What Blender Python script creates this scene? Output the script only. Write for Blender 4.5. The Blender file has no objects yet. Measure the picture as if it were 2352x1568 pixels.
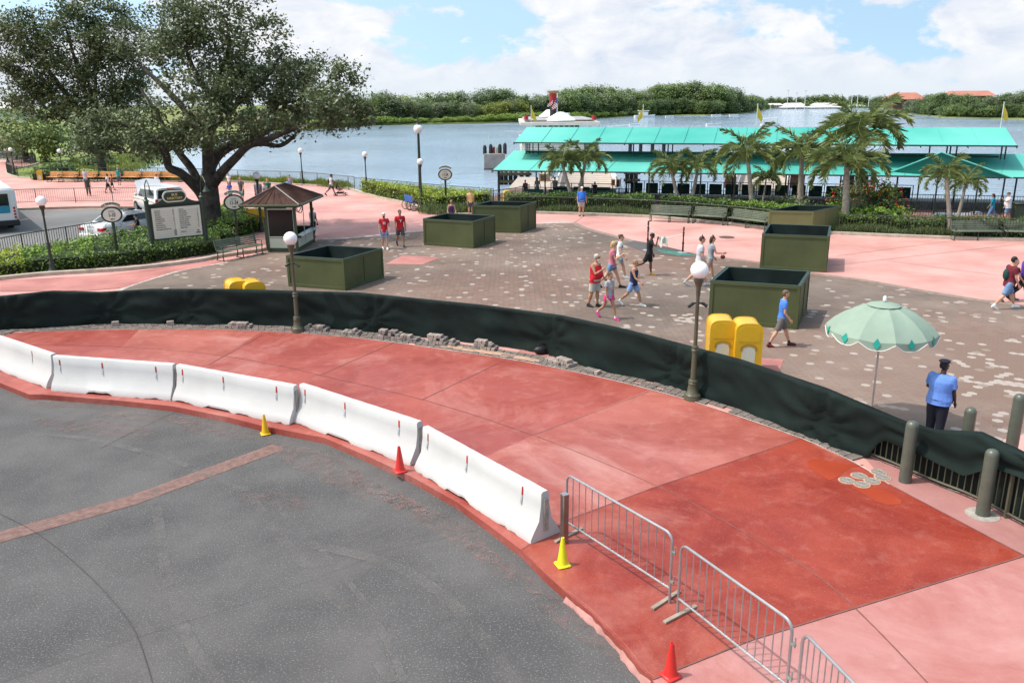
import bpy, bmesh, math, random
import numpy as np
from mathutils import Vector, Matrix, noise as mnoise
random.seed(7); rng = np.random.default_rng(7)
R_ = math.radians
sc = bpy.context.scene
COL = sc.collection
# ------------------------------------------------------------------ camera
FPX, EYE = 1898.0, 6.7
PITCH, ROLL = R_(16.27), R_(0.5)
cam_d = bpy.data.cameras.new('camera'); cam = bpy.data.objects.new('camera', cam_d); COL.objects.link(cam)
cam_d.sensor_width = 36; cam_d.lens = FPX/2352*36; cam_d.clip_end = 6000; cam_d.clip_start = 0.1
CM = Matrix.Rotation(math.pi/2-PITCH, 4, 'X') @ Matrix.Rotation(-ROLL, 4, 'Z')
cam.matrix_world = Matrix.Translation((0, 0, EYE)) @ CM
sc.camera = cam
# ------------------------------------------------------------------ light
SUN_EL, SUN_AZ = R_(62), R_(-97)      # azimuth from +Y (the view), clockwise: sun to the left, a touch behind
sd = Vector((math.sin(SUN_AZ)*math.cos(SUN_EL), math.cos(SUN_AZ)*math.cos(SUN_EL), math.sin(SUN_EL)))
sl = bpy.data.lights.new('sun', 'SUN'); sl.energy = 3.7; sl.angle = R_(0.6); sl.color = (1, .98, .955)
so = bpy.data.objects.new('sun', sl); COL.objects.link(so)
so.rotation_euler = sd.to_track_quat('Z', 'Y').to_euler(); so.location = (0, 0, 60)
sc.view_settings.view_transform = 'Standard'; sc.view_settings.look = 'None'
sc.view_settings.exposure = -0.12; sc.view_settings.gamma = 1
W = bpy.data.worlds.new('World'); sc.world = W; W.use_nodes = True
def world():
    nt = W.node_tree; nt.nodes.clear(); N = nt.nodes.new; L = nt.links.new
    out = N('ShaderNodeOutputWorld'); bg = N('ShaderNodeBackground'); bg.inputs[1].default_value = 0.14
    sky = N('ShaderNodeTexSky'); sky.sky_type = 'NISHITA'; sky.sun_disc = False
    sky.sun_elevation = SUN_EL; sky.sun_rotation = SUN_AZ; sky.altitude = 20; sky.dust_density = 1.5; sky.air_density = 1.0
    tc = N('ShaderNodeTexCoord'); sep = N('ShaderNodeSeparateXYZ'); L(tc.outputs['Generated'], sep.inputs[0])
    def m(op, a, b=None, c=None):
        n = N('ShaderNodeMath'); n.operation = op
        for i, v in enumerate((a, b, c)):
            if v is None: continue
            if isinstance(v, (int, float)): n.inputs[i].default_value = v
            else: L(v, n.inputs[i])
        return n.outputs[0]
    vm = N('ShaderNodeVectorMath'); vm.operation = 'ADD'; L(tc.outputs['Generated'], vm.inputs[0]); vm.inputs[1].default_value = (0, 0, .38)
    vn = N('ShaderNodeVectorMath'); vn.operation = 'NORMALIZE'; L(vm.outputs[0], vn.inputs[0]); L(vn.outputs[0], sky.inputs[0])
    az = m('ARCTAN2', sep.outputs[0], sep.outputs[1])
    el = m('ARCSINE', sep.outputs[2])
    # cumulus banks seen from the side: noise over azimuth and elevation
    cmb = N('ShaderNodeCombineXYZ'); L(az, cmb.inputs[0]); L(m('MULTIPLY', el, 1.9), cmb.inputs[1]); cmb.inputs[2].default_value = 11.5
    n1 = N('ShaderNodeTexNoise'); n1.inputs['Scale'].default_value = 5.2; n1.inputs['Detail'].default_value = 8; n1.inputs['Roughness'].default_value = .56
    L(cmb.outputs[0], n1.inputs['Vector'])
    n2 = N('ShaderNodeTexNoise'); n2.inputs['Scale'].default_value = 17; n2.inputs['Detail'].default_value = 6; n2.inputs['Roughness'].default_value = .6; n2.inputs['Distortion'].default_value = .4
    L(cmb.outputs[0], n2.inputs['Vector'])
    # cover: full near the horizon, thinner higher up
    cov = m('ADD', m('MULTIPLY', n1.outputs[0], 1.0), m('MULTIPLY', n2.outputs[0], .16))
    thr = m('MULTIPLY_ADD', m('MINIMUM', m('ABSOLUTE', el), .5), 1.6, .405)
    thr = m('MINIMUM', thr, .70)
    d = m('SUBTRACT', cov, thr)
    mask = m('MINIMUM', m('MAXIMUM', m('MULTIPLY', d, 22), 0), 1)
    # soft grey bases and bright tops
    sh = m('MINIMUM', m('MAXIMUM', m('MULTIPLY_ADD', n2.outputs[0], 2.6, -.78), 0), 1)
    crm = N('ShaderNodeMix'); crm.data_type = 'RGBA'; L(sh, crm.inputs[0])
    crm.inputs[6].default_value = (5.4, 6.0, 7.1, 1); crm.inputs[7].default_value = (8.0, 8.05, 8.1, 1)
    hz = N('ShaderNodeMix'); hz.data_type = 'RGBA'     # milky air low over the trees
    L(m('MINIMUM', m('MAXIMUM', m('MULTIPLY_ADD', el, -20, 1.0), 0), 1), hz.inputs[0])
    L(crm.outputs[2], hz.inputs[6]); hz.inputs[7].default_value = (6.2, 6.8, 7.4, 1)
    skm = N('ShaderNodeMix'); skm.data_type = 'RGBA'; skm.blend_type = 'MULTIPLY'; skm.inputs[0].default_value = 1
    L(sky.outputs[0], skm.inputs[6]); skm.inputs[7].default_value = (2.9, 2.8, 2.2, 1)
    mx = N('ShaderNodeMix'); mx.data_type = 'RGBA'; L(mask, mx.inputs[0]); L(skm.outputs[2], mx.inputs[6]); L(hz.outputs[2], mx.inputs[7])
    L(mx.outputs[2], bg.inputs[0]); L(bg.outputs[0], out.inputs[0])
world()
# ------------------------------------------------------------------ picture points to places on the ground
def ray(px, py): return (CM.to_3x3() @ Vector(((px-1176)/FPX, -(py-784)/FPX, -1)))
def G(px, py, z=0.0):
    d = ray(px, py); t = (z-EYE)/d.z; return Vector((d.x*t, d.y*t, z))
def AT(px, py, Y):
    d = ray(px, py); t = Y/d.y; return Vector((d.x*t, Y, EYE+d.z*t))
def GP(pts, z=0.0): return [G(x, y, z) for x, y in pts]
# ------------------------------------------------------------------ materials
MATS = {}
def lin(r, g, b):
    f = lambda c: (c/255/12.92 if c/255 <= .04045 else ((c/255+.055)/1.055)**2.4)
    return (f(r), f(g), f(b))
def mat(name, col, rough=.6, var=.12, scale=2.0, bump=0.0, bscale=60, metal=0, spec=.4, col2=None, coat=0, emit=None, attr=None, trans=0, space='Object', detail=5, alpha=None):
    if name in MATS: return MATS[name]
    m = bpy.data.materials.new(name); m.use_nodes = True; nt = m.node_tree; N = nt.nodes.new; L = nt.links.new
    p = nt.nodes['Principled BSDF']; p.inputs['Roughness'].default_value = rough; p.inputs['Metallic'].default_value = metal
    p.inputs['Specular IOR Level'].default_value = spec; p.inputs['Coat Weight'].default_value = coat
    tc = N('ShaderNodeTexCoord')
    c1 = tuple(max(0, c*(1-var)) for c in col)+(1,); c2 = tuple(min(1, c*(1+var)) for c in (col2 or col))+(1,)
    mx = N('ShaderNodeMix'); mx.data_type = 'RGBA'; mx.inputs[6].default_value = c1; mx.inputs[7].default_value = c2
    if attr:
        a = N('ShaderNodeAttribute'); a.attribute_name = attr; L(a.outputs['Fac'], mx.inputs[0])
    else:
        n = N('ShaderNodeTexNoise'); n.inputs['Scale'].default_value = scale; n.inputs['Detail'].default_value = detail; n.inputs['Roughness'].default_value = .6
        L(tc.outputs[space], n.inputs['Vector'])
        mr = N('ShaderNodeMapRange'); mr.inputs[1].default_value = .35; mr.inputs[2].default_value = .65
        L(n.outputs[0], mr.inputs[0]); L(mr.outputs[0], mx.inputs[0])
    L(mx.outputs[2], p.inputs['Base Color'])
    if bump:
        n = N('ShaderNodeTexNoise'); n.inputs['Scale'].default_value = bscale; n.inputs['Detail'].default_value = 4
        L(tc.outputs[space], n.inputs['Vector']); b = N('ShaderNodeBump'); b.inputs['Strength'].default_value = bump; b.inputs['Distance'].default_value = .02
        L(n.outputs[0], b.inputs['Height']); L(b.outputs[0], p.inputs['Normal'])
    if emit: p.inputs['Emission Color'].default_value = emit+(1,); p.inputs['Emission Strength'].default_value = 1
    if trans:
        t = N('ShaderNodeBsdfTranslucent'); L(mx.outputs[2], t.inputs[0]); ms = N('ShaderNodeMixShader'); ms.inputs[0].default_value = trans
        L(p.outputs[0], ms.inputs[1]); L(t.outputs[0], ms.inputs[2]); L(ms.outputs[0], nt.nodes['Material Output'].inputs[0])
    MATS[name] = m; return m
def nodes(m):
    nt = m.node_tree; return nt, nt.nodes.new, nt.links.new, nt.nodes['Principled BSDF']
# ------------------------------------------------------------------ mesh collector
class MB:
    def __init__(s): s.v = []; s.f = []; s.m = []; s.sm = []
    def add(s, vs, fs, mi=0, smooth=False):
        o = len(s.v); s.v += [tuple(v) for v in vs]
        for f in fs: s.f.append(tuple(i+o for i in f)); s.m.append(mi); s.sm.append(smooth)
        return s
    def box(s, c, size, rot=None, mi=0, bev=0.0):
        x, y, z = [a/2 for a in size]; M = rot if rot is not None else Matrix.Identity(3)
        if isinstance(rot, (int, float)): M = Matrix.Rotation(rot, 3, 'Z')
        c = Vector(c)
        if bev > 0:
            b = min(bev, x*.9, y*.9, z*.9); vs = []; 
            for sx in (-1, 1):
                for sy in (-1, 1):
                    for sz in (-1, 1):
                        for k in range(3):
                            p = [sx*x, sy*y, sz*z]
                            for j in range(3):
                                if j != k: p[j] -= (sx, sy, sz)[j]*b
                            vs.append(c+M@Vector(p))
            bm = bmesh.new()
            for v in vs: bm.verts.new(v)
            bmesh.ops.convex_hull(bm, input=bm.verts); bm.verts.index_update()
            s.add([v.co.copy() for v in bm.verts], [[v.index for v in f.verts] for f in bm.faces], mi); bm.free(); return s
        vs = [c+M@Vector((a*x, b*y, d*z)) for a in (-1, 1) for b in (-1, 1) for d in (-1, 1)]
        s.add(vs, [(0, 1, 3, 2), (4, 6, 7, 5), (0, 4, 5, 1), (2, 3, 7, 6), (0, 2, 6, 4), (1, 5, 7, 3)], mi); return s
    def tube(s, pts, rad, n=8, mi=0, cap=True, flat=1.0, smooth=True):
        pts = [Vector(p) for p in pts]
        if isinstance(rad, (int, float)): rad = [rad]*len(pts)
        vs = []; up = None
        for i, p in enumerate(pts):
            t = (pts[min(i+1, len(pts)-1)]-pts[max(i-1, 0)]).normalized()
            if up is None:
                up = Vector((0, 1, 0)) if abs(t.y) < .9 else Vector((1, 0, 0))
            a = (up-t*up.dot(t)).normalized(); b = t.cross(a); up = a
            for k in range(n):
                w = 2*math.pi*k/n; vs.append(p+a*(math.cos(w)*rad[i]*flat)+b*(math.sin(w)*rad[i]))
        fs = [(i*n+k, i*n+(k+1) % n, (i+1)*n+(k+1) % n, (i+1)*n+k) for i in range(len(pts)-1) for k in range(n)]
        if cap: fs += [tuple(range(n))[::-1], tuple((len(pts)-1)*n+k for k in range(n))]
        s.add(vs, fs, mi, smooth); return s
    def rings(s, rings, n=16, mi=0, cap=True):     # (x, y, z, rx, ry) horizontal ellipses
        vs = []
        for (x, y, z, a, b) in rings:
            for k in range(n): w = 2*math.pi*k/n; vs.append((x+a*math.cos(w), y+b*math.sin(w), z))
        q = len(rings)
        fs = [(i*n+k, i*n+(k+1) % n, (i+1)*n+(k+1) % n, (i+1)*n+k) for i in range(q-1) for k in range(n)]
        if cap: fs += [tuple(range(n))[::-1], tuple((q-1)*n+k for k in range(n))]
        s.add(vs, fs, mi, True); return s
    def lathe(s, prof, c=(0, 0, 0), n=20, mi=0): return s.rings([(c[0], c[1], c[2]+z, max(r, 1e-4), max(r, 1e-4)) for r, z in prof], n, mi)
    def ball(s, c, r, n=14, mi=0, rot=None):
        if isinstance(r, (int, float)): r = (r, r, r)
        c = Vector(c); vs = []; h = n//2
        for i in range(1, h):
            t = math.pi*i/h
            for k in range(n): w = 2*math.pi*k/n; vs.append(Vector((r[0]*math.sin(t)*math.cos(w), r[1]*math.sin(t)*math.sin(w), -r[2]*math.cos(t))))
        vs += [Vector((0, 0, -r[2])), Vector((0, 0, r[2]))]; a, b = len(vs)-2, len(vs)-1
        fs = [(i*n+k, i*n+(k+1) % n, (i+1)*n+(k+1) % n, (i+1)*n+k) for i in range(h-2) for k in range(n)]
        fs += [(a, (k+1) % n, k) for k in range(n)]+[(b, (h-2)*n+k, (h-2)*n+(k+1) % n) for k in range(n)]
        if rot is not None: vs = [rot@v for v in vs]
        s.add([c+v for v in vs], fs, mi, True); return s
    def prism(s, poly, z0, z1, mi=0, caps=True):
        n = len(poly); vs = [(p[0], p[1], z0) for p in poly]+[(p[0], p[1], z1) for p in poly]
        a = sum(poly[i][0]*poly[(i+1) % n][1]-poly[(i+1) % n][0]*poly[i][1] for i in range(n))
        fs = [(i, (i+1) % n, n+(i+1) % n, n+i) for i in range(n)]
        if caps: fs += [tuple(range(n))[::-1], tuple(range(n, 2*n))]
        if a < 0: fs = [f[::-1] for f in fs]
        s.add(vs, fs, mi); return s
    def sheet(s, poly, z=None, mi=0):
        n = len(poly); a = sum(poly[i][0]*poly[(i+1) % n][1]-poly[(i+1) % n][0]*poly[i][1] for i in range(n))
        vs = [(p[0], p[1], p[2] if z is None else z) for p in poly]
        f = tuple(range(n)); s.add(vs, [f if a > 0 else f[::-1]], mi); return s
    def strip(s, line, w, z=0, mi=0):              # flat ribbon along a line
        L = offset(line, w/2); Rr = offset(line, -w/2)
        for i in range(len(line)-1): s.sheet([L[i], L[i+1], Rr[i+1], Rr[i]], z, mi)
        return s
    def profile(s, poly, x0, x1, axis='x', mi=0):  # (a, z) outline extruded along x (or y)
        n = len(poly)
        P = (lambda a, z, t: (t, a, z)) if axis == 'x' else (lambda a, z, t: (a, t, z))
        vs = [P(a, z, x0) for a, z in poly]+[P(a, z, x1) for a, z in poly]
        s.add(vs, [(i, (i+1) % n, n+(i+1) % n, n+i) for i in range(n)]+[tuple(range(n))[::-1], tuple(range(n, 2*n))], mi); return s
    def xf(s, M, start=0):
        s.v = s.v[:start]+[tuple(M@Vector(v)) for v in s.v[start:]]; return s
    def mesh(s, name, mats, fix=True):
        me = bpy.data.meshes.new(name); me.from_pydata(s.v, [], s.f)
        for m in (mats if isinstance(mats, (list, tuple)) else [mats]): me.materials.append(m)
        me.polygons.foreach_set('material_index', s.m); me.polygons.foreach_set('use_smooth', [True]*len(s.f))
        if fix:
            bm = bmesh.new(); bm.from_mesh(me); bmesh.ops.recalc_face_normals(bm, faces=bm.faces); bm.to_mesh(me); bm.free()
        me.update(); me.set_sharp_from_angle(angle=R_(38)); return me
    def build(s, name, mats, parent=None, fix=True):
        return link(name, s.mesh(name, mats, fix), parent)
def offset(line, d):
    out = []
    for i, p in enumerate(line):
        a = Vector(line[max(i-1, 0)][:2]); b = Vector(line[min(i+1, len(line)-1)][:2]); t = (b-a).normalized()
        out.append(Vector((p[0]-t.y*d, p[1]+t.x*d)))
    return out
def link(name, me, parent=None):
    o = bpy.data.objects.new(name, me); COL.objects.link(o)
    if parent is not None: o.parent = parent
    return o
def tag(o, label=None, cat=None, group=None, kind=None):
    if label: o['label'] = label
    if cat: o['category'] = cat
    if group: o['group'] = group
    if kind: o['kind'] = kind
    return o
def thing(name, loc, rz, label, cat, group=None):
    o = bpy.data.objects.new(name, None); COL.objects.link(o); o.location = loc; o.rotation_euler = (0, 0, rz); o.empty_display_size = .2
    return tag(o, label, cat, group)
def dup(root, loc=None, rz=None, label=None, scale=None):
    r = root.copy(); COL.objects.link(r)
    if loc is not None: r.location = loc
    if rz is not None: r.rotation_euler = (0, 0, rz)
    if scale is not None: r.scale = scale if hasattr(scale, '__len__') else (scale,)*3
    if label: r['label'] = label
    for ch in list(root.children):
        c = ch.copy(); COL.objects.link(c); c.parent = r
        for g in ch.children: d = g.copy(); COL.objects.link(d); d.parent = c
    return r
def dense(line, step):                       # resample a polyline evenly
    pts = [Vector(p) for p in line]; out = [pts[0]]; acc = 0
    for a, b in zip(pts, pts[1:]):
        L = (b-a).length; t = step-acc
        while t <= L: out.append(a.lerp(b, t/L)); t += step
        acc = (acc+L) % step if L else acc
    return out
def smooth_line(line, k=6):                  # Catmull-Rom
    P = [Vector(p) for p in line]; out = []
    for i in range(len(P)-1):
        p0, p1, p2, p3 = P[max(i-1, 0)], P[i], P[i+1], P[min(i+2, len(P)-1)]
        for j in range(k):
            t = j/k; out.append(.5*((2*p1)+(p2-p0)*t+(2*p0-5*p1+4*p2-p3)*t*t+(3*p1-p0-3*p2+p3)*t**3))
    return out+[P[-1]]
def text(s, size, m, parent, M, name='lettering', depth=.002, align='CENTER', sx=1.0, bold=0.0):
    c = bpy.data.curves.new('t', 'FONT'); c.body = s; c.size = size; c.extrude = depth; c.align_x = align; c.align_y = 'CENTER'; c.offset = bold; c.resolution_u = 3
    t = bpy.data.objects.new('t', c); COL.objects.link(t)
    me = bpy.data.meshes.new_from_object(t.evaluated_get(bpy.context.evaluated_depsgraph_get())); bpy.data.objects.remove(t)
    me.transform(Matrix.Diagonal((sx, 1, 1, 1))); me.transform(M); me.materials.clear(); me.materials.append(m)
    return link(name, me, parent)
def merge(obs, name, parent=None):            # several lettering meshes of one board into one mesh
    bm = bmesh.new()
    for o in obs: bm.from_mesh(o.data)
    me = bpy.data.meshes.new(name); bm.to_mesh(me); bm.free(); me.materials.append(obs[0].data.materials[0])
    for o in obs: bpy.data.objects.remove(o)
    return link(name, me, parent)
def quads(name, C, U, V, tone, m, parent=None, shape=None):   # many small leaf faces at once
    n = len(C); vs = np.empty((n, 4, 3), np.float32)
    vs[:, 0] = C-U; vs[:, 1] = C-V; vs[:, 2] = C+U; vs[:, 3] = C+V
    me = bpy.data.meshes.new(name); me.vertices.add(4*n); me.vertices.foreach_set('co', vs.ravel())
    me.loops.add(4*n); me.loops.foreach_set('vertex_index', np.arange(4*n, dtype=np.int32))
    me.polygons.add(n); me.polygons.foreach_set('loop_start', np.arange(0, 4*n, 4, dtype=np.int32))
    me.polygons.foreach_set('loop_total', np.full(n, 4, np.int32)) if False else None
    me.update(calc_edges=True)
    a = me.attributes.new('tone', 'FLOAT', 'FACE'); a.data.foreach_set('value', tone.astype(np.float32))
    me.materials.append(m); return link(name, me, parent)
def rand_dirs(n):
    d = rng.normal(size=(n, 3)); return d/np.linalg.norm(d, axis=1)[:, None]
def leaf_cloud(name, C, size, m, parent=None, up=.3, aspect=.5, tone=None):
    n = len(C); a = rand_dirs(n); b = rand_dirs(n); nrm = a.copy(); nrm[:, 2] = np.abs(nrm[:, 2])+up; nrm /= np.linalg.norm(nrm, axis=1)[:, None]
    u = np.cross(nrm, b); u /= np.linalg.norm(u, axis=1)[:, None]; v = np.cross(nrm, u)
    s = (size*(.6+.8*rng.random(n)))[:, None]*.5
    if tone is None: tone = rng.random(n)
    return quads(name, C, u*s, v*s*aspect, tone, m, parent)
def vnoise(P, sc_, seed=0.0):
    return np.array([mnoise.noise(Vector(p)*sc_+Vector((seed, seed*2, -seed))) for p in P])
def clump_points(ells, dens, hollow=.45, gap=.0, gsc=.8, seed=0):
    out = []; tn = []
    for (c, r) in ells:
        r = np.array(r if hasattr(r, '__len__') else (r, r, r)); n = int(dens*4*math.pi*(np.mean(r)**2))
        d = rand_dirs(n); q = hollow+(1-hollow)*rng.random(n)**.5
        k = 1+.30*vnoise(d, 2.2, seed+c[0]*.37+c[2])
        P = np.array(c)+d*r*(q*k)[:, None]
        out.append(P); tn.append(np.full(n, random.random()*.35))
    P = np.vstack(out); T = np.hstack(tn)
    if gap:
        g = vnoise(P, gsc, seed+5); keep = g > -gap; P, T = P[keep], T[keep]
    return P, np.clip(T+rng.random(len(P))*.65, 0, 1)
def inpoly(poly, x, y):
    c = False; n = len(poly); j = n-1
    for i in range(n):
        xi, yi, xj, yj = poly[i][0], poly[i][1], poly[j][0], poly[j][1]
        if (yi > y) != (yj > y) and x < (xj-xi)*(y-yi)/(yj-yi)+xi: c = not c
        j = i
    return c
# ------------------------------------------------------------------ materials of the setting
m_pink = mat('pink_concrete', (.49, .235, .205), .75, .10, .30, .15, 30, col2=(.57, .30, .265))
m_pinkd = mat('rose_concrete', (.36, .135, .12), .75, .12, .5, .15, 30, col2=(.42, .175, .155))
m_curb = mat('kerb_concrete', (.42, .36, .29), .8, .15, 3, .3, 40)
m_soil = mat('soil', (.06, .04, .028), .95, .3, 2, .5, 20)
m_joint = mat('joint_dark', (.20, .085, .075), .85, .2, 4)
m_jointl = mat('joint_light', (.40, .20, .18), .85, .2, 4)
m_white = mat('white_strip', (.75, .72, .70), .7, .1, 5)
m_grass = mat('grass_ground', (.12, .19, .035), .95, .3, .12, .4, 8, col2=(.22, .26, .06))
m_bankg = mat('bank_grass', (.13, .18, .04), .95, .3, .08, .4, 8, col2=(.21, .22, .07))
def red_mat(name, a, b, dust, k):
    if name in MATS: return MATS[name]
    m = mat(name, a, .62, .05, 1.0, .08, 50); nt, N, L, p = nodes(m)
    tc = N('ShaderNodeTexCoord')
    def nz(s, d, r, dist=0.0, off=0.0):
        mp = N('ShaderNodeMapping'); mp.inputs['Location'].default_value = (off, off*2, 0); L(tc.outputs['Object'], mp.inputs[0])
        n = N('ShaderNodeTexNoise'); n.inputs['Scale'].default_value = s; n.inputs['Detail'].default_value = d; n.inputs['Roughness'].default_value = r; n.inputs['Distortion'].default_value = dist
        L(mp.outputs[0], n.inputs[0]); return n.outputs[0]
    def rng_(o, lo, hi, a0=0, a1=1):
        r = N('ShaderNodeMapRange'); r.inputs[1].default_value = lo; r.inputs[2].default_value = hi; r.inputs[3].default_value = a0; r.inputs[4].default_value = a1; L(o, r.inputs[0]); return r.outputs[0]
    def mix(f, x, y):
        q = N('ShaderNodeMix'); q.data_type = 'RGBA'; L(f, q.inputs[0])
        for i, c in ((6, x), (7, y)):
            if isinstance(c, tuple): q.inputs[i].default_value = c+(1,)
            else: L(c, q.inputs[i])
        return q.outputs[2]
    c = mix(rng_(nz(.45, 9, .68, .9, k), .38, .62), a, b)
    c = mix(rng_(nz(.26, 9, .68, 1.2, k+9), .50, .74, 0, .75), c, dust)
    c = mix(rng_(nz(2.6, 6, .7, .3, k+3), .52, .75, 0, .35), c, dust)
    c = mix(rng_(nz(55, 2, .5), .62, .74, 0, .22), c, (.62, .42, .38))
    L(c, p.inputs['Base Color'])
    L(rng_(nz(.3, 4, .5, .4, k+4), .4, .7, .38, .75), p.inputs['Roughness'])
    return m
m_red = [red_mat('red_concrete_fresh', (.21, .020, .010), (.31, .048, .026), (.43, .16, .125), 1),
         red_mat('red_concrete_dusty', (.29, .066, .048), (.39, .115, .09), (.51, .26, .225), 5),
         red_mat('red_concrete_mid', (.26, .045, .033), (.35, .082, .063), (.48, .22, .19), 8),
         red_mat('pink_concrete_near', (.36, .125, .11), (.43, .18, .162), (.52, .29, .27), 12),
         red_mat('grey_rose_concrete', (.34, .155, .145), (.39, .19, .178), (.47, .27, .25), 15)]
def asphalt():
    m = mat('asphalt', (.074, .071, .073), .9, .10, .6, .5, 90, col2=(.095, .090, .090)); nt, N, L, p = nodes(m)
    base = p.inputs['Base Color'].links[0].from_socket; tc = N('ShaderNodeTexCoord')
    v = N('ShaderNodeTexVoronoi'); v.inputs['Scale'].default_value = 26; v.feature = 'F1'; L(tc.outputs['Object'], v.inputs[0])
    n = N('ShaderNodeTexNoise'); n.inputs['Scale'].default_value = 38; n.inputs['Detail'].default_value = 5; L(tc.outputs['Object'], n.inputs[0])
    r = N('ShaderNodeMapRange'); r.inputs[1].default_value = .55; r.inputs[2].default_value = .70; r.inputs[4].default_value = .7; L(n.outputs[0], r.inputs[0])
    q = N('ShaderNodeMix'); q.data_type = 'RGBA'; L(r.outputs[0], q.inputs[0]); L(base, q.inputs[6]); q.inputs[7].default_value = (.24, .23, .22, 1)
    n2 = N('ShaderNodeTexNoise'); n2.inputs['Scale'].default_value = .35; n2.inputs['Detail'].default_value = 8; n2.inputs['Roughness'].default_value = .7; n2.inputs['Distortion'].default_value = .8; L(tc.outputs['Object'], n2.inputs[0])
    r2 = N('ShaderNodeMapRange'); r2.inputs[1].default_value = .50; r2.inputs[2].default_value = .72; r2.inputs[4].default_value = .6; L(n2.outputs[0], r2.inputs[0])
    q2 = N('ShaderNodeMix'); q2.data_type = 'RGBA'; L(r2.outputs[0], q2.inputs[0]); L(q.outputs[2], q2.inputs[6]); q2.inputs[7].default_value = (.13, .117, .112, 1)
    L(q2.outputs[2], p.inputs['Base Color']); return m
m_asph = asphalt()
m_asph2 = mat('asphalt_far', (.145, .143, .142), .9, .12, .15, .2, 60, col2=(.17, .167, .165))
m_stain = mat('mortar_dust', (.30, .17, .15), .9, .3, 3, 0, 20, col2=(.42, .25, .23))
def water():
    m = mat('lake_water', (.32, .41, .52), .08, .15, .02, spec=.5); nt, N, L, p = nodes(m); p.inputs['IOR'].default_value = 1.333
    tc = N('ShaderNodeTexCoord'); mp = N('ShaderNodeMapping'); mp.inputs['Scale'].default_value = (.35, 1.0, 1); mp.inputs['Rotation'].default_value = (0, 0, .12); L(tc.outputs['Object'], mp.inputs[0])
    n = N('ShaderNodeTexNoise'); n.inputs['Scale'].default_value = .9; n.inputs['Detail'].default_value = 6; n.inputs['Roughness'].default_value = .62; n.inputs['Distortion'].default_value = .5; L(mp.outputs[0], n.inputs[0])
    n2 = N('ShaderNodeTexNoise'); n2.inputs['Scale'].default_value = .05; n2.inputs['Detail'].default_value = 5; L(mp.outputs[0], n2.inputs[0])
    r = N('ShaderNodeMapRange'); r.inputs[1].default_value = .35; r.inputs[2].default_value = .68; r.inputs[3].default_value = .25; r.inputs[4].default_value = 1.0; L(n2.outputs[0], r.inputs[0])
    b = N('ShaderNodeBump'); b.inputs['Distance'].default_value = .42; L(r.outputs[0], b.inputs['Strength']); L(n.outputs[0], b.inputs['Height']); L(b.outputs[0], p.inputs['Normal'])
    return m
m_water = water()
def struct(name, mb, m, fix=False):
    o = mb.build(name, m, None, fix); o['kind'] = 'structure'; return o
# ------------------------------------------------------------------ lines of the place
E_RED = [(-420, 800), (-200, 836), (0, 879), (67, 906), (98, 906), (276, 920), (397, 933), (524, 958), (603, 978), (747, 1006), (850, 1050), (950, 1097), (1050, 1153), (1148, 1225), (1198, 1263), (1250, 1316), (1300, 1361)]
E_FLUSH = [(1300, 1361), (1360, 1410), (1428, 1482), (1470, 1535), (1500, 1561), (1600, 1700), (1720, 1900)]
I_RED = [(-420, 790), (-200, 782), (0, 772), (42, 763), (250, 757), (500, 757), (690, 765), (850, 780), (1000, 800), (1200, 830), (1400, 872), (1500, 897), (1600, 925), (1840, 1007), (1970, 1067), (2042, 1113)]
e_red, e_fl, i_red = GP(E_RED), GP(E_FLUSH), GP(I_RED)
CURB = [(87, 412), (167, 416), (300, 417), (402, 418), (505, 417), (567, 420), (655, 425), (731, 428), (786, 432), (861, 454), (927, 468), (958, 478), (991, 489), (1030, 494), (1120, 494), (1233, 491), (1335, 494), (1487, 500), (1665, 516), (1760, 527), (1850, 534), (1924, 539), (2060, 545), (2190, 550), (2352, 554)]
curb = GP(CURB)+[Vector((40, 37.5, 0)), Vector((70, 34, 0))]
LOOP = [(-300, 366), (-100, 366), (0, 367), (60, 371), (87, 375), (64, 382), (35, 388), (15, 394), (13, 401), (40, 409), (87, 412)]
loop = GP(LOOP)
BUSK = [(-300, 486), (0, 480), (100, 477), (200, 474), (300, 474), (400, 478), (470, 490), (505, 512)]      # kerb on the far side of the bus road
NEARF = [(-300, 690), (0, 607), (60, 592), (130, 578), (200, 565), (300, 548), (350, 538), (420, 530), (500, 522), (505, 512)]  # fence on its near side
busk, nearf = GP(BUSK), GP(NEARF)
# dock axes, from the lower canopy's front eave
EZ = 1.5
EF0 = G(1130, 392, EZ); EF1 = G(2352, 409, EZ)
du = Vector((EF1.x-EF0.x, EF1.y-EF0.y, 0)).normalized(); dv = Vector((-du.y, du.x, 0)); dang = math.atan2(du.y, du.x)
def D(u, v, z=0.0): return Vector((EF0.x, EF0.y, 0))+du*u+dv*v+Vector((0, 0, z))
DL = (EF1-EF0).length
DFZ = -0.95
# ------------------------------------------------------------------ ground sheets
mb = MB(); mb.sheet([(-3000, -50), (3000, -50), (3000, 5000), (-3000, 5000)], -3.5); struct('lake_bed', mb, m_soil)
mb = MB(); mb.sheet([(-3000, 30), (3000, 30), (3000, 5000), (-3000, 5000)], -1.8); struct('lake_water', mb, m_water)
# fence along the lake: its tops are 1.07 m up
FENL = [(505, 389), (567, 392), (677, 394), (731, 398), (813, 406), (887, 411), (1024, 424), (1133, 431)]
fenl = [Vector((p.x, p.y, 0)) for p in GP(FENL, 1.07)]
fenleft = [Vector((p.x, p.y, 0)) for p in GP([(87, 412), (167, 412), (300, 413), (402, 413)])]
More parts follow.
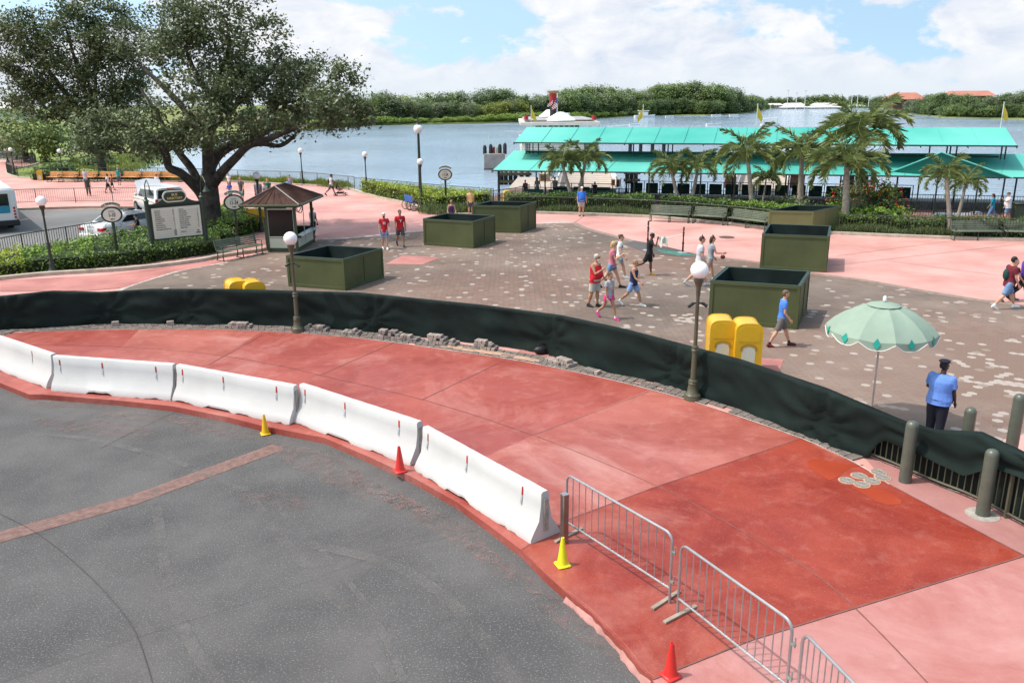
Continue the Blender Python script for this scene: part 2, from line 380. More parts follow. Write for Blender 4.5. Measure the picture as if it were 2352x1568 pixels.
# land: everything up to the fences, then its edge drops into the lake
backbed = offset(curb[14:], 4.2)
land = [(-900, -8), (90, -8), (90, 36)]+[tuple(p) for p in backbed[::-1]]+[(D(-1.0, -4).x, D(-1, -4).y)]+[(p.x, p.y) for p in offset(fenl[::-1], -.5)]+[(fenleft[-1].x, fenleft[-1].y+2.0), (-41.5, 91), (-60, 112), (-95, 190), (-150, 330), (-900, 330)]
mb = MB(); mb.prism(land, -3.4, -.16); struct('ground', mb, m_soil, True)
# road sheets sit low, pavements are raised slabs with real kerb faces
road = e_red+e_fl+[Vector((8, -4, 0)), Vector((-60, -4, 0)), Vector((-60, 16, 0))]
mb = MB(); mb.sheet([(8, -5), (8, 9.5)]+[(p.x+.3, p.y+.5) for p in (e_fl[::-1]+e_red[::-1][1:])]+[(-70, 22), (-70, -5)], -.13); struct('road', mb, m_asph)
bus = [(p.x, p.y) for p in offset(busk, .2)]+[(p.x, p.y) for p in offset(nearf[::-1], .2)]+[(-120, 30), (-120, 60)]
mb = MB(); mb.sheet(bus, -.13); struct('bus_road', mb, m_asph2)
# plaza slab (pink), from the red apron to the kerb of the beds
pl = [(p.x, p.y) for p in i_red]
def slab(name, poly, m, z=0.0, zb=-.2):
    mb = MB(); mb.prism(poly, zb, z); return struct(name, mb, m, True)
west = [(-90, 70)]+[(p.x, p.y) for p in busk]+[(p.x, p.y) for p in nearf[::-1][1:]]
plaza = [(-46, 18.0)]+[(p.x, p.y) for p in GP([(0, 772), (42, 763), (250, 757), (500, 757), (690, 765), (850, 780), (1000, 800), (1200, 830), (1400, 872), (1500, 897), (1600, 925), (1840, 1007), (1970, 1067), (2042, 1113), (2352, 1275), (2600, 1400)])]+[(70, 8)]
plaza += [(p.x, p.y) for p in curb[::-1]]+[(p.x, p.y) for p in loop[::-1][1:]]+[(-120, 133), (-120, 62)]
plaza += [(p.x, p.y) for p in busk]+[(p.x, p.y) for p in nearf[::-1][1:]]
slab('plaza_paving', plaza, m_pink)
# red concrete apron in slabs
J = [GP([(480, 838), (602, 770)]), GP([(735, 862), (905, 787)]), GP([(970, 918), (1165, 825)]), GP([(1225, 1000), (1490, 900)]), GP([(1510, 1117), (1840, 1007)])]
LJ = GP([(-200, 800), (0, 792), (240, 795), (470, 812), (650, 842), (735, 862), (970, 918), (1225, 1000), (1510, 1117), (1720, 1230), (1900, 1340), (2130, 1568), (2250, 1720)])
mb = MB(); apron = [(p.x, p.y) for p in e_red+GP([(1300, 1361), (1360, 1410), (1428, 1482), (1470, 1535), (1500, 1561), (1725, 1470), (2352, 1278), (2042, 1113)])+i_red[::-1][1:]]
mb.prism(apron, -.2, .004); struct('red_apron', mb, m_red[2], True)
def sheet(name, pts, m, z): mb = MB(); mb.sheet(GP(pts), z); return struct(name, mb, m)
sheet('red_slab', [(1840, 1007), (1970, 1067), (2042, 1113), (2352, 1277), (1725, 1470), (1500, 1560), (1470, 1534), (1428, 1481), (1360, 1409), (1300, 1360), (1250, 1315), (1198, 1262), (1310, 1192), (1510, 1117)], m_red[0], .008)
sheet('dusty_slab', [(1225, 1000), (1490, 896), (1600, 925), (1840, 1007), (1510, 1117), (1310, 1192), (1220, 1230), (1100, 1160), (1000, 1100)], m_red[1], .008)
sheet('dusty_slab_west', [(320, 757), (602, 762), (480, 838), (330, 880), (240, 840)], m_red[1], .008)
slab('pink_slab', [(p.x, p.y) for p in GP([(1500, 1561), (1725, 1470), (2352, 1278), (2600, 1200), (3300, 1500), (2600, 2300), (1900, 2100), (1720, 1900), (1600, 1700)])], m_red[3], .002)
sheet('kerbside_slab', [(2042, 1113), (1985, 1050), (2150, 1100), (2352, 1180), (2600, 1290), (2600, 1400), (2352, 1276)], m_red[4], .006)
mb = MB()
for a, b in J: mb.strip([a, b], .02, .012)
mb.strip(smooth_line(LJ), .018, .0125)
mb.strip(GP([(1198, 1262), (1310, 1192), (1510, 1117), (1840, 1007)]), .018, .013); mb.strip(GP([(1500, 1560), (1725, 1470), (2352, 1277)]), .022, .013)
mb.strip(GP([(2042, 1113), (2352, 1276)]), .03, .0135)
mb.strip(GP([(1210, 1560+40), (1900, 1340)])[1:]+GP([(2130, 1568)]), .02, .014) if False else None
struct('concrete_joints', mb, m_joint)
# kerb stone face, red, a lip proud of the apron edge; white strip along the far edge
mb = MB(); mb.strip(smooth_line(i_red, 3), .028, .016); struct('edge_strips', mb, mat('dusty_edge', (.50, .42, .39), .8, .3, 3))
mb = MB()
fl = smooth_line(e_fl[:5], 6)
fl = dense(fl, .12); L1 = offset(fl, .05); L2 = [p+Vector((random.uniform(-.04, .02), random.uniform(-.03, .02))) for p in offset(fl, -.03)]
for i in range(len(fl)-1): mb.add([(L1[i].x, L1[i].y, .010), (L1[i+1].x, L1[i+1].y, .010), (L2[i+1].x, L2[i+1].y, -.125), (L2[i].x, L2[i].y, -.125)], [(0, 1, 2, 3)])
struct('mortar_edge', mb, m_jointl)
# asphalt markings: brick band, seams, spilt mortar dust
m_band = mat('road_brick_band', (.19, .105, .09), .9, .25, 8, .3, 60)
mb = MB(); mb.strip(GP([(-120, 1264), (0, 1233), (300, 1150), (640, 1026)], -.13), .42, -.124); mb.strip(GP([(20, 1250), (0, 1233)], -.13), .1, -.122) if False else None
struct('brick_band', mb, m_band)
m_bandl = mat('band_joint', (.28, .24, .22), .9, .2, 8)
mb = MB(); bl = GP([(-120, 1264), (0, 1233), (300, 1150), (640, 1026)], -.13)
for o_ in (-.14, -.07, 0, .07, .14): mb.strip([Vector((p.x, p.y, 0)) for p in offset(bl, o_)], .007, -.120)
struct('brick_band_joints', mb, m_bandl)
m_crack = mat('road_seam', (.06, .058, .058), .9)
mb = MB(); mb.strip(smooth_line(GP([(-60, 1150), (0, 1180), (90, 1228), (180, 1300), (250, 1370), (310, 1450), (350, 1568), (365, 1640)], -.13)), .012, -.118)
mb.strip(smooth_line(GP([(860, 1268), (1000, 1240), (1120, 1210)], -.13)), .004, -.118); mb.strip(smooth_line(GP([(420, 1430), (640, 1360), (900, 1262)], -.13)), .004, -.118); mb.strip(smooth_line(GP([(0, 1568), (200, 1500), (420, 1430)], -.13)), .004, -.118)
mb.strip(smooth_line(GP([(230, 1030), (320, 985), (420, 938)], -.13)), .012, -.118)
struct('road_seams', mb, m_crack)
def blotch(cx, cy, rx, ry, z, n=26, seed=1, rot=0):
    c = G(cx, cy, z); out = []
    for k in range(n):
        w = 2*math.pi*k/n; r = 1+.42*mnoise.noise(Vector((math.cos(w)*1.4, math.sin(w)*1.4, seed)))+.18*mnoise.noise(Vector((math.cos(w)*5, math.sin(w)*5, seed+3)))
        x, y = rx*r*math.cos(w), ry*r*math.sin(w); out.append((c.x+x*math.cos(rot)-y*math.sin(rot), c.y+x*math.sin(rot)+y*math.cos(rot)))
    return out
m_mort = mat('spilt_mortar', (.17, .125, .115), .9, .3, 5, 0, col2=(.27, .16, .145)); nt_, N_, L_, p_ = nodes(m_mort)
tcx = N_('ShaderNodeTexCoord'); nx = N_('ShaderNodeTexNoise'); nx.inputs['Scale'].default_value = 6; nx.inputs['Detail'].default_value = 8; nx.inputs['Roughness'].default_value = .75; L_(tcx.outputs['Object'], nx.inputs[0])
rx_ = N_('ShaderNodeMapRange'); rx_.inputs[1].default_value = .42; rx_.inputs[2].default_value = .80; rx_.inputs[4].default_value = .55; L_(nx.outputs[0], rx_.inputs[0]); L_(rx_.outputs[0], p_.inputs['Alpha'])
mb = MB()
for i, (cx, cy, a, b, r) in enumerate([(230, 985, 1.7, .35, -.3), (640, 1150, .8, .3, -.3), (760, 1085, 2.2, .38, -.75), (880, 1130, 1.3, .22, -.8), (1000, 1200, 1.5, .3, -.85), (340, 960, 1.6, .2, -.2), (500, 990, 1.2, .25, -.4), (1150, 1300, 1.0, .18, -.9), (1330, 1440, 1.2, .2, -.95), (150, 930, 1.2, .2, -.1)]):
    mb.sheet(blotch(cx, cy, a, b, -.13, 30, i, r), -.115+.0005*i)
struct('mortar_stains', mb, m_mort)
m_tyre_mark = mat('tyre_scuffs', (.22, .20, .19), .9, .2, 2, 0); nt_, N_, L_, p_ = nodes(m_tyre_mark); tcx = N_('ShaderNodeTexCoord'); nx = N_('ShaderNodeTexNoise'); nx.inputs['Scale'].default_value = 1.3; nx.inputs['Detail'].default_value = 9; nx.inputs['Roughness'].default_value = .8; L_(tcx.outputs['Object'], nx.inputs[0])
rx_ = N_('ShaderNodeMapRange'); rx_.inputs[1].default_value = .40; rx_.inputs[2].default_value = .75; rx_.inputs[4].default_value = .5; L_(nx.outputs[0], rx_.inputs[0]); L_(rx_.outputs[0], p_.inputs['Alpha'])
mb = MB()
for i, (ln_, w_) in enumerate([([(560, 1120), (640, 1230), (740, 1340), (830, 1450), (900, 1568)], .18), ([(350, 1100), (370, 1230), (390, 1360), (440, 1480), (520, 1600)], .16), ([(640, 1170), (760, 1290), (860, 1420), (930, 1568)], .10), ([(60, 1000), (200, 1010), (400, 1060), (560, 1130)], .15), ([(700, 1250), (900, 1300), (1050, 1400), (1200, 1600)], .2)]):
    mb.strip(smooth_line(GP(ln_, -.13), 5), w_, -.108+.001*i)
struct('tyre_scuffs', mb, m_tyre_mark)
# wet patches and light patches on the red concrete
m_wet = mat('wet_red_concrete', (.33, .05, .022), .3, .1, 1, spec=.6)
for i, (pts) in enumerate([[(1853, 1062), (1862, 1055), (1880, 1054), (1905, 1060), (1945, 1066), (1985, 1068), (1950, 1076), (1925, 1095), (1905, 1104), (1880, 1090), (1858, 1075)],
                           [(1955, 1105), (1985, 1118), (2020, 1122), (2050, 1135), (2070, 1150), (2068, 1159), (2040, 1160), (2010, 1152), (1985, 1136), (1960, 1122)]]):
    sheet('wet_patch', pts, m_wet, .0115)
# paver strip under the fabric fence
m_pav = mat('grey_paver_strip', (.17, .145, .13), .9, .25, 6, .4, 60)
pin = [Vector((p.x, p.y, 0)) for p in offset(i_red[2:15], .04)]; pout = [Vector((p.x, p.y, 0)) for p in offset(i_red[2:15], .62)]
mb = MB()
L1 = dense(pin, .21); L2 = dense(pout, .21*sum((b-a).length for a, b in zip(pout, pout[1:]))/sum((b-a).length for a, b in zip(pin, pin[1:])))
for i in range(min(len(L1), len(L2))-1):
    a, b, c, d = L1[i], L1[i+1], L2[i+1], L2[i]
    for k in range(5):
        if random.random() < .05: continue
        f = lambda t, s: a.lerp(d, t).lerp(b.lerp(c, t), s)
        t0, t1 = k/5+.012, (k+1)/5-.012; z = .012+random.uniform(0, .008)
        mb.prism([f(t0, .05)[:2], f(t0, .95)[:2], f(t1, .95)[:2], f(t1, .05)[:2]], 0.0, z+.02)
struct('paver_border', mb, m_pav, True)
m_dirt = mat('bare_sand', (.42, .27, .19), .95, .2, 4, .4, 30)
sheet('sand_trench', [(1010, 799), (1020, 792), (1130, 808), (1240, 828), (1235, 835), (1150, 820)], m_dirt, .036)
# ------------------------------------------------------------------ hexagon pavers
HEX = [(250, 690), (285, 662), (395, 627), (450, 615), (510, 605), (610, 578), (740, 550), (804, 547), (973, 531), (1100, 520), (1232, 514), (1318, 512), (1335, 521), (1370, 532), (1413, 543), (1452, 554), (1520, 568), (1595, 585), (1738, 603), (1868, 629), (1980, 644), (2099, 665), (2242, 689), (2352, 704), (2650, 770), (2700, 900), (2400, 985), (2292, 1011), (2240, 1060), (2235, 1150), (2070, 1065), (1990, 1020), (1870, 975), (1750, 935), (1600, 895), (1500, 862), (1350, 825), (1240, 795), (1100, 775), (900, 752), (680, 738), (450, 730)]
hexp = [(p.x, p.y) for p in GP(HEX)]
m_grout = mat('paver_grout', (.25, .21, .19), .95, .2, 1.5)
mb = MB(); mb.sheet(hexp, .004); struct('paver_bed', mb, m_grout)
def hexes():
    S = .124; V = []; T = []; w = 1.5*S; h = math.sqrt(3)*S; g = S-.004
    xs = [p[0] for p in hexp]; ys = [p[1] for p in hexp]
    for i in range(int(min(xs)/w)-1, int(max(xs)/w)+2):
        for j in range(int(min(ys)/h)-1, int(max(ys)/h)+2):
            x = i*w; y = (j+.5*(i % 2))*h
            if not inpoly(hexp, x, y): continue
            V.append([(x+g*math.cos(math.pi/3*k), y+g*math.sin(math.pi/3*k), .008) for k in range(6)])
            near = max(0, min(1, (30-y)/18))*max(0, min(1, (x+1)/7)); cl = mnoise.noise(Vector((x*.45, y*.45, 2)))
            pl_ = .04+.07*near+(.38*near if cl > .36 else 0)
            r = random.random()
            T.append((.93+.07*random.random()) if r < pl_*.9 else (.80 if r < pl_*1.25 else min(.6, max(0, .3+.9*mnoise.noise(Vector((x*.12, y*.12, 7)))+random.uniform(-.2, .2)))))
    n = len(V); me = bpy.data.meshes.new('hexagon_paving'); vs = np.array(V, np.float32)
    me.vertices.add(6*n); me.vertices.foreach_set('co', vs.ravel()); me.loops.add(6*n); me.loops.foreach_set('vertex_index', np.arange(6*n, dtype=np.int32))
    me.polygons.add(n); me.polygons.foreach_set('loop_start', np.arange(0, 6*n, 6, dtype=np.int32)); me.update(calc_edges=True)
    a = me.attributes.new('tone', 'FLOAT', 'FACE'); a.data.foreach_set('value', np.array(T, np.float32))
    m = mat('hexagon_paver', (.3, .2, .17), .85, 0, 1, .25, 50); nt, N, L, p = nodes(m)
    at = N('ShaderNodeAttribute'); at.attribute_name = 'tone'; cr = N('ShaderNodeValToRGB'); L(at.outputs['Fac'], cr.inputs[0])
    e = cr.color_ramp.elements; e[0].position = 0; e[0].color = (.125, .095, .078, 1); e[1].position = 1; e[1].color = (.38, .32, .285, 1)
    for q, c in ((.25, (.155, .108, .086)), (.45, (.185, .11, .085)), (.62, (.20, .132, .104)), (.70, (.26, .195, .15)), (.86, (.27, .21, .165)), (.92, (.35, .295, .26))):
        x = e.new(q); x.color = c+(1,)
    tc = N('ShaderNodeTexCoord'); n1 = N('ShaderNodeTexNoise'); n1.inputs['Scale'].default_value = .18; n1.inputs['Detail'].default_value = 8; n1.inputs['Roughness'].default_value = .65; L(tc.outputs['Object'], n1.inputs[0])
    mr = N('ShaderNodeMapRange'); mr.inputs[1].default_value = .45; mr.inputs[2].default_value = .75; mr.inputs[4].default_value = .6; L(n1.outputs[0], mr.inputs[0])
    q = N('ShaderNodeMix'); q.data_type = 'RGBA'; L(mr.outputs[0], q.inputs[0]); L(cr.outputs[0], q.inputs[6]); q.inputs[7].default_value = (.34, .27, .225, 1)
    L(q.outputs[2], p.inputs['Base Color']); me.materials.append(m)
    o = link('hexagon_paving', me); o['kind'] = 'structure'
hexes()
# grey border course round the hexagons, pink pads, plaza joints
m_bord = mat('grey_border_pavers', (.36, .32, .29), .9, .2, 5, .3, 60, col2=(.50, .44, .41))
mb = MB(); mb.strip(smooth_line(GP([(250, 690), (285, 662), (395, 627), (450, 615), (510, 605)])), .22, .013); mb.strip(smooth_line(GP([(740, 550), (804, 547), (973, 531), (1232, 514), (1318, 512)])), .3, .013)
struct('light_border', mb, m_bord)
m_bord2 = mat('brown_border_pavers', (.24, .18, .15), .9, .2, 5, .3, 60)
mb = MB(); mb.strip(smooth_line(GP([(1318, 512), (1335, 521), (1370, 532), (1413, 543), (1452, 554), (1520, 568), (1595, 585), (1738, 603), (1868, 629), (1980, 644), (2099, 665), (2242, 689), (2352, 704), (2650, 770)])), .38, .0135); struct('brown_border', mb, m_bord2)
sheet('pink_pad', [(885, 607), (925, 587), (1012, 592), (970, 608)], m_pinkd, .014)
sheet('pink_pad', [(1690, 850), (1705, 820), (1800, 826), (1785, 868)], m_pinkd, .014)
sheet('pink_pad', [(1185, 812), (1200, 801), (1300, 812), (1290, 836)], m_pinkd, .0145)
m_dk = mat('wet_brown_repair', (.10, .06, .045), .3, .2, 2)
sheet('repair_patch', [(1432, 561), (1456, 553), (1500, 560), (1560, 574), (1620, 590), (1560, 590), (1490, 583)], m_dk, .0145)
m_gn = mat('green_paint', (.05, .17, .13), .6, .3, 4)
sheet('green_paint', [(1502, 572), (1545, 576), (1600, 587), (1560, 588), (1520, 580)], m_gn, .016)
mb = MB(); mb.sheet(GP([(0, 670), (0, 645), (250, 632), (500, 598), (510, 604), (395, 626), (285, 661), (200, 668)]), .0145); struct('rose_walk', mb, m_pinkd)
mb = MB()
for a, b in [((1924, 588), (2190, 553)), ((1870, 615), (2352, 560)), ((905, 470), (1232, 512)), ((740, 540), (1010, 500)), ((0, 430), (190, 465)), ((560, 440), (520, 500)), ((1318, 512), (1345, 494)), ((1560, 560), (1900, 540)), ((2040, 600), (2352, 640)), ((120, 660), (170, 640))]:
    mb.strip(GP([a, b]), .03, .0155)
struct('plaza_joints', mb, mat('plaza_joint', (.36, .16, .14), .85))
# kerbs (raised 0.13)
def kerb(name, line, w=.28, h=.13, m=m_curb):
    L = smooth_line(line, 3); mb = MB(); A = offset(L, .0); B = offset(L, w)
    for i in range(len(L)-1): mb.prism([A[i], A[i+1], B[i+1], B[i]], -.15, h, caps=True)
    o = mb.build(name, m); bm = bmesh.new(); bm.from_mesh(o.data); bmesh.ops.remove_doubles(bm, verts=bm.verts, dist=.0005)
    dead = [f for f in bm.faces if len([1 for e in f.edges if len(e.link_faces) > 2]) >= 4]; bmesh.ops.delete(bm, geom=dead, context='FACES_ONLY'); bm.to_mesh(o.data); bm.free()
    o['kind'] = 'structure'; return o
kerb('plaza_kerb', curb); kerb('promenade_kerb', loop)
kerb('bus_road_kerb', [p+Vector((0, 0, 0)) for p in busk], .22, .02)
BED = [(-300, 665), (-100, 655), (0, 644), (100, 634), (200, 628), (300, 621), (400, 610), (470, 600), (510, 592), (600, 578), (612, 574)]
bedl = GP(BED); kerb('bed_kerb', bedl, .28, .14)
# bus road lines
m_rl = mat('faded_red_line', (.33, .16, .14), .9, .2, 2); m_yl = mat('faded_yellow_line', (.5, .42, .25), .9, .2, 2)
mb = MB(); mb.strip(GP([(20, 510), (130, 488), (260, 478)], -.13), .16, -.124); mb.strip(GP([(0, 583), (80, 575), (160, 572), (300, 566)], -.13), .16, -.124); struct('red_road_lines', mb, m_rl)
mb = MB(); mb.strip([p for p in GP([(0, 487), (100, 483), (200, 480), (300, 480), (400, 485)], -.13)], .12, -.122); mb.strip(GP([(35, 508), (65, 503)], -.13), .35, -.121); struct('pale_road_lines', mb, m_yl)
# dock floor
m_dock = mat('dock_brick', (.17, .085, .075), .8, .2, 2, .3, 30, col2=(.22, .12, .105)); m_dockl = mat('dock_concrete', (.50, .42, .37), .85, .1, 1)
mb = MB(); mb.prism([D(-1.2, 9.6)[:2], D(-1.2, -5)[:2], D(12, -9.5)[:2], D(30, -15)[:2], D(70, -17)[:2], D(90, -17)[:2], D(90, 9.6)[:2]], -3.4, DFZ); struct('dock_floor', mb, m_dock, True)
mb = MB(); mb.sheet([D(9, 7.0)[:2], D(90, 7.0)[:2], D(90, 9.55)[:2], D(9, 9.55)[:2]], DFZ+.005); struct('dock_edge', mb, m_dockl)
sheet_wet = MB(); sheet_wet.sheet([G(x, y, DFZ) for x, y in [(2125, 492), (2160, 488), (2210, 489), (2245, 485), (2262, 490), (2215, 495), (2170, 496)]], DFZ+.006); struct('puddle', sheet_wet, mat('puddle_water', (.05, .05, .06), .03))
# left bank, running down to the water
WL = [(309, 384), (340, 368), (366, 355), (382, 350), (440, 335), (500, 320), (560, 308), (640, 300), (720, 296), (760, 294)]
wl = GP(WL, -1.8); top = GP([(402, 413), (300, 413), (167, 412), (120, 395), (130, 370), (150, 350), (200, 330), (260, 312), (300, 305), (330, 300)])
mb = MB(); a = smooth_line([Vector((fenleft[-1].x+1, fenleft[-1].y+.6, -1.8))]+wl, 5); b = smooth_line([Vector((p.x, p.y, -.1)) for p in top]+[Vector((-150, 330, -.1))], 5)
n = min(len(a), len(b))
for i in range(n-1):
    for k in range(6):
        f = lambda i_, t: a[i_].lerp(b[i_], t)+Vector((0, 0, .25*mnoise.noise(Vector((i_*.5, t*5, 1)))*(0 < t < 1)))
        mb.add([f(i, k/6), f(i+1, k/6), f(i+1, (k+1)/6), f(i, (k+1)/6)], [(0, 1, 2, 3)], 0, True)
struct('grass_bank', mb, m_bankg, True)
mb = MB(); mb.prism([(-900, 135), (-90, 135), (-62, 118), (-80, 170), (-100, 250), (-150, 345), (-900, 345)], -2, -.05); struct('west_meadow', mb, m_grass, True)
mb = MB(); lp = [(p.x, p.y) for p in offset(loop[3:], .3)]; mb.prism(lp+[(p.x, p.y) for p in offset(fenleft, .25)]+[(-50, 95), (-62, 120), (-75, 135)], -.2, -.01); struct('loop_lawn', mb, m_grass, True)
# far shores
FS = [(600, 304), (700, 299), (850, 289), (950, 287), (1100, 284), (1200, 281), (1300, 278), (1450, 268), (1550, 265), (1642, 265), (1714, 260), (1768, 251)]
fs = GP(FS, -1.8)
mb = MB(); A = smooth_line(fs, 4)
outer = [(-480, 420)]+[(p.x, p.y) for p in A]+[(fs[-1].x+20, 760), (-700, 900)]
mb.prism(outer, -3, -1.55); struct('far_shore', mb, m_bankg, True)
mb = MB(); mr_ = GP([(1768, 250), (1900, 249), (2030, 249), (2060, 254), (2090, 262), (2164, 270), (2260, 273), (2352, 274), (2700, 278)], -1.8)
mb.prism([(p.x, p.y) for p in mr_]+[(1500, 500), (1800, 2600), (-1500, 2600), (-1500, 850), (fs[-1].x-60, 720)], -3, -1.5); struct('distant_shore', mb, m_bankg, True)
# ------------------------------------------------------------------ common object materials
m_barr = mat('white_barrier_paint', (.50, .495, .49), .6, .02, .8, .12, 12, col2=(.54, .535, .53))
m_redt = mat('red_reflector', (.45, .01, .01), .4); m_silv = mat('silver_reflector', (.45, .48, .5), .35, metal=.3)
m_conc = mat('chipped_concrete', (.34, .31, .28), .9, .2, 6, .5, 30)
m_screen = mat('black_screen_fabric', (.007, .013, .012), .8, .12, .8, .15, 140, spec=.15, col2=(.010, .019, .017))
m_olive = mat('olive_paint', (.085, .085, .055), .38, .10, 3, spec=.5)
m_olived = mat('dark_olive_paint', (.028, .04, .026), .4, .1, 3)
m_globe = mat('white_globe', (.86, .86, .85), .25, .01, spec=.5)
m_green = mat('plywood_green', (.062, .072, .026), .6, .07, .8, .06, 30, col2=(.074, .086, .032))
m_yel = mat('bin_yellow', (.68, .39, .02), .38, .06, 2, coat=.15)
m_gold = mat('bin_ochre', (.42, .24, .03), .5); m_cream = mat('bin_cream', (.62, .60, .50), .5, .04)
m_black = mat('black_matte', (.012, .012, .014), .5); m_steel = mat('galvanised_steel', (.42, .42, .43), .38, .12, 5, metal=.7)
m_bench = mat('bench_green', (.12, .14, .10), .45, .1, 4); m_benchd = mat('bench_frame', (.03, .042, .03), .45)
m_chrome = mat('chrome', (.6, .6, .6), .15, metal=1.0)
# ------------------------------------------------------------------ concrete barriers
def barrier(label, a, b, ta=None, wobble=0, marks=(.06, .42, .86), hgt=.82):
    A, B = G(*a), G(*b); L = (B-A).length; rz = math.atan2(B.y-A.y, B.x-A.x)
    t = thing('concrete_barrier', (A.x, A.y, .004), rz, label, 'barrier', 'white concrete barriers in a curved row')
    # local: x along, y away from the road; front foot at y=0
    prof = [(0, 0), (0, .05), (.055, .16), (.17, .33), (.215, .60), (.225, hgt-.03), (.25, hgt), (.35, hgt), (.375, hgt-.03), (.385, .60), (.43, .33), (.545, .16), (.6, .05), (.6, 0)]
    N_ = 40; vs = []; n = len(prof)
    for i in range(N_+1):
        x = L*i/N_
        for j, (y, z) in enumerate(prof):
            e = min(i, N_-i); dx = 0
            yy, zz = y, z
            if j in (0, 1):
                k = mnoise.noise(Vector((x*1.6, wobble, 3)))*.05+mnoise.noise(Vector((x*6, wobble, 9)))*.03
                zz = max(0, z+max(0, k)*1.3+(.05 if (wobble > 0 and .30 < i/N_ < .52) else 0)); yy = y+max(0, k)*.5
            if j in (5, 6, 7, 8): zz += mnoise.noise(Vector((x*5, wobble, 1)))*.005; yy += mnoise.noise(Vector((x*3, wobble, 5)))*.002
            if e == 0: dx = mnoise.noise(Vector((z*7, wobble, i)))*.02+(.018 if i == 0 else -.018)
            vs.append((x+dx, yy, zz))
    fs = [(i*n+k, i*n+(k+1) % n, (i+1)*n+(k+1) % n, (i+1)*n+k) for i in range(N_) for k in range(n)]+[tuple(range(n))[::-1], tuple(N_*n+k for k in range(n))]
    mb = MB(); mb.add(vs, fs); mb.build('barrier_body', m_barr, t)
    for f in marks:
        x = f*L
        p = thing_part(t, 'reflector_strip', MB().add([(x-.018, .215, .60), (x+.018, .215, .60), (x+.018, .226, .745), (x-.018, .226, .745)], [(0, 1, 2, 3)]).xf(Matrix.Translation((0, -.007, 0))), m_redt)
        MB().add([(x-.018, .17, .455), (x+.018, .17, .455), (x+.018, .21, .598), (x-.018, .21, .598)], [(0, 1, 2, 3)]).xf(Matrix.Translation((0, .0, .01))).build('reflector_tail', m_silv, p)
    mb = MB(); mb.box((0, .3, .45), (.06, .07, .5), mi=0); 
    MB().box((L-.004, .3, .42), (.02, .09, .55)).build('end_slot', m_conc, t)
    # chips showing bare concrete low on the face
    return t
def thing_part(t, name, mb, m): return mb.build(name, m, t)
barrier('white concrete barrier cut off by the left edge of the photo', (-150, 795), (108, 893), wobble=2.3, marks=(.48, .85))
barrier('white concrete barrier with a ragged notch in its foot, by the grey kerb drain', (116, 898), (393, 921), wobble=5.1)
barrier('white concrete barrier behind the yellow cone standing on the road', (395, 921), (666, 977), wobble=7.9)
barrier('white concrete barrier behind the red cone at the kerb', (673, 970), (944, 1071), wobble=11.2)
barrier('white concrete barrier at the near end of the row, chipped top corner', (950, 1079), (1221, 1251), wobble=14.4)
0 and barrier('white concrete barrier end showing behind the nearest barrier by the steel post', (1096, 1140), (1254, 1236), wobble=17.4, marks=())
# ------------------------------------------------------------------ cones
m_cy = mat('cone_yellow', (.75, .42, .01), .4, .06, 4); m_cy2 = mat('cone_lemon', (.78, .70, .02), .4, .06, 4); m_cr = mat('cone_red', (.62, .03, .025), .4, .06, 4)
def cone(px, py, z, ptop, m, label):
    p = G(px, py, z); h = AT(px, ptop, p.y).z-z
    t = thing('traffic_cone', p, random.uniform(0, .6), label, 'cone', 'traffic cones along the kerb')
    b = h*.23; MB().box((0, 0, .02), (2*b, 2*b, .04), bev=.02).build('cone_base', m, t)
    MB().lathe([(b*.80, .04), (b*.74, .06), (h*.055, h-.015), (h*.05, h), (h*.035, h), (h*.03, h-.05)], n=22).build('cone_body', m, t)
cone(610, 997, -.13, 952, m_cy, 'small yellow cone on the asphalt beside the red kerb')
cone(919, 1082, .004, 1025, m_cr, 'red cone on the kerb in front of the fourth barrier')
cone(1292, 1298, .004, 1234, m_cy2, 'lemon yellow cone at the foot of the steel post')
cone(1540, 1552, .004, 1476, m_cr, 'red cone at the bottom edge, on the pale slab corner')
# ------------------------------------------------------------------ steel post and crowd barricades
p0 = G(1296, 1246); t = thing('steel_post', p0, .5, 'square steel bollard post between the barriers and the crowd barricade', 'post')
MB().box((0, 0, .42), (.10, .10, .84), bev=.008).build('post_tube', mat('brushed_steel', (.30, .24, .21), .3, .2, 3, metal=.8), t); MB().box((0, 0, .845), (.104, .104, .012)).build('post_cap', m_steel, t)
def barricade(label, a, b, hh=1.05):
    A, B = G(*a), G(*b); L = (B-A).length; rz = math.atan2(B.y-A.y, B.x-A.x)
    t = thing('crowd_barricade', (A.x, A.y, .006), rz, label, 'barricade', 'steel crowd barricades across the red paving')
    r = .019; z0 = .23; c = .13
    arc = lambda cx, a0, a1: [(cx+c*math.cos(w), 0, hh-c+c*math.sin(w)) for w in [a0+(a1-a0)*i/5 for i in range(6)]]
    MB().tube([(0, 0, 0), (0, 0, hh-c)]+arc(c, math.pi, math.pi/2)+arc(L-c, math.pi/2, 0)+[(L, 0, 0)], r, 8).build('outer_frame', m_steel, t)
    MB().tube([(0, 0, z0), (L, 0, z0)], r*.9, 8).build('bottom_rail', m_steel, t)
    n = 14
    for i in range(1, n+1):
        x = L*i/(n+1); MB().tube([(x, 0, z0), (x, 0, hh-.008)], .0085, 6).build('bar', m_steel, t)
    wood = mat('barricade_foot', (.30, .25, .20), .7, .2, 8)
    for x in (.06, L-.06): MB().box((x, 0, .022), (.055, .62, .03), rot=.15).build('foot', wood, t)
    for z in (.35, .80): h = MB().box((L+.035, 0, z), (.06, .03, .035)).build('coupling_hook', m_green2, t); MB().tube([(L+.06, 0, z-.03), (L+.06, 0, z+.1)], .009, 6).build('pin', m_steel, h)
    return t
m_green2 = mat('green_tape', (.04, .22, .09), .5, .4, 14, col2=(.25, .25, .25))
barricade('steel crowd barricade next to the steel post', (1301, 1228), (1537, 1385), 1.06)
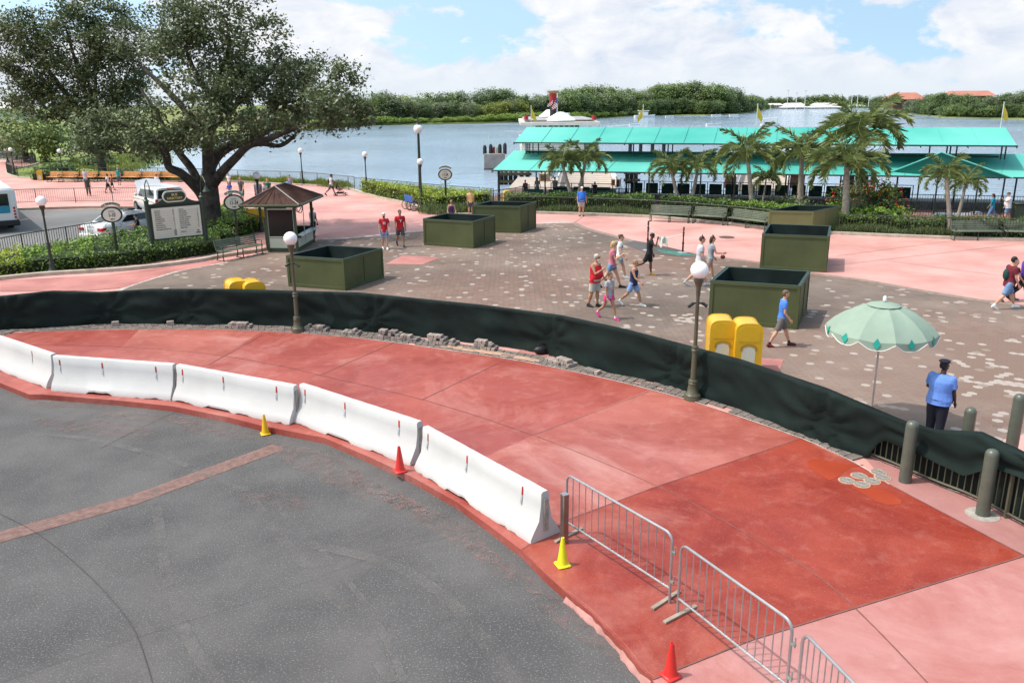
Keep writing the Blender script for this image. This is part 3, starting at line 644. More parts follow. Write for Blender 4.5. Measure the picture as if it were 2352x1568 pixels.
barricade('middle steel crowd barricade crossing the red slab edge', (1556, 1408), (1803, 1612), 1.06)
barricade('steel crowd barricade at the bottom right corner, cut by the frame', (1826, 1640), (2040, 1900), 1.08)
# ------------------------------------------------------------------ screen fence
FB = [(-420, 776), (-150, 764), (0, 758), (100, 753), (230, 745), (345, 744), (520, 746), (680, 750), (900, 766), (1100, 788), (1240, 808), (1360, 845), (1500, 876), (1600, 906), (1750, 958), (1870, 1007), (2000, 1052), (2140, 1112), (2240, 1152), (2352, 1212), (2520, 1290), (2700, 1390)]
FT = [(-420, 696), (-150, 688), (0, 680), (120, 668), (231, 671), (345, 664), (520, 664), (660, 668), (820, 672), (1000, 690), (1100, 700), (1200, 713), (1285, 724), (1430, 755), (1590, 797), (1700, 826), (1780, 853), (1900, 893), (2070, 966), (2150, 988), (2250, 992), (2352, 1040), (2520, 1110), (2700, 1190)]
fb = GP(FB)
fdn = dense(smooth_line(fb, 8), .12)
def fence_h(px):
    xs = [p[0] for p in FT]; ys = [p[1] for p in FT]; return float(np.interp(px, xs, ys))
def topz(p):
    # picture column of the fence foot gives the height of its top there
    v = CM.to_3x3().transposed() @ Vector((p.x, p.y, p.z-EYE)); px = 1176+FPX*v.x/-v.z
    for _ in range(2): z = AT(px, fence_h(px), p.y).z; w = CM.to_3x3().transposed() @ Vector((p.x, p.y, z-EYE)); px = 1176+FPX*w.x/-w.z
    return max(.95, min(1.32, z)), px
t_f = thing('screen_fence', fb[2], 0, 'long curved construction fence hung with black green screen fabric', 'fence')
o0 = Vector((fb[2].x, fb[2].y, 0))
hs = [topz(p) for p in fdn]
nn = offset(fdn, -1.0)
rows = 14; vs = []; gath = [i*.12 for i in [min(range(len(hs)), key=lambda j: abs(hs[j][1]-x)) for x in (8, 236, 420, 860, 1272, 1560, 1905)]]
for i, p in enumerate(fdn):
    z1, px = hs[i]; out = (Vector((nn[i].x, nn[i].y, 0))-Vector((p.x, p.y, 0))); s = i*.12
    zlo = .02
    if px > 2010: zlo = float(np.interp(px, [2010, 2040, 2150, 2240, 2300, 2352], [.02, .5, .52, .42, .78, .86]))
    for k in range(rows+1):
        f = k/rows; z = zlo+(z1-zlo)*f
        b = .07*mnoise.noise(Vector((s*.5, f*2.2, 1)))+.05*mnoise.noise(Vector((s*1.6+f*1.5, f*3.0, 4)))+.03*mnoise.noise(Vector((s*2.5+f*5, f*2.0, 9)))+.05*math.exp(-((1-f)/.22)**2)*0
        b += .07*math.exp(-(f/.16)**2)*(.4+mnoise.noise(Vector((s*1.1, 0, 8))))
        for g in gath:      # fabric pinched to a post, folds fanning out
            d = s-g
            if abs(d) < 1.4: ang = math.atan2(f-.38, d*.9); b += .055*math.exp(-abs(d)/.7)*math.sin(ang*11)-.03*math.exp(-(d/.12)**2)
        if px > 1880: b += .05*math.sin(s*5+f*7)*mnoise.noise(Vector((s*.8, f*2, 6)))
        q = p+out*max(.05, .085+b)
        vs.append((q.x-o0.x, q.y-o0.y, z+.012*mnoise.noise(Vector((s*.9, 0, 2)))*(k == rows)))
m_ = rows+1
fs = [(i*m_+k, (i+1)*m_+k, (i+1)*m_+k+1, i*m_+k+1) for i in range(len(fdn)-1) for k in range(rows)]
# fold over the top rail, hanging a little behind
base = len(vs)
for i, p in enumerate(fdn):
    out = (Vector((nn[i].x, nn[i].y, 0))-Vector((p.x, p.y, 0))); q = p-out*.05; vs.append((q.x-o0.x, q.y-o0.y, hs[i][0]+.004)); q = p-out*.07; vs.append((q.x-o0.x, q.y-o0.y, hs[i][0]-.45))
for i in range(len(fdn)-1):
    fs.append((i*m_+rows, (i+1)*m_+rows, base+2*(i+1), base+2*i)); fs.append((base+2*i, base+2*(i+1), base+2*(i+1)+1, base+2*i+1))
mb = MB(); mb.add(vs, fs, 0, True); o = mb.build('screen_fabric', m_screen, t_f, True); o.data.set_sharp_from_angle(angle=math.pi)
mb2 = MB(); mb3 = MB()
for i in range(0, len(fdn)-1, 3):
    j = min(i+3, len(fdn)-1)
    for zz, r in ((-.03, .022),): mb2.tube([(fdn[i].x-o0.x, fdn[i].y-o0.y, hs[i][0]+zz), (fdn[j].x-o0.x, fdn[j].y-o0.y, hs[j][0]+zz)], r, 6)
    if hs[i][1] > 1960: mb3.tube([(fdn[i].x-o0.x, fdn[i].y-o0.y, .10), (fdn[j].x-o0.x, fdn[j].y-o0.y, .10)], .022, 6)
mb2.build('top_rail', m_olive, t_f); mb3.build('bottom_rail', m_olive, t_f)
k = 0
for i in range(0, len(fdn), 17): MB().box((fdn[i].x-o0.x, fdn[i].y-o0.y, (hs[i][0]-.05)/2), (.05, .05, hs[i][0]-.05)).build('post', m_olive, t_f)
n_p = 0
for i in range(len(fdn)):
    if hs[i][1] > 1985 and n_p < 70:
        out = (Vector((nn[i].x, nn[i].y, 0))-Vector((fdn[i].x, fdn[i].y, 0)))*0
        q = fdn[i]+out; MB().tube([(q.x-o0.x, q.y-o0.y, .1), (q.x-o0.x, q.y-o0.y, hs[i][0]-.04)], .011, 6).build('picket', m_olive, t_f); n_p += 1
# back sheet: second layer of fabric behind the pickets on the right
mb = MB(); ii = [i for i in range(len(fdn)) if hs[i][1] > 1950]; bk = offset(fdn, .09); vs = []
for i in ii:
    for k in range(5): vs.append((bk[i].x-o0.x+.03*mnoise.noise(Vector((i*.3, k, 0))), bk[i].y-o0.y, .01+(hs[i][0]-.02)*k/4))
mb.add(vs, [(a*5+k, (a+1)*5+k, (a+1)*5+k+1, a*5+k+1) for a in range(len(ii)-1) for k in range(4)], 0, True); mb.build('back_fabric', m_screen, t_f)
# ------------------------------------------------------------------ lamp posts
def lamp(label, px, py, ptop, z=0, post=m_olive, cams=False, gr=None, basehidden=False, globe=.2, name='street_lamp', group='globe lamps of the promenade'):
    p = G(px, py, z); H = AT(px, ptop, p.y).z-z; s = globe/.2*1.0
    t = thing(name, p, 0, label, 'lamp', group); q = max(.8, min(1.5, globe/.2))
    MB().lathe([(.20*q, 0), (.20*q, .06), (.185*q, .10), (.19*q, .13), (.13*q, .20), (.105*q, .38), (.115*q, .41), (.10*q, .43), (.115*q, .46), (.095*q, .50)], n=20).build('lamp_base', post, t)
    hs_ = min(1.45, H*.38)
    MB().lathe([(.072*q, .50), (.062*q, hs_-.08), (.078*q, hs_-.07), (.082*q, hs_-.03), (.06*q, hs_), (.08*q, hs_+.02), (.078*q, hs_+.06), (.052*q, hs_+.07)], n=16).build('lower_shaft', post, t)
    g = globe
    MB().lathe([(.047*q, hs_+.07), (.038*q, H-2*g-.42), (.05*q, H-2*g-.36), (.055*q, H-2*g-.2), (.10*q, H-2*g-.06), (.115*q, H-2*g-.04), (.115*q, H-2*g), (.08*q, H-2*g+.01)], n=16).build('pole', post, t)
    MB().ball((0, 0, H-g), g, 26).build('globe', m_globe, t)
    if cams:
        for sx in (-1, 1):
            MB().tube([(sx*.04, 0, H-2*g-.55), (sx*.15, -.02, H-2*g-.55)], .018, 8).tube([(sx*.10, -.01, H-2*g-.55), (sx*.21, -.06, H-2*g-.62)], .036, 10).build('floodlight', m_black, t)
    return t
lamp('tall globe lamp against the screen fence, foot behind the loose pavers', 685, 762, 532, cams=True)
lamp('large globe lamp on the right, beside the yellow bins, foot on the paver strip', 1590, 917, 600, cams=True)
lamp('globe lamp standing in the near hedge left of the first gate sign', 122, 628, 450, post=m_olived)
lamp('globe lamp with greyish globe behind the kiosk', 601, 532, 394, post=m_olived)
lamp('globe lamp behind the oak trunk on the pink paving', 517, 489, 352, post=m_olived) if False else None
lamp('globe lamp on the lake kerb, left of the tall mast', 843, 446, 348, post=m_olived)
lamp('globe lamp with stained neck beside the parked wheelchair', 969, 478, 364, post=m_olived)
lamp('globe lamp on the lake fence above the kiosk roof', 696, 426, 340, post=m_olived)
lamp('globe lamp behind the wooden benches on the grassy bank side', 146, 411, 342, post=m_olived)
lamp('globe lamp on the lake fence seen through the oak limbs', 508, 417, 341, post=m_olived)
for (a, b, c, l) in [(18, 372, 340, 'distant globe lamp at the far left path edge'), (34, 400, 339, 'distant globe lamp inside the fence loop'), (38, 362, 322, 'distant globe lamp under the dark oak, leftmost of three'), (53, 367, 328, 'distant globe lamp under the dark oak, lowest of three'), (75, 368, 323, 'distant globe lamp under the dark oak beside the pale young tree')]:
    lamp(l, a, b, c, post=m_olived, group='far globe lamps on the left path')
lamp('globe lamp on the dock in front of the teal canopy', 1438, 446, 377, z=DFZ, post=m_olived)
lamp('globe lamp on the dock half hidden by palm fronds', 1833, 470, 395, z=DFZ, post=m_olived)
# tall mast lamp
p = G(967, 470); H = AT(950, 262, p.y).z; t = thing('mast_lamp', p, 0, 'tallest lamp mast in the lakeside hedge with a spiked top over its globe', 'lamp')
MB().tube([(0, 0, 0), (0, 0, H-1.2)], [.12, .08], 12).build('mast', m_olived, t); MB().ball((0, 0, H-.95), .30, 22).build('globe', m_globe, t)
MB().lathe([(.16, H-.70), (.10, H-.6), (.05, H-.5), (.06, H-.42), (.03, H-.36), (.05, H-.25), (.02, H-.15), (.005, H)], n=12).build('finial', m_olived, t); MB().tube([(0, 0, 1.2), (-.7, 0, 1.15)], .03, 6).build('side_arm', m_olived, t)
# ------------------------------------------------------------------ plywood planter boxes
def planter(label, fl, fr, br, top, lean=0, m=m_green):
    # front-left foot, front-right foot, back-right foot; height from picture row of the front-left top
    A, B, C = G(*fl), G(*fr), G(*br); u = B-A; L1 = u.length; w = C-B; rz = math.atan2(u.y, u.x)
    W_ = w.length; ux = u.normalized(); uy = Vector((-ux.y, ux.x, 0)); depth = w.dot(uy); H = AT(fl[0], top, A.y).z
    t = thing('plywood_planter', (A.x, A.y, .01), rz, label, 'planter', 'green plywood boxes on the plaza'); sk = w.dot(ux)
    # sides as framed panels
    P = [Vector((0, 0)), Vector((L1, 0)), Vector((L1+sk, depth)), Vector((sk, depth))]
    for k in range(4):
        a, b = P[k], P[(k+1) % 4]; d = (b-a); l = d.length; d.normalize(); n = Vector((d.y, -d.x)); mb = MB(); r = math.atan2(d.y, d.x)
        c = (a+b)/2-n*.02; mb.box((c.x, c.y, H/2), (l-.05, .02, H-.02), rot=r)
        fw = .09; c = (a+b)/2-n*.0
        mb.box((c.x, c.y, H-.05), (l, .03, .10), rot=r, bev=.004); mb.box((c.x, c.y, .06), (l, .03, .12), rot=r, bev=.004)
        ps = [a+d*(fw/2), b-d*(fw/2)]+([(a+b)/2] if l > 3.2 or (k % 2 and l > 1.9) else [])
        for q in ps: mb.box((q.x, q.y, H/2), (fw if q is not ps[-1] or len(ps) < 3 else .035, .026, H-.2), rot=r)
        mb.build('side_panel', m, t)
    rim = MB(); Pi = [p+((P[(i+2) % 4]-p).normalized()*.12) for i, p in enumerate(P)]
    for k in range(4): rim.add([(P[k].x, P[k].y, H+.004), (P[(k+1) % 4].x, P[(k+1) % 4].y, H+.004), (Pi[(k+1) % 4].x, Pi[(k+1) % 4].y, H+.004), (Pi[k].x, Pi[k].y, H+.004)], [(0, 1, 2, 3)])
    for k in range(4): a, b = P[k], P[(k+1) % 4]; rim.tube([(a.x, a.y, H), (b.x, b.y, H)], .018, 6)
    rim.build('rim', m_fab, t)
    # fabric lining with folds
    mb = MB(); N_ = 40; rowsz = 7; vs = []
    per = [Pi[0], Pi[1], Pi[2], Pi[3], Pi[0]]; ln = dense([Vector((p.x, p.y, 0)) for p in per], sum((per[i+1]-per[i]).length for i in range(4))/64)
    cx = sum((p.x for p in P))/4; cy = sum((p.y for p in P))/4
    for i, q in enumerate(ln):
        for k in range(rowsz+1):
            f = k/rowsz; pull = .10*f+.05*math.sin(i*1.9+math.sin(i*.7)*2)*f+.25*f*f*(mnoise.noise(Vector((i*.25, 1, depth)))+.4)
            vs.append((q.x+(cx-q.x)*pull, q.y+(cy-q.y)*pull, H+.005-(H-.1)*f))
    r_ = rowsz+1; mb.add(vs, [(i*r_+k, (i+1)*r_+k, (i+1)*r_+k+1, i*r_+k+1) for i in range(len(ln)-1) for k in range(rowsz)], 0, True)
    mb.sheet([(p.x*.99+cx*.01, p.y*.99+cy*.01, .12) for p in [Vector((q.x, q.y, 0)) for q in Pi]]); mb.build('fabric_lining', m_screen, t)
m_fab = mat('fabric_rim', (.03, .055, .05), .7, .2, 4)
planter('green box nearest the kiosk, behind the screen fence lamp', (663, 658), (794, 668), (882, 638), 588)
planter('green box right of the two men in red shirts, front of its pair', (974, 563), (1088, 571), (1138, 555), 503)
planter('green box at the hedge, rear one of the pair behind the red shirts', (1086, 533), (1196, 536), (1231, 524), 472)
planter('pale olive box farthest back, next to the curved benches', (1762, 541), (1864, 544), (1922, 529), 484, m=mat('plywood_olive', (.135, .14, .055), .6, .06, 1))
planter('green box in the middle of the right hand stack of three', (1745, 618), (1897, 626), (1901, 596), 538)
planter('largest green box, directly behind the boy in the blue shirt', (1627, 741), (1830, 757), (1852, 716), 645)
# ------------------------------------------------------------------ bins
def bin_(label, px, py, ptop, rz, z=0, pic=True, group='yellow litter bins', m=m_yel):
    p = G(px, py, z); H = AT(px, ptop, p.y).z-z; t = thing('litter_bin', p, rz, label, 'litter bin', group)
    w, d = .30*H/1.25, .33*H/1.25; hr = H*.17
    arch = [(-w, .03)]+[(-w*math.cos(a)*1.0, H-hr*1.45+hr*1.45*math.sin(a)**.9) for a in [math.pi*i/12 for i in range(1, 12)]]+[(w, .03)]
    arch = [(-w, .03), (-w, H-hr*1.25)]+[(-w*math.copysign(abs(math.cos(a))**.62, math.cos(a)), H-hr*1.25+hr*1.25*math.sin(a)**.62) for a in [math.pi*i/14 for i in range(1, 14)]]+[(w, H-hr*1.25), (w, .03)]
    MB().profile([(a, z_) for a, z_ in arch], -d, d, axis='y').build('bin_body', m, t)
    fa = [(a*.80, H-hr*1.25+(z_-H+hr*1.25)*.80) for a, z_ in arch[1:-1]]; fa = [(-w*.80, H*.66)]+fa+[(w*.80, H*.66)]
    for s in (-1, 1):
        MB().profile(fa, s*(d+.002), s*(d+.012), axis='y').build('flap', m, t)
        MB().profile([(a*1.04, z_+(.014 if z_ > H*.7 else 0)) for a, z_ in arch], s*(d-.02), s*(d+.005), axis='y').build('edge_trim', m, t)
        if pic:
            MB().profile([(-w*.52, .10*H), (-w*.52, H*.50), (-w*.36, H*.55), (0, H*.57), (w*.36, H*.55), (w*.52, H*.50), (w*.52, .10*H)], s*(d+.006), s*(d+.009), axis='y').build('poster_panel', m_cream, t)
            ar = [(-w*.66, H*.49), (-w*.62, H*.56), (-w*.4, H*.605), (0, H*.62), (w*.4, H*.605), (w*.62, H*.56), (w*.66, H*.49), (w*.5, H*.47), (w*.44, H*.54), (0, H*.575), (-w*.44, H*.54), (-w*.5, H*.47)]
            MB().profile(ar, s*(d+.010), s*(d+.013), axis='y').build('scroll_ornament', m_gold, t)
    return t
bin_('left bin of the pair in front of the largest green box', 1651, 843, 729, -.08)
bin_('right bin of the pair in front of the largest green box', 1709, 852, 736, -.08)
bin_('left bin of the pair hiding behind the screen fence', 553, 735, 642, .55)
bin_('right bin of the pair hiding behind the screen fence', 587, 737, 644, .55)
bin_('left bin of the pair behind the kiosk corner', 590, 527, 478, -.2); bin_('right bin of the pair behind the kiosk corner', 606, 529, 478, -.2)
bin_('bin at the left end of the wooden benches', 94, 414, 391, .3)
bin_('bin under the left end of the teal canopy', 1165, 473, 438, .2, z=DFZ+.2, m=m_yel)
bin_('bin beside the red flowered shrub on the dock', 2067, 499, 474, -.1, z=DFZ)
bin_('weathered ochre bin in the canopy shade behind the palms', 1838, 456, 424, 0, z=DFZ, m=mat('ochre_paint', (.25, .14, .02), .6))
# ------------------------------------------------------------------ umbrella
p = G(1998, 972); t = thing('market_umbrella', p, .15, 'large pale green market umbrella with teal diamonds on its valance', 'umbrella')
m_um = mat('umbrella_canvas', (.28, .37, .30), .8, .06, 2, trans=.15); m_teal = mat('teal_diamond', (.01, .30, .24), .6); m_trim = mat('white_piping', (.75, .75, .72), .6)
zr = AT(2010, 755, p.y).z; zt = AT(2010, 694, p.y).z-.02; rr = abs(AT(2136, 762, p.y).x-AT(1886, 762, p.y).x)/2*.96
MB().tube([(0, 0, 0), (0, 0, zt-.05)], .022, 10).build('umbrella_pole', mat('pole_aluminium', (.62, .52, .50), .4, metal=.4), t)
n = 10; R1 = rr
prof = [(1.0, 0), (.86, .30), (.68, .56), (.48, .76), (.30, .90), (.03, .97)]
dz = (zt-zr)
def um_pt(k, f, z): w = 2*math.pi*k/n; return Vector((R1*f*math.cos(w), R1*f*math.sin(w), zr+dz*z))
for k in range(n):
    mb = MB(); S = 5; vs = []
    for (f, z) in prof:
        a, b = um_pt(k, f, z), um_pt(k+1, f, z)
        for j in range(S+1): q = a.lerp(b, j/S); sag = -.03*math.sin(math.pi*j/S)*f; vs.append((q.x, q.y, q.z+sag))
    m_ = S+1; mb.add(vs, [(i*m_+j, i*m_+j+1, (i+1)*m_+j+1, (i+1)*m_+j) for i in range(len(prof)-1) for j in range(S)], 0, True)
    g_ = mb.build('canopy_gore', m_um, t)
    mb = MB(); a, b = um_pt(k, 1, 0), um_pt(k+1, 1, 0); vs = []; hem = []
    for j in range(9):
        f = j/8; q = a.lerp(b, f); d = .05+.14*min(1, 3.2*min(f, 1-f)); vs += [(q.x, q.y, q.z-.03*math.sin(math.pi*f)), (q.x*1.01, q.y*1.01, q.z-d)]; hem.append((q.x*1.01, q.y*1.01, q.z-d))
    mb.add(vs, [(2*j, 2*j+2, 2*j+3, 2*j+1) for j in range(8)], 0, True); mb.build('valance', m_um, t); MB().tube(hem, .008, 5).build('valance_piping', m_trim, t)
    q = (a+b)/2*1.0; d = (b-a).normalized(); o = Vector((q.x, q.y, 0)).normalized()*.012; q = Vector((q.x, q.y, zr-.06))
    MB().add([q-d*.075+o*1.6, q+Vector((0, 0, -.11))+o*2.4, q+d*.075+o*1.6, q+Vector((0, 0, .115))+o*-1.2+Vector((0, 0, .0))], [(0, 1, 2, 3)]).build('teal_diamond', m_teal, t)
MB().lathe([(.31*R1, zr+dz*.93), (.3*R1, zr+dz*.945), (.15*R1, zr+dz*1.02), (.02, zr+dz*1.06)], n=10).build('vent_cap', m_um, t); MB().lathe([(.035, zt+.05), (.04, zt+.12), (.02, zt+.15)], n=10).build('finial', m_trim, t)
for k in range(n): MB().tube([um_pt(k, .05, .80), um_pt(k, .5, .58), um_pt(k, .99, -.03)], .008, 5).build('rib', m_steel, t)
# ------------------------------------------------------------------ bollards, covers
def bollard(label, px, py, ptop, ring=False):
    p = G(px, py); H = AT(px, ptop, p.y).z; t = thing('bollard', p, 0, label, 'bollard', 'round topped green steel bollards'); r = .108
    MB().lathe([(r, 0), (r, H-r), (r*.92, H-r*.55), (r*.7, H-r*.22), (r*.38, H-.008), (0, H)], n=26).build('bollard_tube', mat('bollard_paint', (.085, .095, .075), .35, .12, 5, spec=.5), t)
    if ring: MB().lathe([(.26, .0), (.26, .012), (.0, .014)], n=28).build('concrete_collar', m_conc, t)
bollard('bollard beside the round utility covers, in front of the fabric fence', 2078, 1106, 966)
bollard('nearest bollard, with a round concrete collar at its foot', 2256, 1182, 1031, True)
bollard('short looking bollard behind the fabric, right of the guard', 2215, 1040, 935); bollard('bollard behind the fence near the right edge', 2316, 1070, 904)
m_cov = mat('cast_iron_cover', (.30, .28, .25), .5, .2, 12, .5, 40, metal=.3)
for i, (x, y, l) in enumerate([(2017, 1084, 'farthest'), (1973, 1092, 'left rear'), (1945, 1103, 'leftmost'), (2027, 1096, 'rightmost'), (2003, 1104, 'middle'), (1979, 1112, 'nearest')]):
    p = G(x, y, .012); t = thing('utility_cover', p, 0, l+' of the six round utility covers set in the wet paving', 'utility cover', 'round utility covers in the wet patch')
    MB().lathe([(.125, 0), (.125, .012), (.105, .014), (.1, .010), (.03, .010), (.02, .016), (0, .016)], n=24).build('cover_disc', m_cov, t)
    MB().lathe([(.15, -.006), (.15, .003), (.12, .004)], n=24, ).build('cover_ring', m_dirt, t)
p = G(1669, 545, .004); t = thing('manhole_cover', p, 0, 'dark round manhole cover with rust stain on the pink plaza', 'manhole'); MB().lathe([(.38, 0), (.38, .014), (0, .014)], n=24).build('cover_disc', mat('rusty_iron', (.10, .06, .045), .7), t)
p = G(612, 1362*0+1362, .012) if False else None
# ------------------------------------------------------------------ loose pavers
m_br = [mat('paver_grey', (.30, .26, .24), .9, .15, 9, .5, 40), mat('paver_tan', (.36, .30, .26), .9, .15, 9, .5, 40), mat('paver_dark', (.21, .185, .17), .9, .15, 9, .5, 40)]
pm = [MB().box((0, 0, .045), (.21, .105, .088), bev=.008).mesh('paver', m) for m in m_br]
LAY = ['bottom', 'second', 'third']
def pstack(px, py, nx, layers, label, drop=.2, ext=0):
    a = G(px, py, .03); i = int(np.argmin([(q.x-a.x)**2+(q.y-a.y)**2 for q in fdn])); j = min(i+3, len(fdn)-1)
    u = Vector((fdn[j].x-fdn[i-3].x, fdn[j].y-fdn[i-3].y, 0)).normalized(); v = Vector((-u.y, u.x, 0))
    for L in range(layers):
        for k in range(nx-L):
            for r in range(2):
                if r == 1 and L == layers-1: continue
                if L > 0 and random.random() < drop: continue
                o = link('paver', random.choice(pm)); p = a+u*(k*.112+.03*L+random.uniform(-.004, .004))+v*(r*.21*.55-.02+random.uniform(-.008, .008))
                o.location = (p.x, p.y, .032+L*.0885); o.rotation_euler = (0, 0, math.atan2(u.y, u.x)+math.pi/2+random.uniform(-.07, .07))
                tag(o, label.replace('grey paver in', LAY[L]+' '+('back' if r else 'front')+' paver of'), 'paver', 'loose grey pavers stacked along the screen fence')
pstack(524, 752, 7, 2, 'grey paver in the low stack left of the fence lamp'); pstack(702, 757, 7, 2, 'grey paver in the stack just right of the fence lamp')
pstack(791, 766, 5, 2, 'grey paver in the small stack on the pink pad'); pstack(874, 775, 7, 3, 'grey paver in the tall double stack left of the sand trench')
pstack(925, 780, 5, 2, 'grey paver in the scattered heap beside the tall double stack'); pstack(985, 786, 6, 3, 'grey paver in the stack above the sand trench'); pstack(1038, 792, 2, 3, 'grey paver in the narrow upright stack')
pstack(1094, 799, 6, 3, 'grey paver in the wide stack right of the sand trench'); pstack(1262, 828, 5, 1, 'grey paver in the row under the pinched fabric'); pstack(1285, 833, 5, 2, 'grey paver in the stack right of the pinched fabric'); pstack(1350, 852, 4, 1, 'grey paver in the last low row before the large lamp')
for (x, y) in [(266, 748), (392, 747)]:
    o = link('paver', pm[1]); p = G(x, y, .03); o.location = p; o.rotation_euler = (0, 0, .4); o.scale = (1, 1, 1.6); tag(o, 'single grey paver lying alone at the foot of the western screen fabric', 'paver', 'loose grey pavers stacked along the screen fence')
p = G(1243, 812, .02); t = thing('tool_bag', p, .3, 'black tool bag on the ground by the pinched fabric', 'bag'); MB().ball((0, 0, .11), (.22, .13, .12), 16).build('bag_body', m_black, t); MB().tube([(-.12, 0, .2), (-.05, 0, .29), (.05, 0, .29), (.12, 0, .2)], .012, 6).build('handle', m_black, t)
# ------------------------------------------------------------------ benches
def bench(label, a, b, group='green slatted benches', w1=m_bench, w2=m_benchd, z=0, back=True, flip=False):
    A, B = G(*a, z), G(*b, z); L = (B-A).length; t = thing('park_bench', (A.x, A.y, z), math.atan2(B.y-A.y, B.x-A.x), label, 'bench', group)
    s = 1; n_ = 3 if L > 2.2 else 2
    m1 = MB()
    for k in range(5): m1.box((L/2, .04+k*.085, .44+.004*k), (L, .07, .035), bev=.006)
    m1.build('seat', w1, t)
    m1 = MB(); rt = Matrix.Rotation(R_(-14), 3, 'X')
    for k in range(5): m1.box((L/2, .46+.022*k, .52+k*.085), (L, .03, .07), rot=rt, bev=.006)
    m1.build('backrest', w1, t)
    for k in range(n_):
        x = .06+(L-.12)*k/(n_-1)
        MB().tube([(x, .02, 0), (x, .06, .2), (x, .03, .42), (x, .44, .42), (x, .56, .9)], .024, 6).tube([(x, .50, 0), (x, .42, .2), (x, .43, .42)], .024, 6).tube([(x, -.02, .02), (x, .54, .02)], .022, 6).build('leg', w2, t)
        if k in (0, n_-1): MB().tube([(x, .03, .43), (x, .03, .64), (x, .3, .66), (x, .5, .62)], .02, 6).build('armrest', w2, t)
    return t
bench('green bench on the kerb left of the kiosk', (513, 602), (607, 584))
bench('long green bench left of the three in front of the right hedge', (1490, 509), (1582, 513)); bench('middle green bench of three in front of the right hedge', (1588, 513), (1662, 518)); bench('curving green bench ending at the pale olive box', (1668, 518), (1757, 530))
bench('green bench near the right edge below the slim palms', (2190, 553), (2302, 553)); bench('green bench cut by the right edge of the photo', (2308, 553), (2420, 556))
m_wd = mat('varnished_wood', (.50, .22, .07), .4, .12, 4)
for (x0, x1, l) in [(107, 135, 'first wooden bench beside the yellow bin'), (136, 173, 'second wooden bench from the yellow bin'), (177, 217, 'wooden bench behind the man in dark clothes'), (222, 263, 'wooden bench behind the woman in the white shirt'), (277, 318, 'wooden bench right of the person in teal'), (320, 362, 'wooden bench left of the seated white shirt'), (365, 412, 'rightmost wooden bench beside the oak limb')]:
    bench(l, (x0, 418), (x1, 419), 'orange wooden benches along the hedge', m_wd, m_benchd)
# ------------------------------------------------------------------ foliage materials
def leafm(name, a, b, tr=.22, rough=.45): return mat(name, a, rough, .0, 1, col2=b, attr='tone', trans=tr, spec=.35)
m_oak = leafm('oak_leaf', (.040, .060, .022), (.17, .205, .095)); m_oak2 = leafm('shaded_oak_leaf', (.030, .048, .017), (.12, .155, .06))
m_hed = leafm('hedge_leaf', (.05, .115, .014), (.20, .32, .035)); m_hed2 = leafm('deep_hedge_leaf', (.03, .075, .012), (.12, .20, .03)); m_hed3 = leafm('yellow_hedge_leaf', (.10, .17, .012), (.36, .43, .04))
m_palm = leafm('palm_leaflet', (.055, .09, .025), (.25, .30, .10)); m_grs = leafm('grass_blade', (.06, .10, .03), (.22, .27, .11))
m_for = [leafm('forest_leaf_deep', (.06, .10, .045), (.15, .215, .08)), leafm('forest_leaf_mid', (.085, .135, .05), (.22, .30, .10)), leafm('forest_leaf_olive', (.11, .14, .075), (.26, .30, .17)), leafm('forest_leaf_bright', (.11, .19, .03), (.29, .40, .08)), leafm('forest_leaf_yellow', (.13, .17, .03), (.32, .36, .09))]
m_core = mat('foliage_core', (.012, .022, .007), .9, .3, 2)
m_bark = mat('oak_bark', (.035, .027, .022), .9, .3, 3, .8, 14, col2=(.065, .052, .042)); m_ptr = mat('palm_trunk', (.30, .26, .22), .85, .25, 5, .4, 12)
m_flow = mat('red_blossom', (.55, .04, .02), .6)
def clumps(ells, per_m2, leaves, cr, size, m, name, parent, up=.3, gap=.05, seed=1, flat=.7):
    out = []; tone = []
    for c, r in ells:
        r = np.array(r); n = max(6, int(per_m2*4*math.pi*(np.mean(r)**2)))
        d = rand_dirs(n); k = 1+.25*vnoise(d, 2.0, seed+c[0]); q = (.62+.42*rng.random(n)**.6)*k
        P = np.array(c)+d*r*q[:, None]; g = vnoise(P, .55, seed); P = P[g > -gap-.15]
        for p in P:
            s = cr*(.6+.8*rng.random()); L = int(leaves*(.6+.8*rng.random()))
            o = rng.normal(size=(L, 3))*s*.5; o[:, 2] *= flat; out.append(p+o)
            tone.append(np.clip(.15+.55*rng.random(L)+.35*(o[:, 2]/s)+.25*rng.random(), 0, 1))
    C = np.vstack(out); T = np.hstack(tone)
    return leaf_cloud(name, C, size, m, parent, up=up, aspect=.55, tone=T)
def limbs(paths, m, name, parent, o0, n=10):
    mb = MB()
    for pts, rad in paths: mb.tube(smooth_line([Vector(p)-o0 for p in pts], 4), list(np.interp(np.linspace(0, 1, (len(pts)-1)*4+1), np.linspace(0, 1, len(rad)), rad)), n)
    return mb.build(name, m, parent)
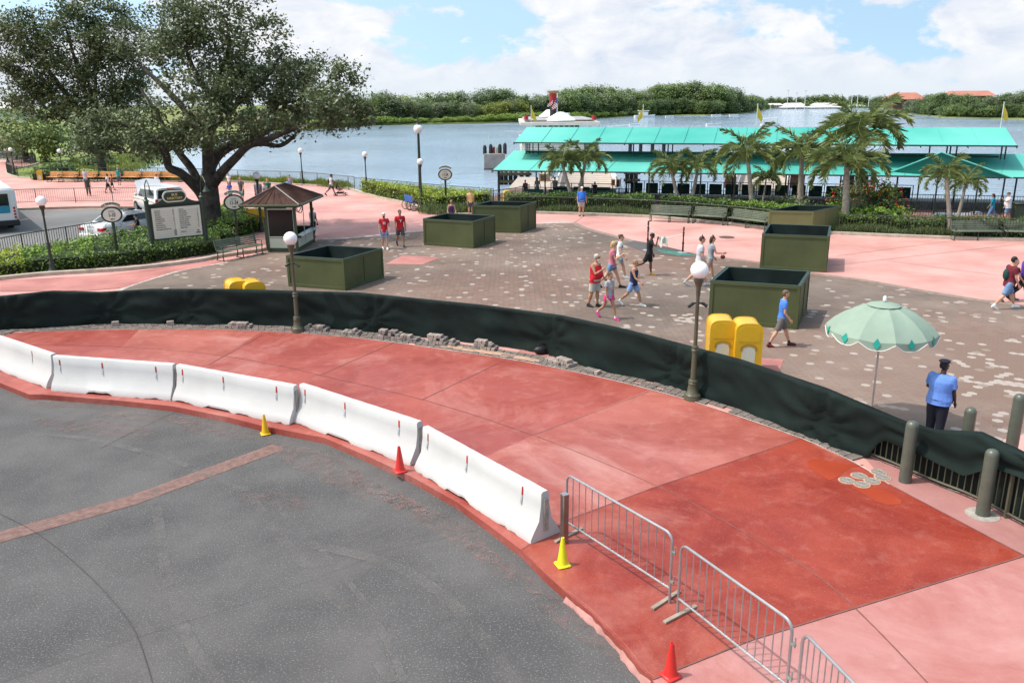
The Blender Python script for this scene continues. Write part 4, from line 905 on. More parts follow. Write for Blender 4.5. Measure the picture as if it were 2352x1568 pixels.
# ------------------------------------------------------------------ the big oak
YO = 44.2
def o_(px, py, dy=0): return AT(px, py, YO+dy)
base = G(484, 537); t = thing('oak_tree', base, 0, 'huge spreading oak with forked dark limbs beside the bus directory sign', 'tree')
paths = [([G(484, 540), o_(484, 500), o_(484, 458), o_(480, 385), o_(477, 330), o_(482, 270), o_(500, 190), o_(525, 110), o_(520, 50)], [.78, .56, .46, .34, .27, .21, .16, .1, .04]),
         ([o_(480, 480), o_(462, 445), o_(438, 418, -.5), o_(414, 397, -1), o_(388, 384, -1.2), o_(380, 352, -1.5), o_(352, 322, -1.8), o_(300, 290, -2), o_(240, 280, -2)], [.33, .28, .25, .22, .20, .19, .16, .11, .05]),
         ([o_(474, 460), o_(458, 425, .8), o_(440, 388, 1.2), o_(414, 355, 1.6), o_(392, 325, 1.8), o_(360, 260, 2.2), o_(320, 200, 2.4)], [.27, .24, .22, .19, .16, .12, .05]),
         ([o_(488, 425), o_(513, 392, -.6), o_(542, 362, -1.2), o_(571, 335, -1.6), o_(620, 318, -2), o_(674, 297, -2.4), o_(740, 280, -2.6)], [.28, .24, .21, .18, .15, .11, .05]),
         ([o_(484, 385), o_(500, 358, .8), o_(528, 338, 1.5), o_(575, 322, 2.2), o_(640, 285, 3), o_(700, 240, 3.2)], [.28, .26, .22, .2, .14, .05]),
         ([o_(478, 330), o_(440, 270, .5), o_(400, 225, .6), o_(355, 180, .8), o_(320, 150, 1)], [.24, .2, .16, .12, .05]),
         ([o_(480, 300), o_(540, 240, .6), o_(600, 190, .4), o_(650, 120, 0)], [.22, .18, .13, .05]), ([o_(490, 230), o_(440, 150, -.8), o_(420, 70, -1)], [.18, .12, .05]),
         ([o_(571, 335, -1.6), o_(600, 330, -1.0), o_(640, 335, -.6), o_(665, 322, -.4), o_(700, 290, 0)], [.15, .13, .11, .10, .05])]
limbs(paths, m_bark, 'trunk', t, base, 14)
ell = []
for (x, y, rx, ry, dy, rd) in [(295, 305, 100, 42, -2, 2.0), (225, 285, 58, 34, -2, 1.4), (370, 300, 60, 48, -1, 2.2), (205, 345, 34, 22, -2.2, 1.0), (330, 345, 30, 22, -2, 1.0), (430, 270, 80, 55, 0, 2.8), (520, 285, 95, 52, -1.5, 2.6), (610, 265, 90, 50, -1, 2.6), (700, 250, 90, 45, -1.5, 2.4), (775, 245, 62, 42, -.5, 2.0), (785, 190, 42, 38, 1, 1.6), (730, 170, 38, 36, 2, 1.6),
                              (640, 190, 80, 50, 1, 2.6), (590, 130, 70, 60, .5, 2.4), (620, 80, 42, 45, 1, 1.8), (540, 190, 85, 60, 0, 3), (470, 130, 85, 65, 0, 2.8), (500, 50, 80, 50, 0, 2.4), (400, 70, 60, 50, 0, 2.0), (450, 10, 60, 40, .5, 1.8), (540, -10, 55, 40, 0, 1.8), (350, 110, 55, 34, 1.5, 1.6), (440, 200, 60, 40, -2, 1.6), (480, 330, 60, 24, 1.5, 2), (800, 270, 40, 24, 0, 1.4), (560, 240, 80, 50, 3, 2), (300, 330, 70, 26, 0, 1.4)]:
    c = o_(x, y, dy)-base; s = (YO+dy)/FPX*1.04; ell.append(((c.x, c.y, c.z), (rx*s, rd, ry*s)))
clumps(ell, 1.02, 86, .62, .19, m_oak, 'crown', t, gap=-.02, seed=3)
def bgtree(label, bx, by, Y, els, m, trunkr=.3, leaf=.22, per=.6, lv=46, cr=.8, name='oak_tree', cat='tree', gap=-.02, z=0):
    base = G(bx, by, z) if Y is None else AT(bx, by, Y); Yb = base.y; base.z = z
    t = thing(name, base, 0, label, cat); ee = []
    for (x, y, rx, ry, dy, rd) in els:
        c = AT(x, y, Yb+dy)-base; s = (Yb+dy)/FPX*1.04; ee.append(((c.x, c.y, c.z), (rx*s, rd, ry*s)))
    top = max(e[0][2] for e in ee); cx = sum(e[0][0] for e in ee)/len(ee)
    ps = [([(0, 0, -.1), (0, 0, top*.3), (cx*.5, 0, top*.6), (cx, 0, top*.95)], [trunkr, trunkr*.8, trunkr*.5, trunkr*.15])]
    for e in ee[::2]: ps.append(([(0, 0, top*.28), (e[0][0]*.6, e[0][1]*.6, max(.4, e[0][2]*.7)), e[0]], [trunkr*.5, trunkr*.3, trunkr*.08]))
    limbs(ps, m_bark, 'trunk', t, Vector((0, 0, 0)), 8); clumps(ee, per, lv, cr, leaf, m, 'crown', t, gap=gap, seed=bx); return t
bgtree('dark oak behind and left of the huge oak, over the path', 236, 398, None, [(60, 95, 60, 36, 0, 2.5), (130, 60, 75, 42, 0, 3), (215, 40, 70, 40, 1, 3), (270, 85, 60, 45, 0, 3), (190, 110, 90, 50, 0, 3.4), (90, 150, 70, 45, 0, 3), (60, 205, 52, 30, -1, 2.4), (160, 185, 90, 45, 0, 3), (260, 170, 70, 50, 0, 3), (110, 240, 80, 34, 0, 3), (230, 230, 80, 40, 0, 3), (300, 210, 40, 34, 0, 2), (40, 60, 36, 24, 1, 1.6), (25, 130, 34, 40, 0, 2), (310, 130, 40, 40, 2, 2)], m_oak2, .45, .30, .66, 66, 1.1, gap=.0)
bgtree('leafy oak over the distant path at the left edge', 62, 372, None, [(60, 285, 60, 45, 0, 4), (130, 290, 50, 36, 0, 4), (20, 300, 40, 40, 0, 3), (90, 325, 36, 18, 0, 3)], m_for[1], .4, .45, .3, 44, 1.6)
bgtree('pale green young tree with a bronze top near the path loop', 105, 372, None, [(105, 345, 26, 20, 0, 1.6), (103, 318, 22, 16, 0, 1.4), (101, 300, 12, 12, 0, .8), (115, 355, 22, 14, 0, 1.4)], m_for[4], .12, .3, .9, 36, .7, name='young_tree')
for i, (x, y, r, l) in enumerate([(5, 335, 30, 'shaggy tree cut by the left edge behind the lamps'), (205, 325, 26, 'small round tree on the bank below the dark oak')]):
    bgtree(l, x, y+18, None, [(x, y-6, r, r*.6, 0, 3), (x+r*.4, y-18, r*.7, r*.5, 0, 2.4)], m_for[2], .25, .5, .35, 36, 1.4, name='bank_tree')
def shrub(label, px, py, r, h, m, z=0, name='shrub', leaf=.16, cat='shrub', group=None, n=5, per=1.6, blossoms=0, cr=.35):
    p = G(px, py, z); t = thing(name, p, 0, label, cat, group)
    es = [((r*.5*math.cos(k*2.4), r*.4*math.sin(k*2.4), h*(.42+.12*(k % 2))), (r*.62, r*.62, h*.48)) for k in range(n)]
    clumps(es, per, 30, cr, leaf, m, 'foliage', t, gap=.2, seed=px)
    MB().ball((0, 0, h*.36), (r*.75, r*.7, h*.42), 12).build('dark_core', m_core, t)  # solid dark filler body inside the leaves
    if blossoms:
        P, _ = clump_points([(e[0], (e[1][0]*1.05, e[1][1]*1.05, e[1][2]*1.12)) for e in es], blossoms, .93); P = P[P[:, 2] > h*.45]; leaf_cloud('blossom', P, .11, m_flow, t)
    return t
for (x, y, r, h, l) in [(225, 378, 1.8, .8, 'rounded dark bush halfway up the grass bank'), (125, 397, 2, .8, 'silvery reed clump inside the fence loop')]:
    shrub(l, x, y, r, h, m_for[1], leaf=.3, per=.8, cr=.6)
# reeds and tall grass in front of the promenade fence
def grass_strip(name, line, w, h, n, m, label=None, z0=0, seed=0, lean=.35, size=.03):
    pts = dense([Vector((p[0], p[1], 0)) for p in line], .1); k = rng.integers(0, len(pts), n)
    P = np.array([(pts[i].x, pts[i].y, z0) for i in k]); P[:, 0] += rng.uniform(-w/2, w/2, n); P[:, 1] += rng.uniform(-w/2, w/2, n)
    hh = h*(.5+.7*rng.random(n))*(1+.5*vnoise(P, .8, seed)); d = np.stack([rng.normal(size=n)*lean, rng.normal(size=n)*lean, np.ones(n)], 1); d /= np.linalg.norm(d, axis=1)[:, None]
    C = P+d*(hh/2)[:, None]; U = d*(hh/2)[:, None]; V = np.stack([np.cos(a := rng.random(n)*6.28), np.sin(a), np.zeros(n)], 1)*size
    o = quads(name, C, U, V, rng.random(n), m); o['kind'] = 'stuff'
    if label: o['label'] = label
    return o
grass_strip('shore_grass', GP([(402, 416), (505, 415), (567, 417), (655, 422), (731, 425), (800, 433)]), .9, .55, 9000, m_hed3, 'tall grass growing through the promenade fence', size=.02)
grass_strip('bank_reeds', GP([(100, 410), (167, 411), (300, 411), (400, 411)]), 1.6, .6, 6000, m_hed2, 'rough grass behind the bench hedge', size=.03)
grass_strip('meadow_grass', GP([(130, 385), (200, 372), (300, 355), (280, 380), (180, 395)]), 9, .35, 9000, m_for[4], 'rough grass on the bank', z0=-.2, size=.05)
# ------------------------------------------------------------------ hedges
def hedge(label, poly, h, m, leaf=.12, dens=170, z0=0, group=None, name='hedge', noise_h=.12, cat='hedge', gap=None):
    P = [Vector((p[0], p[1], 0)) for p in poly]; c = sum(P, Vector())/len(P); base = Vector((c.x, c.y, z0)); t = thing(name, base, 0, label, cat, group)
    L = [(p.x, p.y) for p in P]; xs = [p[0] for p in L]; ys = [p[1] for p in L]; A = abs(sum(L[i][0]*L[(i+1) % len(L)][1]-L[(i+1) % len(L)][0]*L[i][1] for i in range(len(L))))/2
    n = int(A*dens); pts = []
    bx = (min(xs), max(xs), min(ys), max(ys)); tries = int(n*(bx[1]-bx[0])*(bx[3]-bx[2])/A)+1
    X = rng.uniform(bx[0], bx[1], tries); Y = rng.uniform(bx[2], bx[3], tries); pts = [(x, y) for x, y in zip(X, Y) if inpoly(L, x, y)]
    H = lambda x, y: h+noise_h*2.2*mnoise.noise(Vector((x*.7, y*.7, h*9)))+noise_h*1.6*mnoise.noise(Vector((x*2.1, y*2.1, 4)))
    T = [(x, y, H(x, y)+random.uniform(-.14, .05)) for x, y in pts]
    per = sum((P[(i+1) % len(P)]-P[i]).length for i in range(len(P)))
    for i in range(len(P)):
        a, b = P[i], P[(i+1) % len(P)]; l = (b-a).length; nr = Vector(((b-a).y, -(b-a).x, 0)).normalized()
        for _ in range(int(l*h*dens*1.1)):
            f = random.random(); z = random.random()*h; q = a.lerp(b, f)+nr*random.uniform(-.12, .1)*(1 if z < h*.85 else .2); q += nr*.12*mnoise.noise(Vector((q.x*1.6, q.y*1.6, z*2))); T.append((q.x, q.y, z))
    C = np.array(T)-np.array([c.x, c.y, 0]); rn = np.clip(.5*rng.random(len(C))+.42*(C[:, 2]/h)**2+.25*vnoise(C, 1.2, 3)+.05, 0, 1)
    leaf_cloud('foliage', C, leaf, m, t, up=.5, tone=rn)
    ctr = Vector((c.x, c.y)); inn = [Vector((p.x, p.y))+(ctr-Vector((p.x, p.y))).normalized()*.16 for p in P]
    MB().prism([(q.x-c.x, q.y-c.y) for q in inn], 0, h-.16).build('dark_core', m_core, t); return t  # solid dark filler prism, set in from the hedge outline
def bedslice(x0, x1, f0, f1, k=5):   # region of the near bed between picture columns, from its front kerb (0) to its back fence (1)
    fx = [p[0] for p in BED]; fy = [p[1] for p in BED]; bx = [p[0] for p in NEARF]; by = [p[1] for p in NEARF]; out = []
    for f, rev in ((f0, 0), (f1, 1)):
        xs = np.linspace(x0, x1, k)[::(-1 if rev else 1)]
        for x in xs: out.append(G(x, float(np.interp(x, fx, fy))*(1-f)+float(np.interp(x, bx, by))*f-3*(1-f)-5*f*0))
    return out
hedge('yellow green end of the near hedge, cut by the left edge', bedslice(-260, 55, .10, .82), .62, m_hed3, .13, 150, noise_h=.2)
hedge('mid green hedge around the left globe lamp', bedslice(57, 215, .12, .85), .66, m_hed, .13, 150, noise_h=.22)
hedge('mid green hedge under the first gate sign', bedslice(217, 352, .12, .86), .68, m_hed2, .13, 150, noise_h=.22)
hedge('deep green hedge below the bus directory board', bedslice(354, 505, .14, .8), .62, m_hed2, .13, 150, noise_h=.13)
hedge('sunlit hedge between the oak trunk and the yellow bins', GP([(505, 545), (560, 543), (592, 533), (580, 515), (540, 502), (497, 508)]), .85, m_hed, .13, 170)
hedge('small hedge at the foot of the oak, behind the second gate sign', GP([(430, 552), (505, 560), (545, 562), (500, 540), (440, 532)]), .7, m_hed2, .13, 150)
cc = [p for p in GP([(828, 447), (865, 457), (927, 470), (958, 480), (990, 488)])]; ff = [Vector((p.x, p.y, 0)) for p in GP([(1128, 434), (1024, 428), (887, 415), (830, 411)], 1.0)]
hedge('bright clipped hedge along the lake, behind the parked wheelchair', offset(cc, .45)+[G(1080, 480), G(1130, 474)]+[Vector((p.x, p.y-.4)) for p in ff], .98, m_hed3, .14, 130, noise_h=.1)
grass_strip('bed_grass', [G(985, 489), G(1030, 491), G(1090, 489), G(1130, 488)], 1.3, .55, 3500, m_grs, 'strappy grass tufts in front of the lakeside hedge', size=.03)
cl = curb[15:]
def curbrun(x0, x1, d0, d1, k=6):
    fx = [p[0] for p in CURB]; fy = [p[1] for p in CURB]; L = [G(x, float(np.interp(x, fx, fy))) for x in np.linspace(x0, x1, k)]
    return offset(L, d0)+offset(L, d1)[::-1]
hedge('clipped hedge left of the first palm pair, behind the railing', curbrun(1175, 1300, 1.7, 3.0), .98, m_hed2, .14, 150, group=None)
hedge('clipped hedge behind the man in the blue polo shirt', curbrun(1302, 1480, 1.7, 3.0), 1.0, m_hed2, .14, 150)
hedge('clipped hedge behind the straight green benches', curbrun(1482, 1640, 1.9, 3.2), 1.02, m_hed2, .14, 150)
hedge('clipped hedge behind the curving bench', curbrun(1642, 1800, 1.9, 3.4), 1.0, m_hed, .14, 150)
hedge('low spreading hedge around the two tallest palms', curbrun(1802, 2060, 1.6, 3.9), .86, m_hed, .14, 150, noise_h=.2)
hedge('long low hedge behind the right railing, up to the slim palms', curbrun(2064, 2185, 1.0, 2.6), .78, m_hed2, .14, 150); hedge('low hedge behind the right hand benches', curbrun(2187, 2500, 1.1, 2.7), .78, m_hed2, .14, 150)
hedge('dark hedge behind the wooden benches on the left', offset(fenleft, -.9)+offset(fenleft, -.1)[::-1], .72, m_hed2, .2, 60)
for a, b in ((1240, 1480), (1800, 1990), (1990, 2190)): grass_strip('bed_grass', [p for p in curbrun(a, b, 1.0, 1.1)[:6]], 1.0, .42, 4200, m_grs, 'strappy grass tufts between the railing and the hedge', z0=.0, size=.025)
shrub('dark rounded shrub with red blossoms beside the tallest palms', 1985, 505, 1.9, 2.0, m_hed2, name='flowering_shrub', blossoms=9, leaf=.17, n=7)
shrub('variegated pale shrub left of the two tallest palms', 1808, 492, 1.1, 1.05, m_grs, name='variegated_shrub', leaf=.15); shrub('sunlit shrub spilling towards the dock bin', 2030, 512, 1.3, 1.0, m_hed, leaf=.16)
shrub('rambling shrub at the left foot of the palm trunks', 1925, 508, 1.2, 1.0, m_hed, leaf=.15)
# ------------------------------------------------------------------ palms
def palm(label, base, crown, rpx, nf=15, tr=.13, up=.55, seed=1, leaf=.40, z=0, boot=True, droop=1.0, group='palms in the dockside bed'):
    B = G(base[0], base[1], z); T = AT(crown[0], crown[1], B.y+.05); s = B.y/FPX*1.03; R = rpx*s; rnd = random.Random(seed)
    t = thing('palm_tree', B, 0, label, 'palm tree', group); c = T-B; hgt = c.z
    k = [Vector((0, 0, -.05)), Vector((c.x*.25, 0, hgt*.3)), Vector((c.x*.7, 0, hgt*.72)), c]
    tl = smooth_line(k, 5); rad = list(np.interp(np.linspace(0, 1, len(tl)), [0, .1, .5, .8, 1], [tr*1.35, tr*1.1, tr*.85, tr*.7, tr*.5]))
    MB().tube(tl, rad, 12).build('trunk', m_ptr, t)
    Cc, U, V, tn = [], [], [], []; st = MB()
    for i in range(nf):
        a = i*2.39996+rnd.random()*.5; el = 1.2-1.3*(i/nf)+rnd.uniform(-.1, .1)+up*.25; Lf = R*rnd.uniform(1.0, 1.25); hd = Vector((math.cos(a), math.sin(a), 0)); p = c.copy(); pts = [p.copy()]; e = el
        N_ = 12
        for j in range(N_):
            e -= (.05+.047*droop)*(1+.10*j)*(.6 if i < 3 else 1); p = p+(hd*math.cos(e)+Vector((0, 0, math.sin(e))))*(Lf/N_); pts.append(p.copy())
        st.tube(pts, list(np.linspace(.022, .006, len(pts))), 4)
        nl = 96; tone0 = rnd.random()*.5
        for q in range(nl):
            f = .14+.86*q/nl; x = f*N_; j = min(int(x), N_-1); pp = pts[j].lerp(pts[j+1], x-j); tg = (pts[j+1]-pts[j]).normalized(); side = tg.cross(Vector((0, 0, 1))).normalized(); upv = side.cross(tg)
            w = rnd.choice((-1, 1))*rnd.uniform(.25, 1.45); d = (side*math.sin(w)+upv*math.cos(w)*.5*rnd.choice((1, 1, -.2))+tg*.55+Vector((0, 0, -.32*droop))).normalized()
            ll = leaf*R/1.5*(.55+.7*math.sin(math.pi*min(1, f*.9+.05)))*rnd.uniform(.8, 1.15); wd = tg.cross(d).normalized()*.031*(R/1.5)
            Cc.append(pp+d*ll/2); U.append(d*ll/2); V.append(wd); tn.append(min(1, tone0+rnd.random()*.5))
    quads('fronds', np.array(Cc), np.array(U), np.array(V), np.array(tn), m_palm, t)
    st.build('frond_stems', mat('palm_stem', (.16, .20, .05), .6), t); return t
palm('left trunk of the palm pair behind the man in the blue polo', (1318, 480), (1290, 372), 50, seed=1); palm('right trunk of the palm pair behind the man in the blue polo', (1324, 478), (1346, 365), 52, seed=2)
palm('left palm of the pair behind the straight benches', (1562, 487), (1540, 385), 52, seed=3); palm('right palm of the pair behind the straight benches', (1584, 487), (1604, 382), 50, seed=4)
palm('feathery palm with an upright spike behind the curving bench', (1728, 498), (1716, 352), 72, seed=5, tr=.15); palm('short thin palm beside the feathery one', (1748, 490), (1760, 410), 38, seed=6, tr=.07)
palm('smooth trunked palm left of the two tallest ones', (1836, 480), (1842, 350), 76, seed=7, tr=.19)
palm('front one of the two tallest palms, lower crown', (1940, 520), (1945, 375), 84, seed=8, tr=.20, nf=17); palm('rear and tallest palm, crown above the upper canopy', (1964, 500), (1980, 300), 100, seed=9, tr=.2, nf=18)
palm('slim palm left of the pair beside the right benches', (2182, 543), (2172, 398), 52, seed=10, tr=.12); palm('slim leaning palm right of the pair beside the right benches', (2196, 520), (2218, 420), 46, seed=11, tr=.1)
# ------------------------------------------------------------------ trees of the far shores
def tree_variant(kind, H, w, m, seed):
    random.seed(seed); mb = MB(); mb.tube([(0, 0, -.5), (0, 0, H*.45), (w*.06, 0, H*.8)], [H*.028, H*.02, H*.008], 6); tr = mb.mesh('trunk', [m_bark])
    es = []
    for k in range(9 if kind != 'pine' else 7):
        a = k*2.4; f = random.uniform(.25, .75)
        if kind == 'round': es.append(((math.cos(a)*w*.30*(1.1-k/14), math.sin(a)*w*.30*(1.1-k/14), H*(.26+.62*(k/9))), (w*.3, w*.3, H*.2)))
        elif kind == 'pine': es.append(((math.cos(a)*w*.2, math.sin(a)*w*.2, H*(.42+.075*k)), (w*.28*(1.1-.08*k), w*.28*(1.1-.08*k), H*.13)))
        else: es.append(((math.cos(a)*w*.3, math.sin(a)*w*.3, H*(.4+.1*(k % 3))), (w*.34, w*.34, H*.32)))
    o = clumps(es, .26 if kind != 'bush' else .5, 30, 1.5 if kind != 'bush' else .9, .62 if kind != 'bush' else .42, m, 'crown', None, gap=.12, seed=seed, up=.8)
    t = bpy.data.objects.new('tree_variant', None); me = o.data; bpy.data.objects.remove(o); return tr, me
TV = {}
for i in range(3): TV['d%d' % i] = tree_variant('round', 11, 9, m_for[0], 20+i); TV['m%d' % i] = tree_variant('round', 11, 10, m_for[1], 30+i); TV['o%d' % i] = tree_variant('round', 11, 9, m_for[2], 40+i)
for i in range(2): TV['p%d' % i] = tree_variant('pine', 13, 8, m_for[0], 50+i); TV['b%d' % i] = tree_variant('bush', 4, 6, m_for[3], 60+i); TV['y%d' % i] = tree_variant('round', 9, 9, m_for[4], 70+i); TV['c%d' % i] = tree_variant('bush', 4, 6, m_for[1], 66+i)
def ftree(kind, p, s, label, group, cat='tree', name='shore_tree'):
    tr, cr = TV[kind]; t = thing(name, p, random.uniform(0, 6.28), label, cat, group); t.scale = (s*random.uniform(.9, 1.2), s*random.uniform(.9, 1.2), s)
    if kind[0] not in 'bc': link('trunk', tr, t)
    link('crown', cr, t)
def shore_xy(px, extra, line=FS, z=-1.6):
    y = float(np.interp(px, [p[0] for p in line], [p[1] for p in line])); p = G(px, y, -1.8); d = Vector((p.x, p.y, 0)).normalized(); return p+d*extra+Vector((0, 0, .25))
LANDM = [(640, 'hidden by the oak crown'), (850, 'just right of the oak crown'), (905, 'left of the tall lamp mast'), (960, 'above the tall lamp mast'), (1020, 'above the distant gate sign'), (1090, 'above open water left of the ferry'), (1160, 'above the black mooring posts'), (1220, 'at the first pennant'), (1280, 'behind the ferry funnel'), (1335, 'right of the ferry funnel'), (1390, 'above the first palm pair'), (1440, 'left of the cabin cruiser'), (1476, 'at the second pennant'), (1530, 'above the speed boat'), (1585, 'over the second palm pair'), (1640, 'above the open rowing pair'), (1690, 'over the feathery palm'), (1737, 'at the third pennant'), (1790, 'over the nearest boathouse'), (1850, 'over the middle boathouses'), (1910, 'over the twin gabled hall'), (1980, 'at the tallest palm crown'), (2050, 'left of the red roofed lodge'), (2110, 'in front of the lodge'), (2165, 'right of the lodge'), (2225, 'by the long red roof'), (2298, 'at the right pennant'), (2345, 'at the right edge')]
LOOK = {'d': 'dark', 'm': 'mid green', 'o': 'grey green', 'p': 'open crowned', 'y': 'yellowish', 'b': 'bright', 'c': 'deep green'}
def row(line, x0, x1, n, ex, topf, kinds, label, group, H0=11.0, name='shore_tree', jit=.5, cat='tree'):
    for i in range(n):
        px = x0+(x1-x0)*(i+random.uniform(-jit, jit))/max(1, n-1); p = shore_xy(px, ex*random.uniform(.8, 1.2), line)
        top = topf(px)*1.0; z = AT(px, top, p.y).z; k = random.choice(kinds); h = (z-p.z)*(random.uniform(1.0, 1.3) if cat == 'bush' else random.uniform(.78, .98))
        label_ = LOOK[k[0]]+' '+('bush' if cat == 'bush' else 'tree')+' '+min(LANDM, key=lambda q: abs(q[0]-px))[1]+', '+('at the waterline' if ex < 7 else 'front row' if ex < 20 else 'middle row' if ex < 35 else 'back row'); ftree(k, p, h/{'p': 13.0, 'b': 4.4, 'c': 4.4, 'y': 9.5}.get(k[0], 10.6), label_, group, cat, name)
def tf(pts): return lambda x: float(np.interp(x, [a for a, b in pts], [b for a, b in pts]))
row(FS, 640, 1200, 34, 5, tf([(600, 285), (850, 268), (1000, 272), (1200, 260)]), ['b0', 'b1', 'b0', 'b1'], 'bright green bush at the waterline left of the ferry', 'waterside bushes', name='shore_bush', cat='bush')
row(FS, 1180, 1560, 18, 6, tf([(1180, 262), (1400, 256), (1560, 252)]), ['b0', 'c0', 'c1', 'b1'], 'green bush at the waterline right of the ferry', 'waterside bushes', name='shore_bush', cat='bush')
row(FS, 560, 900, 14, 18, tf([(560, 240), (850, 225), (900, 212)]), ['o0', 'o1', 'm0', 'y0'], 'loose grey green tree on the far shore beside the oak crown', 'far shore trees left of the ferry')
row(FS, 880, 1210, 20, 22, tf([(880, 210), (930, 214), (960, 232), (1010, 226), (1060, 234), (1130, 226), (1210, 224)]), ['o0', 'y0', 'm1', 'o2', 'y1', 'd0'], 'broad tree on the far shore in front of the pines', 'far shore trees left of the ferry')
row(FS, 860, 1300, 30, 48, tf([(860, 214), (940, 216), (1080, 205), (1150, 204), (1230, 210), (1300, 207)]), ['d0', 'd1', 'p0', 'p1', 'm2'], 'dark pine in the back row of the far shore', 'back row pines on the far shore')
row(FS, 1200, 1520, 24, 22, tf([(1200, 222), (1340, 214), (1420, 208), (1520, 212)]), ['m0', 'd1', 'o1', 'm1', 'd2', 'y0'], 'tree on the far shore behind the ferry and upper canopy', 'far shore trees right of the ferry')
row(FS, 1300, 1560, 22, 50, tf([(1300, 205), (1370, 194), (1420, 196), (1470, 208), (1520, 190), (1560, 186)]), ['m0', 'm2', 'o0', 'p0', 'd0'], 'tall tree in the back row behind the ferry funnel', 'back row trees on the far shore')
row(FS, 1480, 1768, 26, 8, tf([(1480, 225), (1600, 226), (1700, 230), (1768, 238)]), ['d0', 'd1', 'm0', 'd2'], 'dark tree at the foot of the wooded point', 'trees of the wooded point')
row(FS, 1490, 1750, 26, 30, tf([(1490, 200), (1560, 188), (1620, 190), (1680, 200), (1740, 222)]), ['m0', 'm1', 'd1', 'o1', 'm2'], 'tall rounded tree on the wooded point', 'trees of the wooded point')
FD = [(1768, 250), (1900, 249), (2030, 249), (2060, 254), (2090, 262), (2164, 270), (2260, 273), (2352, 274), (2700, 278)]
row(FD, 1760, 2080, 26, 40, tf([(1760, 222), (1900, 217), (2000, 219), (2080, 219)]), ['d0', 'd1', 'm0'], 'hazy tree behind the distant marina', 'trees behind the distant marina')
row(FD, 2000, 2150, 10, 12, tf([(2000, 236), (2060, 222), (2150, 230)]), ['m0', 'd1', 'o0'], 'tree on the far right shore beside the red roofed lodge', 'right shore trees')
row(FD, 2070, 2400, 26, 8, tf([(2070, 246), (2150, 236), (2352, 236)]), ['d0', 'm0', 'd2', 'c0'], 'dark tree low on the right shore', 'right shore trees')
row(FD, 2130, 2400, 24, 24, tf([(2130, 214), (2200, 214), (2260, 222), (2352, 205), (2400, 200)]), ['d0', 'd1', 'm1', 'o2'], 'taller dark tree on the right shore', 'right shore trees')
def under(line, x0, x1, n, dep, h, m, label, size=1.0):
    px = rng.uniform(x0, x1, n); ex = 13+dep*rng.random(n)**1.3; P = np.array([tuple(shore_xy(a, b, line)) for a, b in zip(px, ex)]); P[:, 2] += rng.random(n)**1.2*h*(.6+.5*vnoise(P, .05, 3))*(.35+.65*np.minimum(1, ex/dep*2)); o = leaf_cloud('undergrowth', P, size, m, None, up=.8); o['kind'] = 'stuff'; o['label'] = label
under(FS, 560, 1500, 26000, 60, 5, m_for[1], 'tangled undergrowth below the far shore trees'); under(FS, 1440, 1768, 12000, 40, 7, m_for[0], 'undergrowth of the wooded point', 1.2); under(FS, 560, 1500, 9000, 12, 3, m_for[3], 'bright reeds along the far waterline', .7)
under(FD, 1990, 2420, 12000, 40, 6, m_for[0], 'undergrowth on the right shore', 1.1); under(FD, 1760, 2080, 5000, 60, 8, m_for[1], 'undergrowth behind the marina', 1.8)

palm('lone palm standing beyond the upper canopy, only its crown showing', (2112, 300), (2114, 262), 42, seed=20, tr=.2, z=-1.8, group=None) if False else None
random.seed(99)
# ------------------------------------------------------------------ railings
def railing(label, line, h, m, bay=2.4, step=.13, z=0, r=.022, pr=.009, group=None, name='railing', pick=True, hs=None, cat='railing'):
    L = [Vector((p[0], p[1], 0)) for p in line]; o = Vector((L[0].x, L[0].y, z)); t = thing(name, o, 0, label, cat, group)
    P = dense(L, bay); P = P if (P[-1]-L[-1]).length < .3 else P+[L[-1]]; q = [p-Vector((o.x, o.y, 0)) for p in P]
    MB().tube([(p.x, p.y, h) for p in q], r*1.1, 6).build('top_rail', m, t); MB().tube([(p.x, p.y, .12) for p in q], r*.8, 6).build('bottom_rail', m, t)
    for i, p in enumerate(q): MB().box((p.x, p.y, (h+.03)/2), (r*2, r*2, h+.03)).build('post', m, t)
    if pick:
        for a, b in zip(q, q[1:]):
            mb = MB(); n = max(2, int((b-a).length/step))
            for k in range(1, n): p = a.lerp(b, k/n); mb.box((p.x, p.y, (h+.1)/2), (pr*2, pr*2, h-.1))
            mb.build('picket_panel', m, t)
    return t
m_rail = mat('railing_olive', (.05, .06, .035), .45, .1, 3); m_railb = mat('railing_dark', (.02, .028, .022), .45, .1, 3); m_railg = mat('railing_grey', (.10, .10, .085), .5, .1, 3)
railing('curved railing behind the wooden benches, dark pickets', fenleft+[fenl[0]], 1.05, m_railb, step=.16)
railing('dark railing sweeping round the far path loop', offset(loop[3:], .15), 1.05, m_railb, step=.2, bay=3); railing('dark railing along the far left edge of the pink path', offset(loop[:4], .15), 1.05, m_railb, step=.25, bay=4)
railing('tall mesh railing along the lake behind the kiosk', fenl[:5], 1.07, m_railg, bay=2.2, step=.11, pr=.006); railing('lower railing between the lakeside hedge and the water', fenl[4:], 1.0, m_railg, bay=3, step=.14)
railing('thin railing on the far side of the bus road', [G(x, y) for x, y in [(-200, 476), (0, 470), (60, 468), (150, 466), (240, 464), (330, 465)]], 1.0, m_railg, bay=2.6, step=.14, pr=.006)
railing('dark railing between the bus road and the near hedge', [G(x, y) for x, y in [(-300, 660), (0, 598), (60, 584), (130, 571), (200, 558), (300, 541), (350, 533)]], .95, m_railb, bay=2.4, step=.13)
def curbpts(x0, x1, d, k=8):
    fx = [p[0] for p in CURB]; fy = [p[1] for p in CURB]; return offset([G(x, float(np.interp(x, fx, fy))) for x in np.linspace(x0, x1, k)], d)
